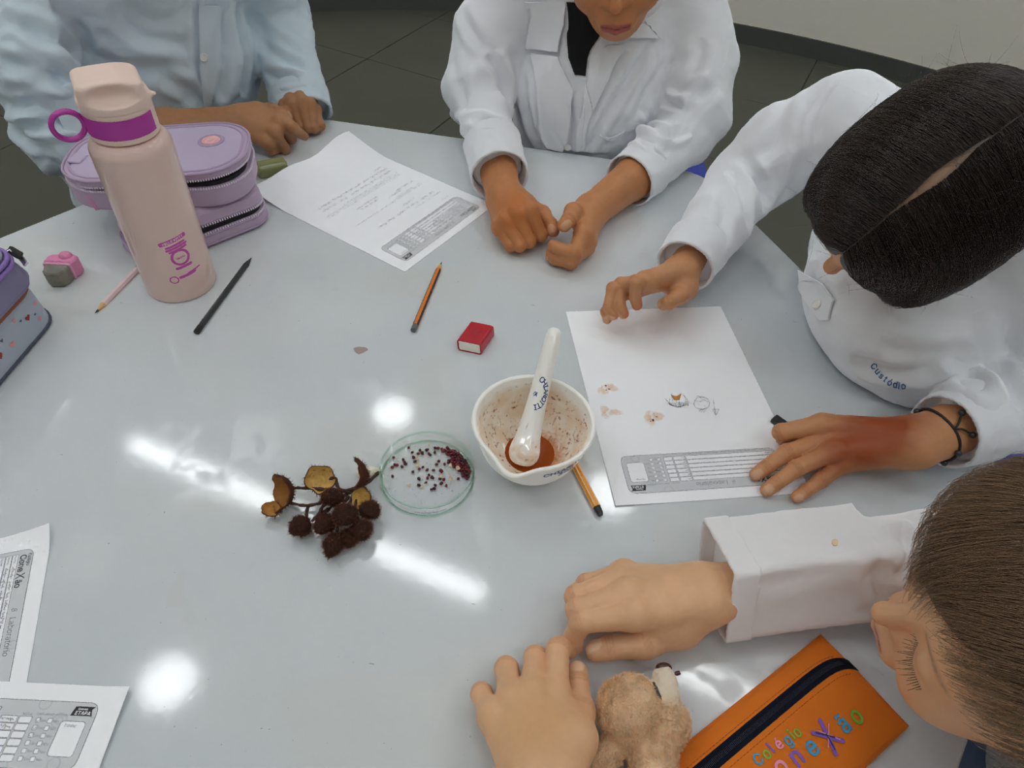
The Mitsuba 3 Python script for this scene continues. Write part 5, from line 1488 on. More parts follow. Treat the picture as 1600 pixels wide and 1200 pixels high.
class Hand:
    """A hand and forearm from 21 joints: wrist, then base, middle, end joint and tip of thumb, index, middle, ring and little finger."""

    def __init__(self, J, elbow, s=1.0, chub=1.0, bump_dir=None, slim=1.0):
        self.slim = slim
        J = np.asarray(J, float); self.s = s
        self.W, self.F = J[0], J[1:].reshape(5, 4, 3); self.elbow = np.asarray(elbow, float); self.c = chub
        M = self.F[1:, 0]
        self.lat = nrm(M[0] - M[3]); fwd = nrm(M.mean(0) - self.W)
        self.n = nrm(np.cross(self.lat, fwd))
        if self.n[2] < 0: self.n = -self.n                     # the back of the hand
        if bump_dir is not None: self.n = nrm(bump_dir)
        self.fwd = fwd

    def ends(self, k):
        a, b, c, t = self.F[k]; r = (.0066 if k else .0080) * self.s * self.c * (.88 if k == 4 else 1)
        return a, b, c, t - nrm(t - c) * r, r

    def fn(self, p):
        s, ch = self.s, self.c
        M = self.F[1:, 0]; cen = M.mean(0)
        d = None
        for k in range(4):
            base = self.W + (M[k] - cen) * .38 + self.fwd * .004
            r1 = (.0108 - .0010 * (k == 3)) * s * ch
            c = cone(p, base, M[k] - self.n * .0012, .0150 * s * ch, r1)
            d = c if d is None else smin(d, c, .010)
        T = self.F[0]
        d = smin(d, cone(p, self.W + (T[0] - self.W) * .35, T[0], .0150 * s * ch, .0128 * s * ch), .012)
        d = smin(d, cone(p, T[0], T[1], .0126 * s * ch, .0098 * s * ch), .010)
        # pad between thumb and palm
        d = smin(d, cone(p, T[0] * .5 + M[0] * .5 - self.n * .004, T[0] * .7 + self.W * .3, .0085 * s * ch, .012 * s * ch), .012)
        # forearm
        ax = self.n
        E_ = self.elbow; L = np.linalg.norm(E_ - self.W)
        mid = self.W + (E_ - self.W) * .45
        fa = cone(p, self.W, mid, .0232 * s * ch, .0300 * s * ch * self.slim, (ax, .80))
        fa = smin(fa, cone(p, mid, E_, .0305 * s * ch * self.slim, .034 * s * ch * self.slim, (ax, .9)), .01)
        d = smin(d, fa, .014)
        for k in range(5):
            a, b, c, t, rt = self.ends(k)
            q = self.s * ch * (.88 if k == 4 else (.96 if k == 3 else 1.0))
            if k == 0:
                f = smin(cone(p, T[1], b if False else T[2], .0098 * q, .0086 * q), cone(p, T[2], t, .0086 * q, rt), .003)
            else:
                f = cone(p, a, b, .0098 * q, .0083 * q)
                f = smin(f, cone(p, b, c, .0082 * q, .0072 * q), .0022)
                f = smin(f, cone(p, c, t, .0072 * q, rt), .002)
                f = smin(f, ell(p, b + self.n * .0006, [.0088 * q] * 3), .002)
            F = f if k == 0 else np.minimum(F, f)
        d = smin(d, F, .0068)
        # knuckles stand out a little when the hand is closed
        for k in range(4):
            d = smin(d, ell(p, M[k] + self.n * .0042 * s, [.0080 * s * ch] * 3), .006)
        return d

    def box(self, m=.03):
        pts = np.vstack([self.W[None], self.F.reshape(-1, 3), self.elbow[None]])
        return pts.min(0) - m - .012, pts.max(0) + m + .012

    def mesh(self, h=.0016):
        lo, hi = self.box()
        fz = lambda p: np.maximum(self.fn(p), -(p[:, 2] - .0006))
        m = nets(fz, lo, hi, h)
        v = np.asarray(m.vertices); n = vnormals(m)
        disp = .00035 * vnoise(v / .012, 1, 2, 3)
        self.nail_w = np.zeros(len(v)); self.fold_w = np.zeros(len(v)); self.tip_w = np.zeros(len(v)); self.kn_w = np.zeros(len(v))
        for k in range(5):
            a, b, c, t = self.F[k]
            d3, d2 = nrm(t - c), nrm(c - b)
            if k == 0:
                dor = self.n * .5 + np.array(getattr(self, 'thumb_up', self.n)) * 1.0
            else:
                dor = (d2 - d3 * (d2 @ d3)) * 1.2 + self.n * .6
            dor = nrm(dor - d3 * (dor @ d3)); lat = np.cross(d3, dor)
            q = v - t; u, w, l = q @ d3, q @ dor, q @ lat
            S = self.s * self.c * (.82 if k == 4 else (1.2 if k == 0 else 1))
            r0 = .0064 * S
            inn = (np.abs(l) < .0046 * S) & (u > -.0115 * S) & (u < .0008) & (n @ dor > .15) & (np.linalg.norm(q, axis=1) < .02)
            e = np.maximum(np.abs(l) / (.0046 * S), np.abs(u + .0056 * S) / (.0054 * S))
            sh = np.clip((1 - ((np.abs(l) / (.0046 * S)) ** 3 + (np.abs(u + .0056 * S) / (.0056 * S)) ** 3)) * 4, 0, 1) * inn
            self.nail_w = np.maximum(self.nail_w, sh)
            rim = np.clip(1 - np.abs((np.abs(l) / (.0046 * S)) ** 3 + (np.abs(u + .0056 * S) / (.0056 * S)) ** 3 - 1) * 1.6, 0, 1) * inn
            disp += .00018 * sh - .00030 * rim
            self.tip_w = np.maximum(self.tip_w, np.exp(-((np.linalg.norm(q, axis=1)) / .009) ** 2))
            for jj, (P0, dd) in enumerate(((b, nrm(c - a)), (c, nrm(t - b)))):
                q2 = v - P0; uu = q2 @ dd; near = np.linalg.norm(q2, axis=1) < .0125 * S
                back = np.clip(n @ (self.n if k else dor) * 1.5, 0, 1) * near
                g = sum(np.exp(-((uu - o) / .00075) ** 2) for o in (-.0024, 0, .0024))
                self.fold_w = np.maximum(self.fold_w, g * back * .8)
                self.kn_w = np.maximum(self.kn_w, np.exp(-(uu / .006) ** 2) * back)
                disp -= .00016 * g * back
        m.vertices = v + n * disp[:, None]
        self.m = m
        return m

    def colors(self, base, nail=None, stain=None):
        v = np.asarray(self.m.vertices); base = np.array(base)
        nz = vnoise(v / .02, 1, 3, 7); nf = vnoise(v / .0035, 1, 2, 17)
        c = base[None] * (1 + .10 * nz[:, None] + .05 * nf[:, None])
        red = np.clip(self.tip_w * .45 + self.kn_w * .28, 0, .6)[:, None]
        c = c * (1 - red) + red * base * [1.06, .80, .74]
        c = c * (1 - .22 * self.fold_w[:, None])
        if stain is not None: c = stain(v, c)
        nl = np.array(nail if nail is not None else np.clip(base * [1.12, 1.30, 1.50] + .07, 0, 1))
        return np.clip(c * (1 - .75 * self.nail_w[:, None]) + .75 * self.nail_w[:, None] * nl, 0, 1)


class Head:
    """Head and neck in local axes: x to the person's right, y forward, z up; metres from the middle of the skull."""

    def __init__(self, C, F, U, s=1.0, neck_to=None):
        F = nrm(F); U = np.asarray(U, float); U = nrm(U - F * (U @ F)); self.R = np.stack([np.cross(F, U), F, U], 1); self.C = np.asarray(C, float); self.s = s
        self.neck = None if neck_to is None else self.loc(neck_to)

    def loc(self, p): return ((np.asarray(p, np.float32) - self.C.astype(np.float32)) @ self.R.astype(np.float32)) / self.s

    def wor(self, q): return np.asarray(q, float) * self.s @ self.R.T + self.C

    def fl(self, q):
        x = np.abs(q[:, 0]); m = np.stack([x, q[:, 1], q[:, 2]], 1)
        d = ell(q, [0, -.010, .022], [.0735, .092, .080])
        d = smin(d, ell(q, [0, .030, -.030], [.058, .056, .070]), .030)
        d = smin(d, ell(q, [0, .045, -.083], [.030, .034, .026]), .028)              # chin
        d = smin(d, ell(q, [0, .060, .028], [.052, .026, .040]), .02)               # forehead
        d = smin(d, ell(m, [.036, .056, -.030], [.026, .030, .028]), .018)          # cheeks
        d = smax(d, -ell(m, [.030, .0945, .003], [.0185, .012, .0105]), .010)        # eye sockets
        d = smin(d, ell(m, [.030, .0715, .002], [.0150, .0150, .0130]), .003)        # lidded eyes
        nose = cone(q, [0, .082, .010], [0, .1025, -.026], .0066, .0092)
        nose = smin(nose, cone(m, [.0085, .090, -.031], [.0125, .0855, -.030], .0062, .0060), .006)
        d = smin(d, nose, .009)
        d = smin(d, ell(q, [0, .083, -.062], [.028, .012, .018]), .012)
        d = smin(d, cone(m, [0, .0945, -.0595], [.021, .0835, -.0615], .0046, .0022), .003)
        d = smin(d, cone(m, [0, .0935, -.0690], [.019, .0835, -.0640], .0056, .0024), .003)
        gz = -.0640 + 2.5 * (x - .008) ** 2 * 0
        d = smax(d, -cone(m, [0, .1005, -.0640], [.022, .0895, -.0628], .0022, .0012), .002)
        ear = ell(m, [.0765, -.008, -.012], [.0085, .019, .030])
        ear = smax(ear, -ell(m, [.0850, -.004, -.010], [.0065, .011, .020]), .004)
        d = smin(d, ear, .006)
        if self.neck is not None:
            d = smin(d, cone(q, [0, -.030, -.060], self.neck * .55 + np.array([0, -.03, -.06]) * .45, .046, .047), .022)
            d = smin(d, cone(q, self.neck * .55 + np.array([0, -.03, -.06]) * .45, self.neck, .047, .062), .02)
        return d

    def mesh(self, h=.0025):
        c = np.array([[x, y, z] for x in (-.10, .10) for y in (-.12, .125) for z in (-.125, .12)])
        P = self.wor(c)
        if self.neck is not None: P = np.vstack([P, self.wor(self.neck) + .075, self.wor(self.neck) - .075])
        self.m = nets(lambda p: self.fl(self.loc(p)) * self.s, P.min(0) - .01, P.max(0) + .01, h)
        return self.m

    def colors(self, base, lips, brow):
        v = self.loc(self.m.vertices).astype(float); x = np.abs(v[:, 0]); base = np.array(base)
        nz = vnoise(v / .02, 1, 3, 5)
        c = base[None] * (1 + .07 * nz[:, None])
        ch = np.exp(-(((x - .040) / .022) ** 2 + ((v[:, 2] + .030) / .022) ** 2)) * (v[:, 1] > .03)
        nt = np.exp(-((x / .016) ** 2 + ((v[:, 2] + .028) / .016) ** 2)) * (v[:, 1] > .088)
        k = (.35 * ch + .35 * nt)[:, None]; c = c * (1 - k) + k * base * [1.05, .78, .72]
        zl = np.where(v[:, 2] > -.064, (v[:, 2] + .064) / (.0085 - .18 * x), (-.064 - v[:, 2]) / (.0115 - .22 * x))
        lp = np.clip((1 - zl) * 4, 0, 1) * (x < .0225) * (v[:, 1] > .078) * np.clip((.0225 - x) / .003, 0, 1)
        c = c * (1 - .85 * lp[:, None]) + .85 * lp[:, None] * np.array(lips)
        ml = np.exp(-((v[:, 2] + .0640) / .0014) ** 2) * (x < .0215) * (v[:, 1] > .08); c = c * (1 - .8 * ml[:, None]) + .8 * ml[:, None] * np.array(lips) * .25
        br = np.exp(-((v[:, 2] - .0205 - .10 * (x - .03) + 6 * (x - .034) ** 2) / .0035) ** 2) * np.clip((x - .012) / .004, 0, 1) * np.clip((.052 - x) / .008, 0, 1) * (v[:, 1] > .045)
        br = br * np.clip(.7 + .6 * vnoise(v / [.0012, .004, .003], 1, 2, 3), 0, 1)
        c = c * (1 - .7 * br[:, None]) + .7 * br[:, None] * np.array(brow)
        return np.clip(c, 0, 1)


def join_body(parts):
    """The body's pieces as one closed surface where the boolean works; colours come from the nearest point of the piece."""
    from scipy.spatial import cKDTree
    V = np.vstack([m.vertices for m, c in parts]); C = np.vstack([c for m, c in parts])
    try:
        import manifold3d
        tot = None
        for m, c in parts:
            mf = manifold3d.Manifold(manifold3d.Mesh(np.asarray(m.vertices, np.float32), np.asarray(m.faces, np.uint32)))
            if mf.status() != manifold3d.Error.NoError or mf.is_empty(): raise ValueError(str(mf.status()))
            tot = mf if tot is None else tot + mf
        mm = tot.to_mesh(); u = trimesh.Trimesh(np.array(mm.vert_properties[:, :3], float), np.array(mm.tri_verts), process=False)
        _, i = cKDTree(V).query(u.vertices)
        return u, C[i]
    except Exception as ex:
        print('body not joined:', ex)
        return cat(*[m for m, c in parts]), C


def folds(m, lines, noise_amp=.004, noise_scale=.05, seed=0, fine=.0008):
    """Cloth relief on a mesh: each line = (points, depth, width): a furrow with raised lips."""
    from scipy.spatial import cKDTree
    v = np.asarray(m.vertices, float); n = vnormals(m)
    d = noise_amp * vnoise(v / noise_scale, 1, 2, seed) + fine * vnoise(v / .014, 1, 2, seed + 3)
    for pts, depth, width in lines:
        P = catmull(pts, 10) if len(pts) > 2 else np.linspace(pts[0], pts[-1], 20)
        P = np.vstack([np.linspace(P[i], P[i + 1], 4, endpoint=False) for i in range(len(P) - 1)] + [P[-1:]])
        s = np.linspace(0, 1, len(P)); fade = np.clip(np.minimum(s, 1 - s) / .15, 0, 1) ** .7
        dist, i = cKDTree(P).query(v, distance_upper_bound=width * 4.5)
        ok = np.isfinite(dist); i = np.where(ok, i, 0); dist = np.where(ok, dist, 1)
        d += ok * fade[i] * depth * (-np.exp(-(dist / width) ** 2) + .55 * np.exp(-((dist - 2.0 * width) / width) ** 2))
    m.vertices = v + n * d[:, None]
    return m


RAYS = {}


def onto(P, fn, lift, steps=2, e=.0015):
    """Moves points to the given distance outside the surface fn = 0."""
    sh = P.shape; p = P.reshape(-1, 3).astype(np.float32); L = np.broadcast_to(lift, sh[:-1]).reshape(-1)
    for _ in range(steps):
        d = fn(p)
        g = np.stack([fn(p + np.array(o, np.float32)) - d for o in ((e, 0, 0), (0, e, 0), (0, 0, e))], 1) / e
        g /= np.maximum(np.linalg.norm(g, axis=1, keepdims=True), .3)
        p = p - g * (d - L)[:, None]
    return p.reshape(sh).astype(float)


def cast(m, pxs, back=0.0):
    """Points of a surface that the photograph shows at these pixels, moved along the line of sight by back."""
    pxs = np.asarray(pxs, float)
    D = nrm(FW[None] + CR[None] * (pxs[:, :1] - 800) / FPX - CU[None] * (pxs[:, 1:] - 600) / FPX)
    from trimesh.ray.ray_pyembree import RayMeshIntersector
    if id(m) not in RAYS: RAYS[id(m)] = (RayMeshIntersector(m), m, np.asarray(m.vertices).sum())
    if abs(RAYS[id(m)][2] - np.asarray(m.vertices).sum()) > 1e-9: RAYS[id(m)] = (RayMeshIntersector(m), m, np.asarray(m.vertices).sum())
    r = RAYS[id(m)][0]
    loc, ri, ti = r.intersects_location(np.tile(EYE, (len(D), 1)), D, multiple_hits=False)
    out = np.full((len(D), 3), np.nan); out[ri] = loc
    nn = np.full((len(D), 3), 0.0); nn[ri] = m.face_normals[ti]
    bad = np.isnan(out[:, 0])
    if bad.any() and (~bad).any():
        from scipy.spatial import cKDTree
        dep = (out[~bad] - EYE) @ FW
        _, j = cKDTree(pxs[~bad]).query(pxs[bad])
        out[bad] = EYE + D[bad] * (dep[j] / (D[bad] @ FW))[:, None]
        nn[bad] = nn[~bad][j]
    return out, nn


def drape(m, poly, lift=.003, thick=.002, step=14.0, edge_lift=0.0, smooth_it=4):
    """A piece of cloth lying on a surface: outline in picture coordinates, laid on the mesh with a lift and a thickness of its own."""
    P = Polygon(poly) if not hasattr(poly, 'area') else poly
    v2, f2 = trimesh.creation.triangulate_polygon(P, engine='earcut')
    v2, f2 = trimesh.remesh.subdivide_to_size(np.c_[v2, np.zeros(len(v2))], f2, step, max_iter=12)
    a2 = cross2(v2[f2[:, 1]] - v2[f2[:, 0]], v2[f2[:, 2]] - v2[f2[:, 0]]); f2 = np.where((a2 > 0)[:, None], f2[:, ::-1], f2)   # picture y runs down
    t = trimesh.Trimesh(v2, f2, process=True); v2, f2 = np.asarray(t.vertices), np.asarray(t.faces)
    p, n = cast(m, v2[:, :2])
    A = t.vertex_neighbors
    for _ in range(smooth_it):
        n = nrm(np.array([n[i] + n[A[i]].mean(0) for i in range(len(n))])); p = np.array([.5 * p[i] + .5 * p[A[i]].mean(0) if not False else p[i] for i in range(len(p))])
    top = p + n * lift
    tt = trimesh.Trimesh(top, f2, process=False)
    if (tt.face_normals @ -FW).mean() < 0: f2 = f2[:, ::-1]
    e = trimesh.Trimesh(top, f2, process=False)
    eu = e.edges[trimesh.grouping.group_rows(e.edges_sorted, require_count=1)]
    nv = len(top)
    side = np.vstack([np.c_[eu[:, 0], eu[:, 0] + nv, eu[:, 1] + nv], np.c_[eu[:, 0], eu[:, 1] + nv, eu[:, 1]]])
    return trimesh.Trimesh(np.vstack([top, p + n * (lift - thick)]), np.vstack([f2, f2[:, ::-1] + nv, side]), process=False)


def sleeve_fn(pts, rad, cut, hollow=.05, t=.003, flat=None):
    """Sleeve along pts; cut = (point, outward direction) of its open end. Returns fn(p)."""
    c, d = np.asarray(cut[0], np.float32), nrm(cut[1]).astype(np.float32)

    def fn(p):
        return np.maximum(chain(p, pts, rad, .012, flat), (p - c) @ d + .016)     # the cuff, built apart, goes on from here
    return fn


def cuff_fn(pts, rad, cut, width=.045, lift=.0022, t=.0022, flat=None, over=.002):
    c, d = np.asarray(cut[0], np.float32), nrm(cut[1]).astype(np.float32)

    def fn(p):
        o = chain(p, pts, [r + lift for r in rad], .012, flat); i = o + (lift + t)
        s = (p - c) @ d
        return np.maximum(np.maximum(o, -i), np.maximum(s - over, -s - width))
    return fn


def button(parent, p, n, r=.0062):
    B = basis(n)
    b = lathe([(0, 0), (r, 0), (r, .0014), (r * .86, .0022), (r * .66, .0014), (0, .0012)], 24)
    add('button', place(b, B, p), 'm_button_white', parent, smooth=30)


def stool(x, y, label, zs=-.29, r=.165):
    k = thing('stool', label, 'stool')
    add('seat', place(lathe([(0, zs - .03), (r - .03, zs - .03), (r - .004, zs - .024), (r, zs - .012), (r - .004, zs - .002), (r - .03, zs), (0, zs - .006)], 48), None, [x, y, 0]), 'm_stool_blue', k, smooth=35)
    for a in range(4):
        t = math.pi / 4 + a * math.pi / 2; d = np.array([math.cos(t), math.sin(t), 0])
        add('leg', tube([np.array([x, y, zs - .028]) + d * (r * .72), np.array([x, y, FLOOR + .001]) + d * (r * 1.02)], .013, 12), 'm_stool_grey', k, smooth=40)
    add('foot_ring', tube([[x + r * .9 * math.cos(t), y + r * .9 * math.sin(t), FLOOR + .22] for t in np.linspace(0, 2 * math.pi, 40, endpoint=False)], .008, 8, True), 'm_stool_grey', k, smooth=True)


def legs_mesh(hip, fwd, lat, seat=-.30):
    """Seated legs in trousers: thighs forward under the table, shins down to the floor."""
    hip = np.asarray(hip, float); f = nrm(np.r_[np.asarray(fwd, float)[:2], 0]); l = nrm(np.r_[np.asarray(lat, float)[:2], 0])

    def fn(p):
        d = np.maximum(ell(p, hip + [0, 0, .02], [.14, .14, .12]), seat + .001 - p[:, 2])
        for s in (-1, 1):
            h0 = hip + l * s * .075; kn = h0 + f * .30 + [0, 0, -.01]; an = np.array([kn[0], kn[1], FLOOR + .10])
            d = smin(d, cone(p, h0, kn, .075, .055), .03); d = smin(d, cone(p, kn, an, .054, .043), .02)
        return d
    lo = np.minimum(hip - .2, hip + f * .36 - .2); hi = np.maximum(hip + .2, hip + f * .36 + .2); lo[2] = FLOOR + .045
    return nets(fn, lo, hi, .011)


def shoes(key, hip, fwd, lat):
    f = nrm(np.r_[np.asarray(fwd, float)[:2], 0]); l = nrm(np.r_[np.asarray(lat, float)[:2], 0])
    for s in (-1, 1):
        a = np.asarray(hip, float) + l * s * .075 + f * .30; a[2] = FLOOR + .001
        fn = lambda p: np.maximum(smin(cone(p, a + [0, 0, .045], a + f * .10 + [0, 0, .03], .040, .034), cone(p, a + [0, 0, .05], a + [0, 0, .09], .040, .040), .03), -(p[:, 2] - a[2]))
        add('shoe', nets(fn, a - [.16, .16, .01], a + [.16, .16, .16], .006), 'm_black_plastic', key, smooth=True)


def torso_body(p, hip, chest, neck, shR, shL, r=.095):
    d = cone(p, hip, chest, r, r * .98)
    d = smin(d, cone(p, chest, neck, r * .95, .05), .04)
    return smin(d, cone(p, shR, shL, .034, .034), .04)


def on_axis(p, a, b):
    """The point of the line a-b next to p."""
    a, b = np.asarray(a, float), np.asarray(b, float); t = nrm(b - a)
    return a + t * ((np.asarray(p, float) - a) @ t)


def arm_stub(sh, el): return lambda p: cone(p, sh, el, .042, .034)


def tuck(m, coat, cut=None, neck=None):
    """Draws the body in where it would show through the clothes: behind the cuff, or everywhere but at the neck."""
    v = np.asarray(m.vertices, float)
    if cut is not None:
        s = -((v - cut[0]) @ nrm(cut[1]))
        sel = np.where(s > .001)[0]; depth = np.interp(s[sel], [.001, .012, .03], [.0035, .008, .016])
    else:
        r = np.linalg.norm(v - neck, axis=1); sel = np.where(r > .075)[0]; depth = np.interp(r[sel], [.075, .11], [.004, .016])
    p = v[sel].astype(np.float32); e = .002
    for _ in range(3):
        d = coat(p); g = np.stack([coat(p + np.array(o, np.float32)) - d for o in ((e, 0, 0), (0, e, 0), (0, 0, e))], 1) / e
        g /= np.maximum(np.linalg.norm(g, axis=1, keepdims=True), .5)
        p = p - g * np.clip(d + depth, 0, .012)[:, None]
    v[sel] = p; m.vertices = v


def build_body(key, skin, hands, head, hip, chest, neck, sh, stain=None, nailc=None, lips=None, brow=None, seat=-.30, coat=None, cuts=()):
    """hands = [(Hand, shoulder)], order right, left."""
    parts = []
    for i, (hd_, s_) in enumerate(hands):
        m = hd_.mesh(); hc = hd_.colors(skin, stain=stain[i] if stain else None)
        if coat is not None: tuck(m, coat, cuts[i])
        parts.append((m, hc))
    parts.append((head.mesh(), head.colors(skin, lips, brow)))
    shR, shL = sh

    def fn(p):
        d = torso_body(p, hip, chest, neck, shR, shL)
        for (hd_, s_) in hands:
            d = smin(d, cone(p, s_, hd_.elbow, .026, .024), .03)
        return np.maximum(d, seat + .001 - p[:, 2])
    pts = np.array([hip, chest, neck, shR, shL] + [h.elbow for h, _ in hands])
    tm_ = nets(fn, pts.min(0) - .15, pts.max(0) + .12, .008)
    if coat is not None: tuck(tm_, coat, None, neck)
    parts.append((tm_, np.tile(np.array(skin), (len(tm_.vertices), 1))))
    m, c = join_body(parts)
    add('body', m, 'm_skin', key, smooth=True, color=c)


# strands of hair: each a thin three-sided tapering tube through given points
def strand_mesh(paths, r0=.00028, r1=.00010, rngs=None):
    P = np.asarray(paths, float); n, m, _ = P.shape
    t = nrm(np.gradient(P, axis=1)); ref = nrm(np.cross(t, [.31, .2, .93])); b = np.cross(t, ref)
    r = np.linspace(r0, r1, m)[None, :, None, None]
    th3 = np.arange(3) / 3 * 2 * math.pi
    V = P[:, :, None] + r * (np.cos(th3)[None, None, :, None] * ref[:, :, None] + np.sin(th3)[None, None, :, None] * b[:, :, None])
    i, k, j = np.meshgrid(np.arange(n), np.arange(m - 1), np.arange(3), indexing='ij'); j2 = (j + 1) % 3
    o = i * m * 3
    q = np.stack([o + k * 3 + j, o + k * 3 + j2, o + (k + 1) * 3 + j2, o + (k + 1) * 3 + j], -1).reshape(-1, 4)
    return trimesh.Trimesh(V.reshape(-1, 3), np.vstack([q[:, :3], q[:, [0, 2, 3]]]), process=False)

HJ = HAND_JOINTS
V3 = lambda *a: np.array(a, float)
SK_P1, SK_P2, SK_G, SK_B = (.36, .170, .078), (.46, .195, .080), (.50, .235, .110), (.66, .385, .220)
HAIR_D, HAIR_B = np.array([.018, .0125, .010]), np.array([.17, .105, .060])


def coat_nets(fn, pts, m, h=.0045):
    pts = np.asarray(pts, float)
    return nets(fn, pts.min(0) - m, pts.max(0) + m, h)


def hair_shell(head, thick=.012, h=.0035, seed=1):
    """Short combed hair: full at the back, round the ears at the sides, a fringe in front."""
    def fn(p):
        q = head.loc(p)
        d = ell(q, [0, -.014, .026], [.0735 + thick, .094 + thick, .080 + thick])
        d = smin(d, ell(q, [0, -.055, -.030], [.062 + thick, .048 + thick, .06 + thick]), .02)
        w = np.clip((q[:, 1] - .010) / .045, 0, 1); back = np.clip((-q[:, 1] - .01) / .05, 0, 1)
        line = (.012 * (1 - w) + (.052 - .15 * q[:, 0]) * w) * (1 - back) - .085 * back
        line = line + .006 * np.sin(q[:, 0] * 260 + seed) * w + .004 * np.sin(q[:, 1] * 300)
        return smax(d, line - q[:, 2], .005) * head.s
    lo, hi = head.wor([[0, 0, 0]])[0] - .19, head.wor([[0, 0, 0]])[0] + .19
    m = nets(fn, lo, hi, h)
    q = head.loc(m.vertices).astype(float); az = np.arctan2(q[:, 0], q[:, 1] + .045)
    m.vertices = np.asarray(m.vertices) + vnormals(m) * (.0022 * vnoise(np.c_[az * 14, q[:, 2] * 14, q[:, 1] * 6], 1, 3, seed))[:, None]
    return m


# ---------------------------------------------------------------- the person at the far side, black shirt under the open coat
P2 = thing('person', 'person in an open white lab coat over a black shirt, at the far table edge', 'person')
eR, eL = V3(-.088, 1.150, .052), V3(.252, 1.098, .048)
hA, hB = Hand(HJ['A'], eR, 1.0, 1.10), Hand(HJ['B'], eL, 1.0, 1.18)
hB.n = nrm(np.cross(hB.lat, hB.fwd)); hB.n = -hB.n if hB.n[0] < 0 else hB.n
hB.thumb_up = nrm(EYE - hB.F[0][2])
sR, sL = V3(-.040, 1.245, .215), V3(.228, 1.255, .220)
hip2, ch2, nk2 = V3(.11, 1.36, -.18), V3(.105, 1.255, .10), V3(.105, 1.225, .225)
head2 = Head([.0985, 1.128, .3080], [-.03, -.955, -.27], [-.16, -.25, .95], 1.0, nk2 + [0, .01, -.01])


def stain_a(v, c):
    k = np.exp(-(np.linalg.norm((v - hA.F[2][0]) / [.05, .055, .05], axis=1)) ** 2.2) * np.clip(.75 + .5 * vnoise(v / .02, 1, 2, 3), 0, 1) * .75
    return c * (1 - k[:, None]) + k[:, None] * np.array([.44, .125, .022])


cutR = (on_axis(un(776, 281, .034), hA.W, eR), hA.W - eR); cutL = (on_axis(un(972, 276, .040), hB.W, eL), hB.W - eL)
srR = ([sR, V3(-.082, 1.222, .135), V3(-.097, 1.168, .068), eR, eR * .45 + cutR[0] * .55, cutR[0] + nrm(hA.W - eR) * .01], [.058, .062, .060, .042, .0375, .0375])
srL = ([sL, V3(.268, 1.20, .135), V3(.264, 1.130, .070), eL, eL * .5 + cutL[0] * .5, cutL[0] + nrm(hB.W - eL) * .01], [.058, .060, .058, .046, .041, .0385])
slR, slL = sleeve_fn(*srR, cutR), sleeve_fn(*srL, cutL)


def coat2(p):
    d = cone(p, hip2, ch2, .150, .142, ([0, 1.0, 0], .86))
    d = smin(d, cone(p, ch2, nk2, .140, .058), .06)
    d = smin(d, cone(p, sR, sL, .056, .056), .06)
    d = smin(d, ell(p, [.085, 1.165, .035], [.105, .065, .10]), .05)         # the loose front resting against the table edge
    d = np.maximum(d, -(p[:, 2] + .233))
    tab = np.maximum(p[:, 1] - 1.108 + .113 * (p[:, 0] - .0), p[:, 2] - .001)
    d = smin(d, slR(p), .022); d = smin(d, slL(p), .022)
    under = np.maximum(-(p[:, 2] - .0025), p[:, 1] - (1.122 - .113 * p[:, 0]))   # what would sink into the table top
    return np.maximum(d, np.where(p[:, 2] < .0025, (1.125 - .113 * p[:, 0] - p[:, 1]), -1))


build_body(P2, SK_P2, [(hA, sR), (hB, sL)], head2, hip2, ch2, nk2, (sR, sL), stain=[stain_a, None], lips=(.36, .075, .07), brow=(.04, .025, .02), seat=-.235, coat=coat2, cuts=(cutR, cutL))
c2 = coat_nets(coat2, [hip2, ch2, nk2, sR, sL, eR, eL, cutR[0], cutL[0], V3(.1, 1.2, -.3)], .10)
fl2 = []
for px, dep, w in (([(712, 2), (735, 45), (762, 84)], .007, .008), ([(762, 84), (785, 130), (799, 182)], .012, .009), ([(700, 182), (722, 192), (760, 194), (800, 182)], .014, .007),
                   ([(802, 70), (828, 190), (852, 236)], .008, .008), ([(846, 92), (852, 160), (846, 215)], .004, .010), ([(1012, 72), (965, 150), (911, 236)], .010, .007), ([(1050, 90), (1010, 150), (985, 195)], .007, .008),
                   ([(1035, 156), (1052, 163), (1068, 168)], .011, .006), ([(1000, 190), (1030, 225), (1044, 240)], .009, .007), ([(985, 215), (1015, 232), (1030, 262)], .007, .007),
                   ([(1100, 60), (1085, 110), (1045, 150)], .006, .009), ([(965, 250), (990, 262), (1012, 285)], .006, .006), ([(745, 200), (752, 240), (750, 280)], .004, .009), ([(960, 60), (955, 120), (925, 180)], .005, .010),
                   ([(885, 150), (892, 200), (886, 240)], .006, .007), ([(706, 90), (722, 140), (725, 175)], .005, .009), ([(1120, 130), (1085, 165), (1062, 205)], .006, .009), ([(1000, 195), (1040, 212), (1075, 200)], .012, .007), ([(960, 235), (1000, 245), (1040, 250)], .007, .006), ([(1000, 168), (1020, 200), (1010, 232)], .007, .006), ([(1010, 132), (1060, 140), (1110, 150)], .006, .010)):
    fl2.append((cast(c2, px)[0], dep, w))
base2 = c2.copy()
folds(c2, fl2, .0050, .05, 11, .0012)
C2 = add('lab_coat', c2, 'm_coat_white', P2, smooth=True)
for s_, c_, nm, wd_ in ((srR, cutR, 1, .085), (srL, cutL, 2, .046)):
    m = coat_nets(cuff_fn([q_ for q_ in s_[0]], [r_ + (.0045 if nm == 1 else .0015) for r_ in s_[1]], c_, wd_), [c_[0], c_[0] - nrm(c_[1]) * wd_ * .7], .07, .0021); folds(m, [], .0022, .03, nm, .0010)
    add('cuff', m, 'm_coat_white', C2, smooth=True)
add('t_shirt', drape(c2, [(880, 0), (946, 0), (941, 60), (922, 88), (918, 126), (899, 124), (888, 92), (884, 40)], .0025, .002), 'm_tee_black', P2, smooth=30)
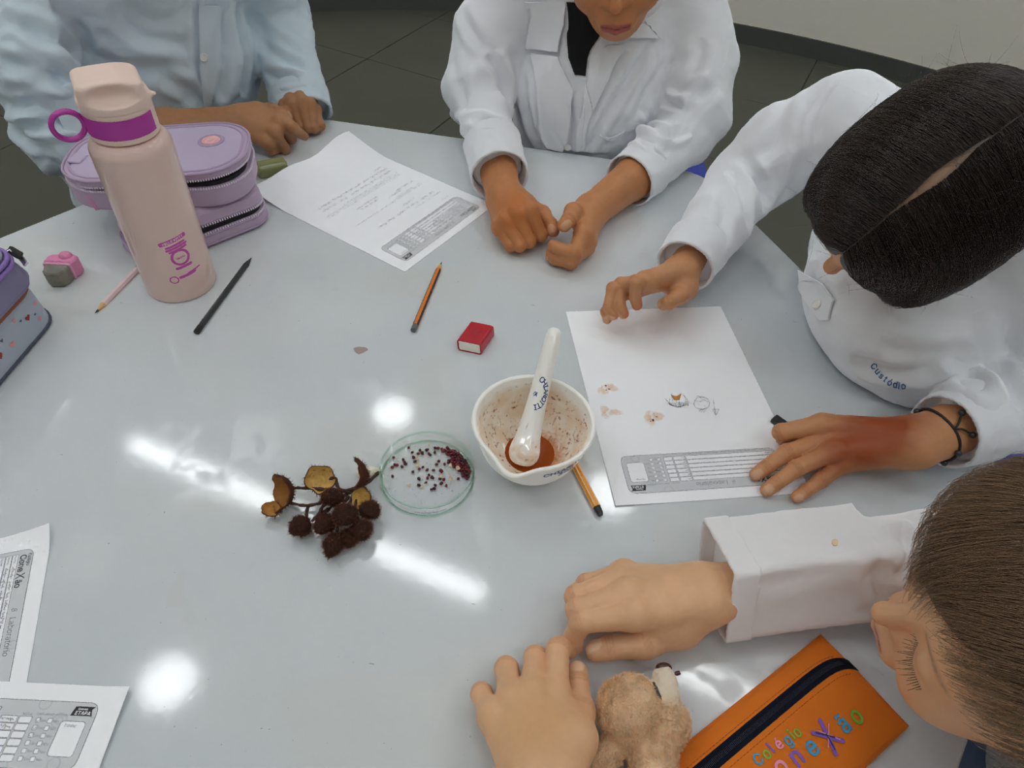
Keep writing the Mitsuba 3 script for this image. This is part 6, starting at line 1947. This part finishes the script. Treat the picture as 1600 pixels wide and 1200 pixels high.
add('collar', drape(c2, [(812, 0), (893, 0), (889, 40), (878, 90), (868, 88), (814, 78), (824, 20)], .0085, .003), 'm_coat_white', C2, smooth=30)
add('collar', drape(c2, [(940, 60), (1000, 30), (1032, 0), (1030, 68), (990, 66), (955, 62)], .010, .003), 'm_coat_white', C2, smooth=30)
add('front_panel', drape(c2, [(832, 78), (878, 88), (886, 110), (902, 142), (900, 175), (890, 225), (884, 241), (858, 236), (842, 200), (836, 140)], .0105, .003), 'm_coat_white', C2, smooth=30)
add('front_panel', drape(c2, [(922, 86), (956, 64), (985, 66), (952, 120), (925, 180), (908, 238), (900, 236), (905, 180), (914, 145), (916, 126)], .0075, .003), 'm_coat_white', C2, smooth=30)
add('pocket_edge', drape(c2, [(930, 203), (951, 216), (980, 200), (978, 206), (952, 224), (932, 210)], .0045, .0025), 'm_coat_white', C2, smooth=30)
bp, bn = cast(c2, [(889, 228)]); button(C2, bp[0] + bn[0] * .005, bn[0])
m = hair_shell(head2, .010, seed=2)
add('hair', m, 'm_hair_dark', P2, smooth=True, color=np.tile(HAIR_D, (len(m.vertices), 1)))
lg_f, lg_l = V3(-.1, -1, 0), V3(1, -.1, 0)
add('trousers', legs_mesh(hip2 + [0, .03, .03], lg_f, lg_l, -.235), 'm_trousers', P2, smooth=True)
shoes(P2, hip2 + [0, .03, 0], lg_f, lg_l)
stool(.240, 1.53, 'round blue stool with grey legs behind the person in the open coat', -.235, .18)

# ---------------------------------------------------------------- the person at the far left, pale blue coat, head out of the frame
P1 = thing('person', 'person in a pale blue lab coat with rolled sleeves, behind the lilac pencil case', 'person')
eR1, eL1 = V3(-.692, .952, .044), V3(-.475, 1.300, .125)
hG, hH = Hand(HJ['G'], eR1, 1.0, slim=.9), Hand(HJ['H'], eL1, 1.0, slim=.85)
sR1, sL1 = V3(-.690, 1.045, .215), V3(-.475, 1.215, .245)
hip1, ch1, nk1 = V3(-.70, 1.245, -.19), V3(-.625, 1.165, .10), V3(-.585, 1.105, .25)
head1 = Head([-.520, 1.02, .375], [.55, -.62, -.45], [.2, -.3, .9], 1.0, nk1)
cutR1 = (eR1 * .76 + hG.W * .24, hG.W - eR1); cutL1 = (on_axis(un(474, 152, .052), hH.W, eL1) + V3(.004, -.004, 0), hH.W - eL1 + V3(.01, -.03, -.02))
bR1 = V3(-.698, .955, .050)
srR1 = ([sR1, V3(-.712, .985, .140), bR1, cutR1[0] + nrm(hG.W - eR1) * .012], [.070, .080, .068, .050])
srL1 = ([sL1, V3(-.475, 1.275, .165), eL1, cutL1[0] + nrm(cutL1[1]) * .01], [.064, .062, .056, .047])
slR1, slL1 = sleeve_fn(*srR1, cutR1), sleeve_fn(*srL1, cutL1, .06)
ln1 = nrm(V3(.78, .63, 0)); fn1 = V3(.63, -.78, 0)


def coat1(p):
    d = cone(p, hip1, ch1, .150, .140, (fn1, .86))
    d = smin(d, cone(p, ch1, nk1, .138, .06), .06)
    d = smin(d, cone(p, sR1, sL1, .056, .056), .06)
    d = smin(d, cone(p, V3(-.70, .98, .03), V3(-.705, .99, -.22), .050, .045), .05)    # the tail of the coat hanging down beside the table
    d = np.maximum(d, -(p[:, 2] + .298))
    d = smin(d, slR1(p), .02); d = smin(d, slL1(p), .02)
    # keep clear of the table top
    e = (p[:, 0] + .404) * .784 - (p[:, 1] - 1.153) * .62            # inside the far-left edge when positive
    return np.maximum(d, np.where((p[:, 2] < .004) & (p[:, 2] > -.10), e + .012, -1))


build_body(P1, SK_P1, [(hG, sR1), (hH, sL1)], head1, hip1, ch1, nk1, (sR1, sL1), lips=(.36, .09, .08), brow=(.04, .025, .02), coat=coat1, cuts=(cutR1, cutL1))
c1 = coat_nets(coat1, [hip1, ch1, nk1, sR1, sL1, eR1, eL1, cutR1[0], cutL1[0], V3(-.7, 1.1, -.3)], .11)
fl1 = []
for px, dep, w in (([(0, 96), (60, 108), (118, 134)], .011, .010), ([(30, 36), (85, 58), (122, 90)], .008, .010), ([(0, 158), (60, 166), (118, 196)], .009, .008), ([(20, 203), (70, 194), (134, 190)], .010, .007), ([(10, 148), (60, 130), (110, 118)], .007, .008),
                   ([(118, 30), (136, 80), (132, 135)], .008, .009), ([(0, 190), (40, 218), (90, 236)], .011, .008), ([(20, 182), (60, 150), (110, 165)], .006, .007), ([(170, 10), (220, 50), (300, 70)], .008, .012), ([(150, 90), (200, 110), (290, 95)], .008, .012),
                   ([(308, 0), (306, 60), (312, 140)], .005, .005), ([(372, 0), (376, 60), (380, 150)], .012, .008), ([(400, 60), (440, 90), (480, 110)], .008, .008), ([(390, 110), (430, 120), (470, 128)], .007, .007), ([(395, 30), (425, 60), (470, 85)], .006, .009),
                   ([(345, 20), (352, 90), (345, 160)], .008, .010), ([(60, 240), (90, 262), (112, 300)], .009, .010), ([(250, 120), (290, 140), (330, 175)], .008, .010), ([(200, 0), (230, 30), (290, 35)], .006, .010), ([(0, 60), (50, 80), (100, 112)], .006, .008), ([(0, 30), (40, 45), (80, 80)], .006, .009)):
    fl1.append((cast(c1, px)[0], dep, w))
folds(c1, fl1, .0070, .045, 21, .0022)
C1 = add('lab_coat', c1, 'm_coat_pale_blue', P1, smooth=True)
m = coat_nets(cuff_fn(*srL1, cutL1, .04), [cutL1[0]], .08, .0021); folds(m, [], .0022, .03, 4); add('cuff', m, 'm_coat_pale_blue', C1, smooth=True)
m = coat_nets(cuff_fn(*srR1, cutR1, .05, .004), [cutR1[0]], .085, .0021); folds(m, [], .0035, .022, 5); add('rolled_cuff', m, 'm_coat_pale_blue', C1, smooth=True)
add('placket', drape(c1, [(306, 0), (346, 0), (345, 60), (338, 120), (330, 175), (318, 175), (310, 90)], .0045, .0025), 'm_coat_pale_blue', C1, smooth=30)
bp, bn = cast(c1, [(319, 89)]); button(C1, bp[0] + bn[0] * .0048, bn[0])
m = hair_shell(head1, .012, seed=5)
add('hair', m, 'm_hair_dark', P1, smooth=True, color=np.tile(HAIR_D, (len(m.vertices), 1)))
add('trousers', legs_mesh(hip1 + [0, 0, -.02], fn1, ln1), 'm_trousers', P1, smooth=True)
shoes(P1, hip1, fn1, ln1)
stool(hip1[0] - .03, hip1[1] + .05, 'round blue stool under the person in the pale blue coat', -.30, .17)

# ---------------------------------------------------------------- the person at the right with long dark hair
PG = thing('person', 'person with long dark hair, in a white lab coat, stained hand on the worksheet', 'person')
eRg, eLg = V3(.302, .905, .072), V3(.600, .560, .050)
hC, hD = Hand(HJ['C'], eRg, 1.0, slim=.9), Hand(HJ['D'], eLg, 1.10, slim=.9)
hC.thumb_up = nrm(EYE - hC.F[0][2])
sRg, sLg = V3(.410, .905, .185), V3(.550, .640, .195)
hipg, chg, nkg = V3(.66, .86, -.18), V3(.540, .785, .085), V3(.480, .765, .205)
headg = Head([.354, .574, .268], [-.58, -.10, -.81], [-.50, -.74, .45], .93, nkg)
stc = hD.F[1:, 0].mean(0) * .52 + hD.W * .48


def stain_d(v, c):
    q = v - stc; ax = nrm(hD.W - hD.F[1:, 0].mean(0)); lt = hD.lat
    u, w = q @ ax, q @ lt - .008
    k = np.exp(-((u / .052) ** 2 + (w / .036) ** 2) ** 1.8) * np.clip((q @ hD.n + .012) / .012, 0, 1)
    k = np.clip(k * (1.0 + .30 * vnoise(v / .012, 1, 3, 6)), 0, .94)
    c = c * (1 - k[:, None]) + k[:, None] * np.array([.27, .050, .012])
    return c


def stain_c(v, c):
    k = np.zeros(len(v))
    for kk, r in ((1, .012), (4, .011), (0, .007), (2, .008)):
        k = np.maximum(k, .75 * np.exp(-(np.linalg.norm(v - hC.F[kk][3] + hC.n * .003, axis=1) / r) ** 2))
    return c * (1 - k[:, None]) + k[:, None] * np.array([.45, .10, .02])


cutRg = (hC.W * .93 + eRg * .07, hC.W - eRg); cutLg = (hD.W + nrm(eLg - hD.W) * .044, hD.W - eLg)
srRg = ([sRg, V3(.350, .925, .125), eRg, eRg * .5 + cutRg[0] * .5, cutRg[0] + nrm(hC.W - eRg) * .01], [.058, .060, .050, .043, .036])
srLg = ([sLg, V3(.60, .595, .13), eLg, cutLg[0] + nrm(hD.W - eLg) * .01], [.066, .066, .056, .037])
slRg, slLg = sleeve_fn(*srRg, cutRg), sleeve_fn(*srLg, cutLg)
fg = nrm(V3(-.90, -.43, 0)); lg_ = V3(-fg[1], fg[0], 0)


def coatg(p):
    d = cone(p, hipg, chg, .155, .150, (fg, .88))
    d = smin(d, cone(p, chg, nkg, .140, .07), .07)
    d = smin(d, cone(p, sRg, sLg, .056, .056), .045)
    d = smin(d, ell(p, [.455, .675, .075], [.105, .125, .095]), .06)
    d = smin(d, ell(p, [.500, .640, .030], [.085, .080, .060]), .05)
    d = np.maximum(d, -(p[:, 2] + .233))
    d = smin(d, slRg(p), .022); d = smin(d, slLg(p), .022)
    e = -((p[:, 0] - .289) * .917 + (p[:, 1] - 1.078) * .40)          # inside the right-hand edge when positive
    return np.maximum(d, np.where((p[:, 2] < .003), np.where(p[:, 2] > -.12, e + .012, -1), -1))


build_body(PG, SK_G, [(hC, sRg), (hD, sLg)], headg, hipg, chg, nkg, (sRg, sLg), stain=[stain_c, stain_d], lips=(.4, .1, .09), brow=(.03, .02, .015), seat=-.235, coat=coatg, cuts=(cutRg, cutLg))
cg = coat_nets(coatg, [hipg, chg, nkg, sRg, sLg, eRg, eLg, cutRg[0], cutLg[0], V3(.4, .6, .05)], .11)
flg = []
for px, dep, w in (([(1312, 120), (1275, 170), (1262, 240)], .003, .004), ([(1160, 240), (1190, 300), (1215, 345)], .010, .008), ([(1150, 270), (1165, 330), (1190, 365)], .008, .007), ([(1135, 300), (1130, 350), (1120, 390)], .005, .008),
                   ([(1240, 150), (1210, 220), (1170, 250)], .006, .010), ([(1260, 235), (1230, 300), (1210, 350)], .008, .008), ([(1330, 560), (1400, 585), (1470, 570)], .009, .010), ([(1370, 545), (1450, 555), (1520, 545)], .006, .010),
                   ([(1500, 560), (1520, 600), (1510, 650)], .012, .009), ([(1400, 470), (1480, 500), (1560, 480)], .005, .012), ([(1545, 560), (1580, 600), (1590, 640)], .008, .009), ([(1230, 380), (1270, 440), (1300, 480)], .005, .010),
                   ([(1090, 340), (1110, 380), (1105, 410)], .004, .006)):
    flg.append((cast(cg, px)[0], dep, w))
folds(cg, flg, .0050, .05, 31, .0010)
CG = add('lab_coat', cg, 'm_coat_white', PG, smooth=True)
for s_, c_, nm in ((srRg, cutRg, 1), (srLg, cutLg, 2)):
    m = coat_nets(cuff_fn(*s_, c_, .05), [c_[0]], .08, .0021); folds(m, [], .0016, .03, nm)
    add('cuff', m, 'm_coat_white', CG, smooth=True)
add('placket', drape(cg, [(1244, 415), (1290, 440), (1312, 470), (1302, 505), (1288, 505), (1262, 470), (1246, 440)], .0045, .0025), 'm_coat_white', CG, smooth=30)
bp, bn = cast(cg, [(1281, 478)]); button(CG, bp[0] + bn[0] * .0048, bn[0])
# blue embroidery on the chest pocket, letters along a bend
mat('thread_name', base_color=srgb(38, 84, 132), roughness=.7)
em = []
for k, (ch_, px, py, tn) in enumerate(zip('Custódio', (1366, 1372, 1378, 1384, 1391, 1399, 1405, 1412), (572, 580, 587, 592, 597, 600, 602, 602), (50, 48, 44, 38, 28, 16, 6, 0))):
    m = centred(ch_, 9.5); v = m.vertices[:, :2].copy(); t = math.radians(tn); v[:, 1] *= -1; v = np.c_[v[:, 0] * math.cos(t) - v[:, 1] * math.sin(t) + px, v[:, 0] * math.sin(t) + v[:, 1] * math.cos(t) + py]
    p, n = cast(cg, v); f = m.faces; tt = trimesh.Trimesh(p + n * .0012, f, process=False)
    if len(tt.faces) and (tt.face_normals @ -FW).mean() < 0: tt.invert()
    em.append(tt)
add('embroidered_name', cat(*em), 'm_thread_name', CG)
# bracelet: black cord with dark beads
mat('cord', base_color=(.012, .012, .013), roughness=.7)
mat('bead', base_color=(.05, .05, .055), roughness=.2, metallic=.5)
axw = nrm(eLg - hD.W); wc = hD.W + axw * .030; Bw = basis(axw, hD.n)
ring_ = [wc + Bw[:, 0] * .0235 * math.cos(t) + Bw[:, 1] * .0285 * math.sin(t) + axw * .003 * math.sin(2 * t) for t in np.linspace(0, 2 * math.pi, 40, endpoint=False)]
BRK = add('bracelet', tube(ring_, .0014, 8, True), 'm_cord', PG, smooth=True)
be = trimesh.creation.icosphere(2, .0034)
for t in (.9, 1.75, -1.9, -2.2):
    add('bead', place(be, None, wc + Bw[:, 0] * .0250 * math.cos(t) + Bw[:, 1] * .0300 * math.sin(t)), 'm_bead', BRK, smooth=True)
kn_ = wc + Bw[:, 0] * .0245
for sg in (-1, 1):
    e_ = kn_ + axw * .016 + Bw[:, 1] * sg * .012 + [0, 0, .002]
    add('cord_end', tube(catmull([kn_, kn_ + axw * .006 + Bw[:, 1] * sg * .004 + [0, 0, .003], e_], 6), .0011, 7), 'm_cord', BRK, smooth=True)
    add('bead', place(be, None, e_), 'm_bead', BRK, smooth=True)
# hair: dark curtain falling forward from a middle parting
def hair_g(p):
    q = headg.loc(p)
    d = ell(q, [0, -.012, .018], [.088, .106, .094])
    d = smin(d, ell(q, [0, -.050, -.030], [.088, .075, .080]), .03)
    m_ = np.stack([np.abs(q[:, 0]), q[:, 1], q[:, 2]], 1)
    d = smin(d, ell(m_, [.062, .028, -.040], [.028, .058, .072]), .03)     # curtains at the sides of the face
    d = smax(d, -ell(q, [0, .105, -.035], [.050, .045, .080]), .012)       # face opening
    part = np.exp(-(q[:, 0] / .007) ** 2) * .0030
    return (d + part) * headg.s


hg = nets(hair_g, headg.C - .2, headg.C + .2, .003)
vq = headg.loc(hg.vertices).astype(float)
pw = .0012 + .0052 * np.exp(-((vq[:, 1] + .022) / .030) ** 2)
scalp = np.exp(-((vq[:, 0] + .0015 * vnoise(vq / .008, 1, 2, 12)) / pw) ** 2) * (vq[:, 2] > .03) * np.clip(np.exp(-((vq[:, 1] + .018) / .034) ** 2) + .35 * (vq[:, 1] > 0) * (vq[:, 1] < .07), 0, 1)
scol = np.tile(HAIR_D, (len(vq), 1)) * (1 + .3 * vnoise(vq / [.004, .02, .02], 1, 2, 3))[:, None]
scol = scol * (1 - .75 * scalp[:, None]) + .75 * scalp[:, None] * np.array(srgb(186, 148, 120)) * .8
HG = add('hair', hg, 'm_hair_dark', PG, smooth=True, color=np.clip(scol, 0, 1))
rh = np.random.default_rng(77)
nS, mS = 6800, 10
side = np.where(rh.random(nS) < .5, -1.0, 1.0); y0 = np.where(rh.random(nS) < .25, rh.uniform(-.135, -.09, nS), rh.uniform(-.11, .080, nS))
start_ang = np.abs(rh.normal(0, .45, nS)) * (rh.random(nS) < .75) + .006 + .036 * np.exp(-((y0 + .022) / .024) ** 2)
tt = np.linspace(0, 1, mS)[None]
angmax = rh.uniform(1.5, 2.5, nS)
ang = start_ang[:, None] + (angmax - np.minimum(start_ang, 1.2))[:, None] * tt
fw_drift = (.02 + .05 * rh.random(nS))[:, None] * tt ** 1.3 + rh.normal(0, .006, nS)[:, None] * tt
yy = np.minimum(y0[:, None] + fw_drift, .088 - .004 * rh.random(nS)[:, None])
ky = np.sqrt(np.clip(1 - ((yy + .012) / .110) ** 2, .06, 1))
lift = rh.uniform(.000, .0035, nS)[:, None]
R1 = (.0900 + lift) * ky; R2 = (.0955 + lift) * ky
droop = np.clip(ang - 1.5, 0, 2)
X = side[:, None] * R1 * np.sin(np.minimum(ang, 1.55)) * (1 - .10 * droop); Z = .018 + R2 * np.cos(np.minimum(ang, 1.55)) - .095 * droop
Zp = Z
loc_ = np.stack([X, yy, Zp], -1) + .0012 * vnoise(np.stack([X / .02, yy / .02, Zp / .02], -1), 1, 2, 2)[..., None]
wp = headg.wor(loc_.reshape(-1, 3)).reshape(nS, mS, 3)
wp = onto(wp, hair_g, .0004 + .0022 * rh.random(nS)[:, None] + .0012 * tt * rh.random(nS)[:, None])
st = strand_mesh(wp, .00036, .00014)
clump = 1 + .55 * vnoise(np.c_[y0 * 140, side * 3, start_ang * 2], 1, 2, 9)
cc = HAIR_D[None] * (rh.uniform(.6, 1.6, nS) * clump)[:, None] * np.array([1.12, 1, .92])
add('strands', st, 'm_hair_dark', HG, smooth=True, color=np.repeat(cc, mS * 3, 0), kind='stuff')
nF = 170
a0_ = rh.uniform(0, 2 * math.pi, nF); b0_ = rh.uniform(.15, 1.5, nF)
base_ = np.stack([.094 * np.sin(b0_) * np.cos(a0_), -.012 + .112 * np.sin(b0_) * np.sin(a0_), .018 + .097 * np.cos(b0_)], 1)
dirn = nrm(base_ * [1, 1, .8] + rh.normal(0, .05, (nF, 3))); tang = nrm(np.cross(dirn, rh.normal(size=(nF, 3))))
Lf = rh.uniform(.012, .040, nF); ts = np.linspace(0, 1, 8)
fly = base_[:, None] + tang[:, None] * (Lf[:, None] * ts[None])[..., None] + dirn[:, None] * (Lf[:, None] * (.28 * ts[None] ** 2 * rh.uniform(.2, 1.6, nF)[:, None]))[..., None]
add('flyaway_hairs', strand_mesh(headg.wor(fly.reshape(-1, 3)).reshape(nF, 8, 3), .00014, .00006), 'm_hair_dark', HG, smooth=True, color=np.tile(HAIR_D, (nF * 24, 1)), kind='stuff')
add('trousers', legs_mesh(hipg + [0, 0, .03], fg, lg_, -.235), 'm_trousers', PG, smooth=True)
shoes(PG, hipg, fg, lg_)
stool(.755, .865, 'round blue stool under the person with long dark hair', -.235, .18)

# ---------------------------------------------------------------- the brown-haired person in the near right corner
PB = thing('person', 'person with short brown hair and lowered eyes, bringing the fingertips of both hands together', 'person')
eRb, eLb = V3(.400, .330, .052), V3(.205, -.075, .060)
hE, hF = Hand(HJ['E'], eRb, 1.06, 1.10, slim=.66), Hand(HJ['F'], eLb, .98, 1.12)
view = nrm(FW + CR * (1500 - 800) / FPX - CU * (960 - 600) / FPX); Nn = -view
Rn_ = nrm(CR - Nn * (CR @ Nn)); Un_ = nrm(CU - Nn * (CU @ Nn))
Fb, Ub, SB_, Cb = V3(-.983, .325, -.068), V3(-.140, -.311, .945), 1.0, V3(.3795, .2025, .150)
sRb, sLb = V3(.555, .325, .075), V3(.480, .040, .060)
hipb, chb, nkb = V3(.66, .16, -.20), V3(.590, .18, -.04), V3(.490, .195, .055)
headb = Head(Cb, Fb, Ub, SB_, nkb)


def stain_f(v, c):
    k = .55 * np.exp(-(np.linalg.norm((v - un(835, 1140, .05)) / [.026, .034, .03], axis=1)) ** 2)
    return c * (1 - k[:, None]) + k[:, None] * np.array([.50, .27, .085])


cutRb = (un(1116, 902, .038), hE.W - eRb + V3(-.01, .012, 0)); cutLb = (hF.W * .72 + eLb * .28, hF.W - eLb)
ab = nrm(hE.W - eRb); slot = basis(ab, [0, 0, 1.0])
tw = math.radians(24); slot = slot @ np.array([[math.cos(tw), -math.sin(tw), 0], [math.sin(tw), math.cos(tw), 0], [0, 0, 1]])
cenb = un(1245, 888, .042)


def box_sleeve(p):
    q = (p - cenb.astype(np.float32)) @ slot.astype(np.float32)
    def prof(g): return rbox(q, [0, 0, 0], [.0370 + g, .0395 + g, .30], .006 + g)
    s = (p - cutRb[0].astype(np.float32)) @ nrm(cutRb[1]).astype(np.float32)
    return np.maximum(np.maximum(prof(0), s + .012), -q[:, 2] - .068)


srRb = ([sRb, V3(.50, .335, .07), eRb, cenb - ab * .03], [.066, .056, .046, .0365])
slRb2 = sleeve_fn(srRb[0], srRb[1], (cenb - ab * .020, ab), .02)
slLb = sleeve_fn([sLb, V3(.34, -.04, .06), eLb, cutLb[0]], [.066, .058, .050, .042], cutLb)
fb_ = nrm(V3(-.95, .15, 0))


def coatb(p):
    d = cone(p, hipb, chb, .145, .135, (fb_, .86))
    d = smin(d, cone(p, chb, nkb, .125, .062), .06)
    d = smin(d, cone(p, sRb, sLb, .058, .058), .06)
    d = np.maximum(d, -(p[:, 2] + .298))
    d = smin(d, slRb2(p), .012); d = smin(d, slLb(p), .02); d = smin(d, box_sleeve(p), .004)
    e = -((p[:, 0] - .57) * .917 - (p[:, 1] - .434) * .40)
    return np.maximum(d, np.where((p[:, 2] < .003), np.where(p[:, 2] > -.12, e + .012, -1), -1))


build_body(PB, SK_B, [(hE, sRb), (hF, sLb)], headb, hipb, chb, nkb, (sRb, sLb), stain=[None, stain_f], lips=(.62, .33, .23), brow=(.16, .10, .055), coat=coatb, cuts=(cutRb, cutLb))
cb = coat_nets(coatb, [hipb, chb, nkb, sRb, sLb, eRb, eLb, cutRb[0], cutLb[0]], .11, .0042)
flb = []
for px, dep, w in (([(1400, 800), (1412, 840), (1418, 900)], .006, .006), ([(1160, 905), (1240, 900), (1330, 880)], .002, .010), ([(1200, 835), (1260, 850), (1320, 840)], .003, .012), ([(1370, 840), (1365, 900), (1380, 940)], .004, .007)):
    flb.append((cast(cb, px)[0], dep, w))
folds(cb, flb, .0022, .055, 41, .0004)
CB = add('lab_coat', cb, 'm_coat_warm', PB, smooth=True)


def box_cuff(p):
    q = (p - cenb.astype(np.float32)) @ slot.astype(np.float32)
    s = (p - cutRb[0].astype(np.float32)) @ nrm(cutRb[1]).astype(np.float32)
    o = rbox(q, [0, 0, 0], [.0385, .0410, .30], .0065)
    return np.maximum(np.maximum(o, -(o + .0042)), np.maximum(s - .0015, -s - .022))


add('cuff', coat_nets(box_cuff, [cutRb[0]], .085, .0021), 'm_coat_warm', CB, smooth=35)
mat('cloth_stain', base_color=srgb(226, 206, 170), roughness=.9)
add('cloth_stain', drape(cb, Point(1304, 848).buffer(6.5), .0007, .0006, 4), 'm_cloth_stain', CB)
# brown hair: layered strands from the crown down to a fringe
def hair_b0(p): return hair_b(p, False)


def hair_b(p, cut=True):
    q = headb.loc(p)
    d = ell(q, [.016, -.010, .028], [.103, .110, .094])
    d = smin(d, ell(q, [.055, .030, .045], [.056, .062, .050]), .03)          # thicker where the fringe falls to the right
    d = smin(d, ell(q, [0, -.052, -.025], [.078, .062, .070]), .02)
    if not cut: return d * headb.s
    # below this line there is no hair: a fringe at the front, swept to the right; temples; round the ears
    front = .040 - .75 * q[:, 0]
    side = np.where(q[:, 0] < 0, .024, -.010)
    w = np.clip((q[:, 1] - .010) / .045, 0, 1)
    line = side * (1 - w) + front * w
    back = np.clip((-q[:, 1] - .01) / .05, 0, 1)
    line = line * (1 - back) - .075 * back
    d = smax(d, line - q[:, 2], .006)
    return d * headb.s


hb = nets(hair_b, headb.C - .18, headb.C + .18, .003)
HB = add('hair', hb, 'm_hair_brown', PB, smooth=True, color=np.clip(np.tile(HAIR_B * .75, (len(hb.vertices), 1)) * (1 + .3 * vnoise(headb.loc(hb.vertices).astype(float) / [.006, .012, .02], 1, 2, 4))[:, None], 0, 1))
rb2 = np.random.default_rng(5)
nS, mS = 6500, 10
crown = np.array([.012, -.045, .0])
az = rb2.uniform(0, 2 * math.pi, nS)                       # direction from the crown, 0 = forward
p0 = np.abs(rb2.normal(0, .55, nS)); p0 = np.minimum(p0, 1.15)
p1 = p0 + rb2.uniform(.55, 1.25, nS)
# end of the hair by direction: forward it stops at the fringe, sideways above the ear
lim = np.interp(((az + math.pi) % (2 * math.pi)) - math.pi, [-3.2, -2.2, -1.5, -1.0, -.5, 0, .5, 1.0, 1.6, 2.3, 3.2], [2.1, 2.0, 1.72, 1.40, 1.32, 1.44, 1.66, 1.75, 1.9, 2.0, 2.1]) * rb2.uniform(.94, 1.05, nS)
p1 = np.minimum(p1, lim); p0 = np.minimum(p0, p1 - .3)
tt = np.linspace(0, 1, mS)[None]
ph = p0[:, None] + (p1 - p0)[:, None] * tt
azz = az[:, None] + .18 * np.sin(ph * 2 + az[:, None] * 3) + rb2.normal(0, .10, nS)[:, None] * tt - .25 * tt * np.sin(az)[:, None]
lift = (rb2.uniform(0, .006, nS)[:, None] + .004 * tt * rb2.random(nS)[:, None])
dx, dy, dz = np.sin(ph) * np.sin(azz), np.sin(ph) * np.cos(azz), np.cos(ph)
cx = crown[0] * np.cos(ph * .5) ** 2; cy = crown[1] * np.clip(1 - ph / 1.6, 0, 1)
X = dx * (.0880 + lift) + cx; Y = -.014 + dy * (.1075 + lift) + cy; Z = .026 + dz * (.0935 + lift)
hang = np.clip(ph - 1.45, 0, 1); Z = Z - hang * .05
X += .0016 * vnoise(np.stack([azz * 9, ph * 2, lift * 200], -1), 1, 2, 6)
Y += .0016 * vnoise(np.stack([azz * 9 + 40, ph * 2, lift * 200], -1), 1, 2, 7)
wp = headb.wor(np.stack([X, Y, Z], -1).reshape(-1, 3)).reshape(nS, mS, 3)
wp = onto(wp, hair_b0, .0004 + .0030 * rb2.random(nS)[:, None] + .0045 * tt ** 2 * rb2.random(nS)[:, None] + np.clip(.005 * vnoise(np.stack([azz * 5, ph * 1.5, ph * 0], -1), 1, 2, 16), 0, 1))
st = strand_mesh(wp, .00034, .00010)
clump = 1 + .7 * vnoise(np.c_[az * 7, p0 * 3, p0 * 0], 1, 2, 9)
cc = HAIR_B[None] * (rb2.uniform(.6, 1.5, nS) * clump)[:, None]
add('strands', st, 'm_hair_brown', HB, smooth=True, color=np.clip(np.repeat(cc, mS * 3, 0), 0, 1), kind='stuff')
# lashes of the lowered lids
lash = []
for sx in (-1, 1):
    for k in range(26):
        u = -1 + 2 * k / 25
        x = .030 + .0165 * u; y = .0868 - .0035 * u * u - .0035 * max(u, 0); z = -.0065 + .0020 * u * u
        root = np.array([sx * x, y, z]); dr_ = nrm(np.array([sx * (.25 + .5 * u), 1.0, -.55]))
        L_ = .0088 * (1 - .25 * u * u) * (1 + .35 * math.sin(k * 2.7)); dr_ = nrm(dr_ + rb2.normal(0, .10, 3))
        lash.append([root, root + dr_ * L_ * .35 + [0, 0, -.0003], root + dr_ * L_ * .7 + [0, 0, .0002], root + dr_ * L_ + [0, 0, .0014]])
lash = np.array(lash)
add('eyelashes', strand_mesh(headb.wor(lash.reshape(-1, 3)).reshape(len(lash), 4, 3), .00034, .00010), 'm_hair_brown', PB, smooth=True, color=np.tile(np.array([.03, .022, .014]), (len(lash) * 12, 1)), kind='stuff')
add('trousers', legs_mesh(hipb + [0, 0, -.02], fb_, V3(-fb_[1], fb_[0], 0)), 'm_trousers', PB, smooth=True)
shoes(PB, hipb, fb_, V3(-fb_[1], fb_[0], 0))
stool(hipb[0] + .04, hipb[1], 'round blue stool under the brown-haired person', -.30, .17)
# the thin dark sliver between the fingertips
a_s, b_s = un(894, 1021, .014), un(903, 1011, .020)
add('thin_sliver', tube([a_s, b_s, b_s + nrm(b_s - a_s) * .006], [.0005, .0008, .0003], 6), 'm_sliver', label='thin dark sliver held between the fingertips of the brown-haired person', cat='sliver')
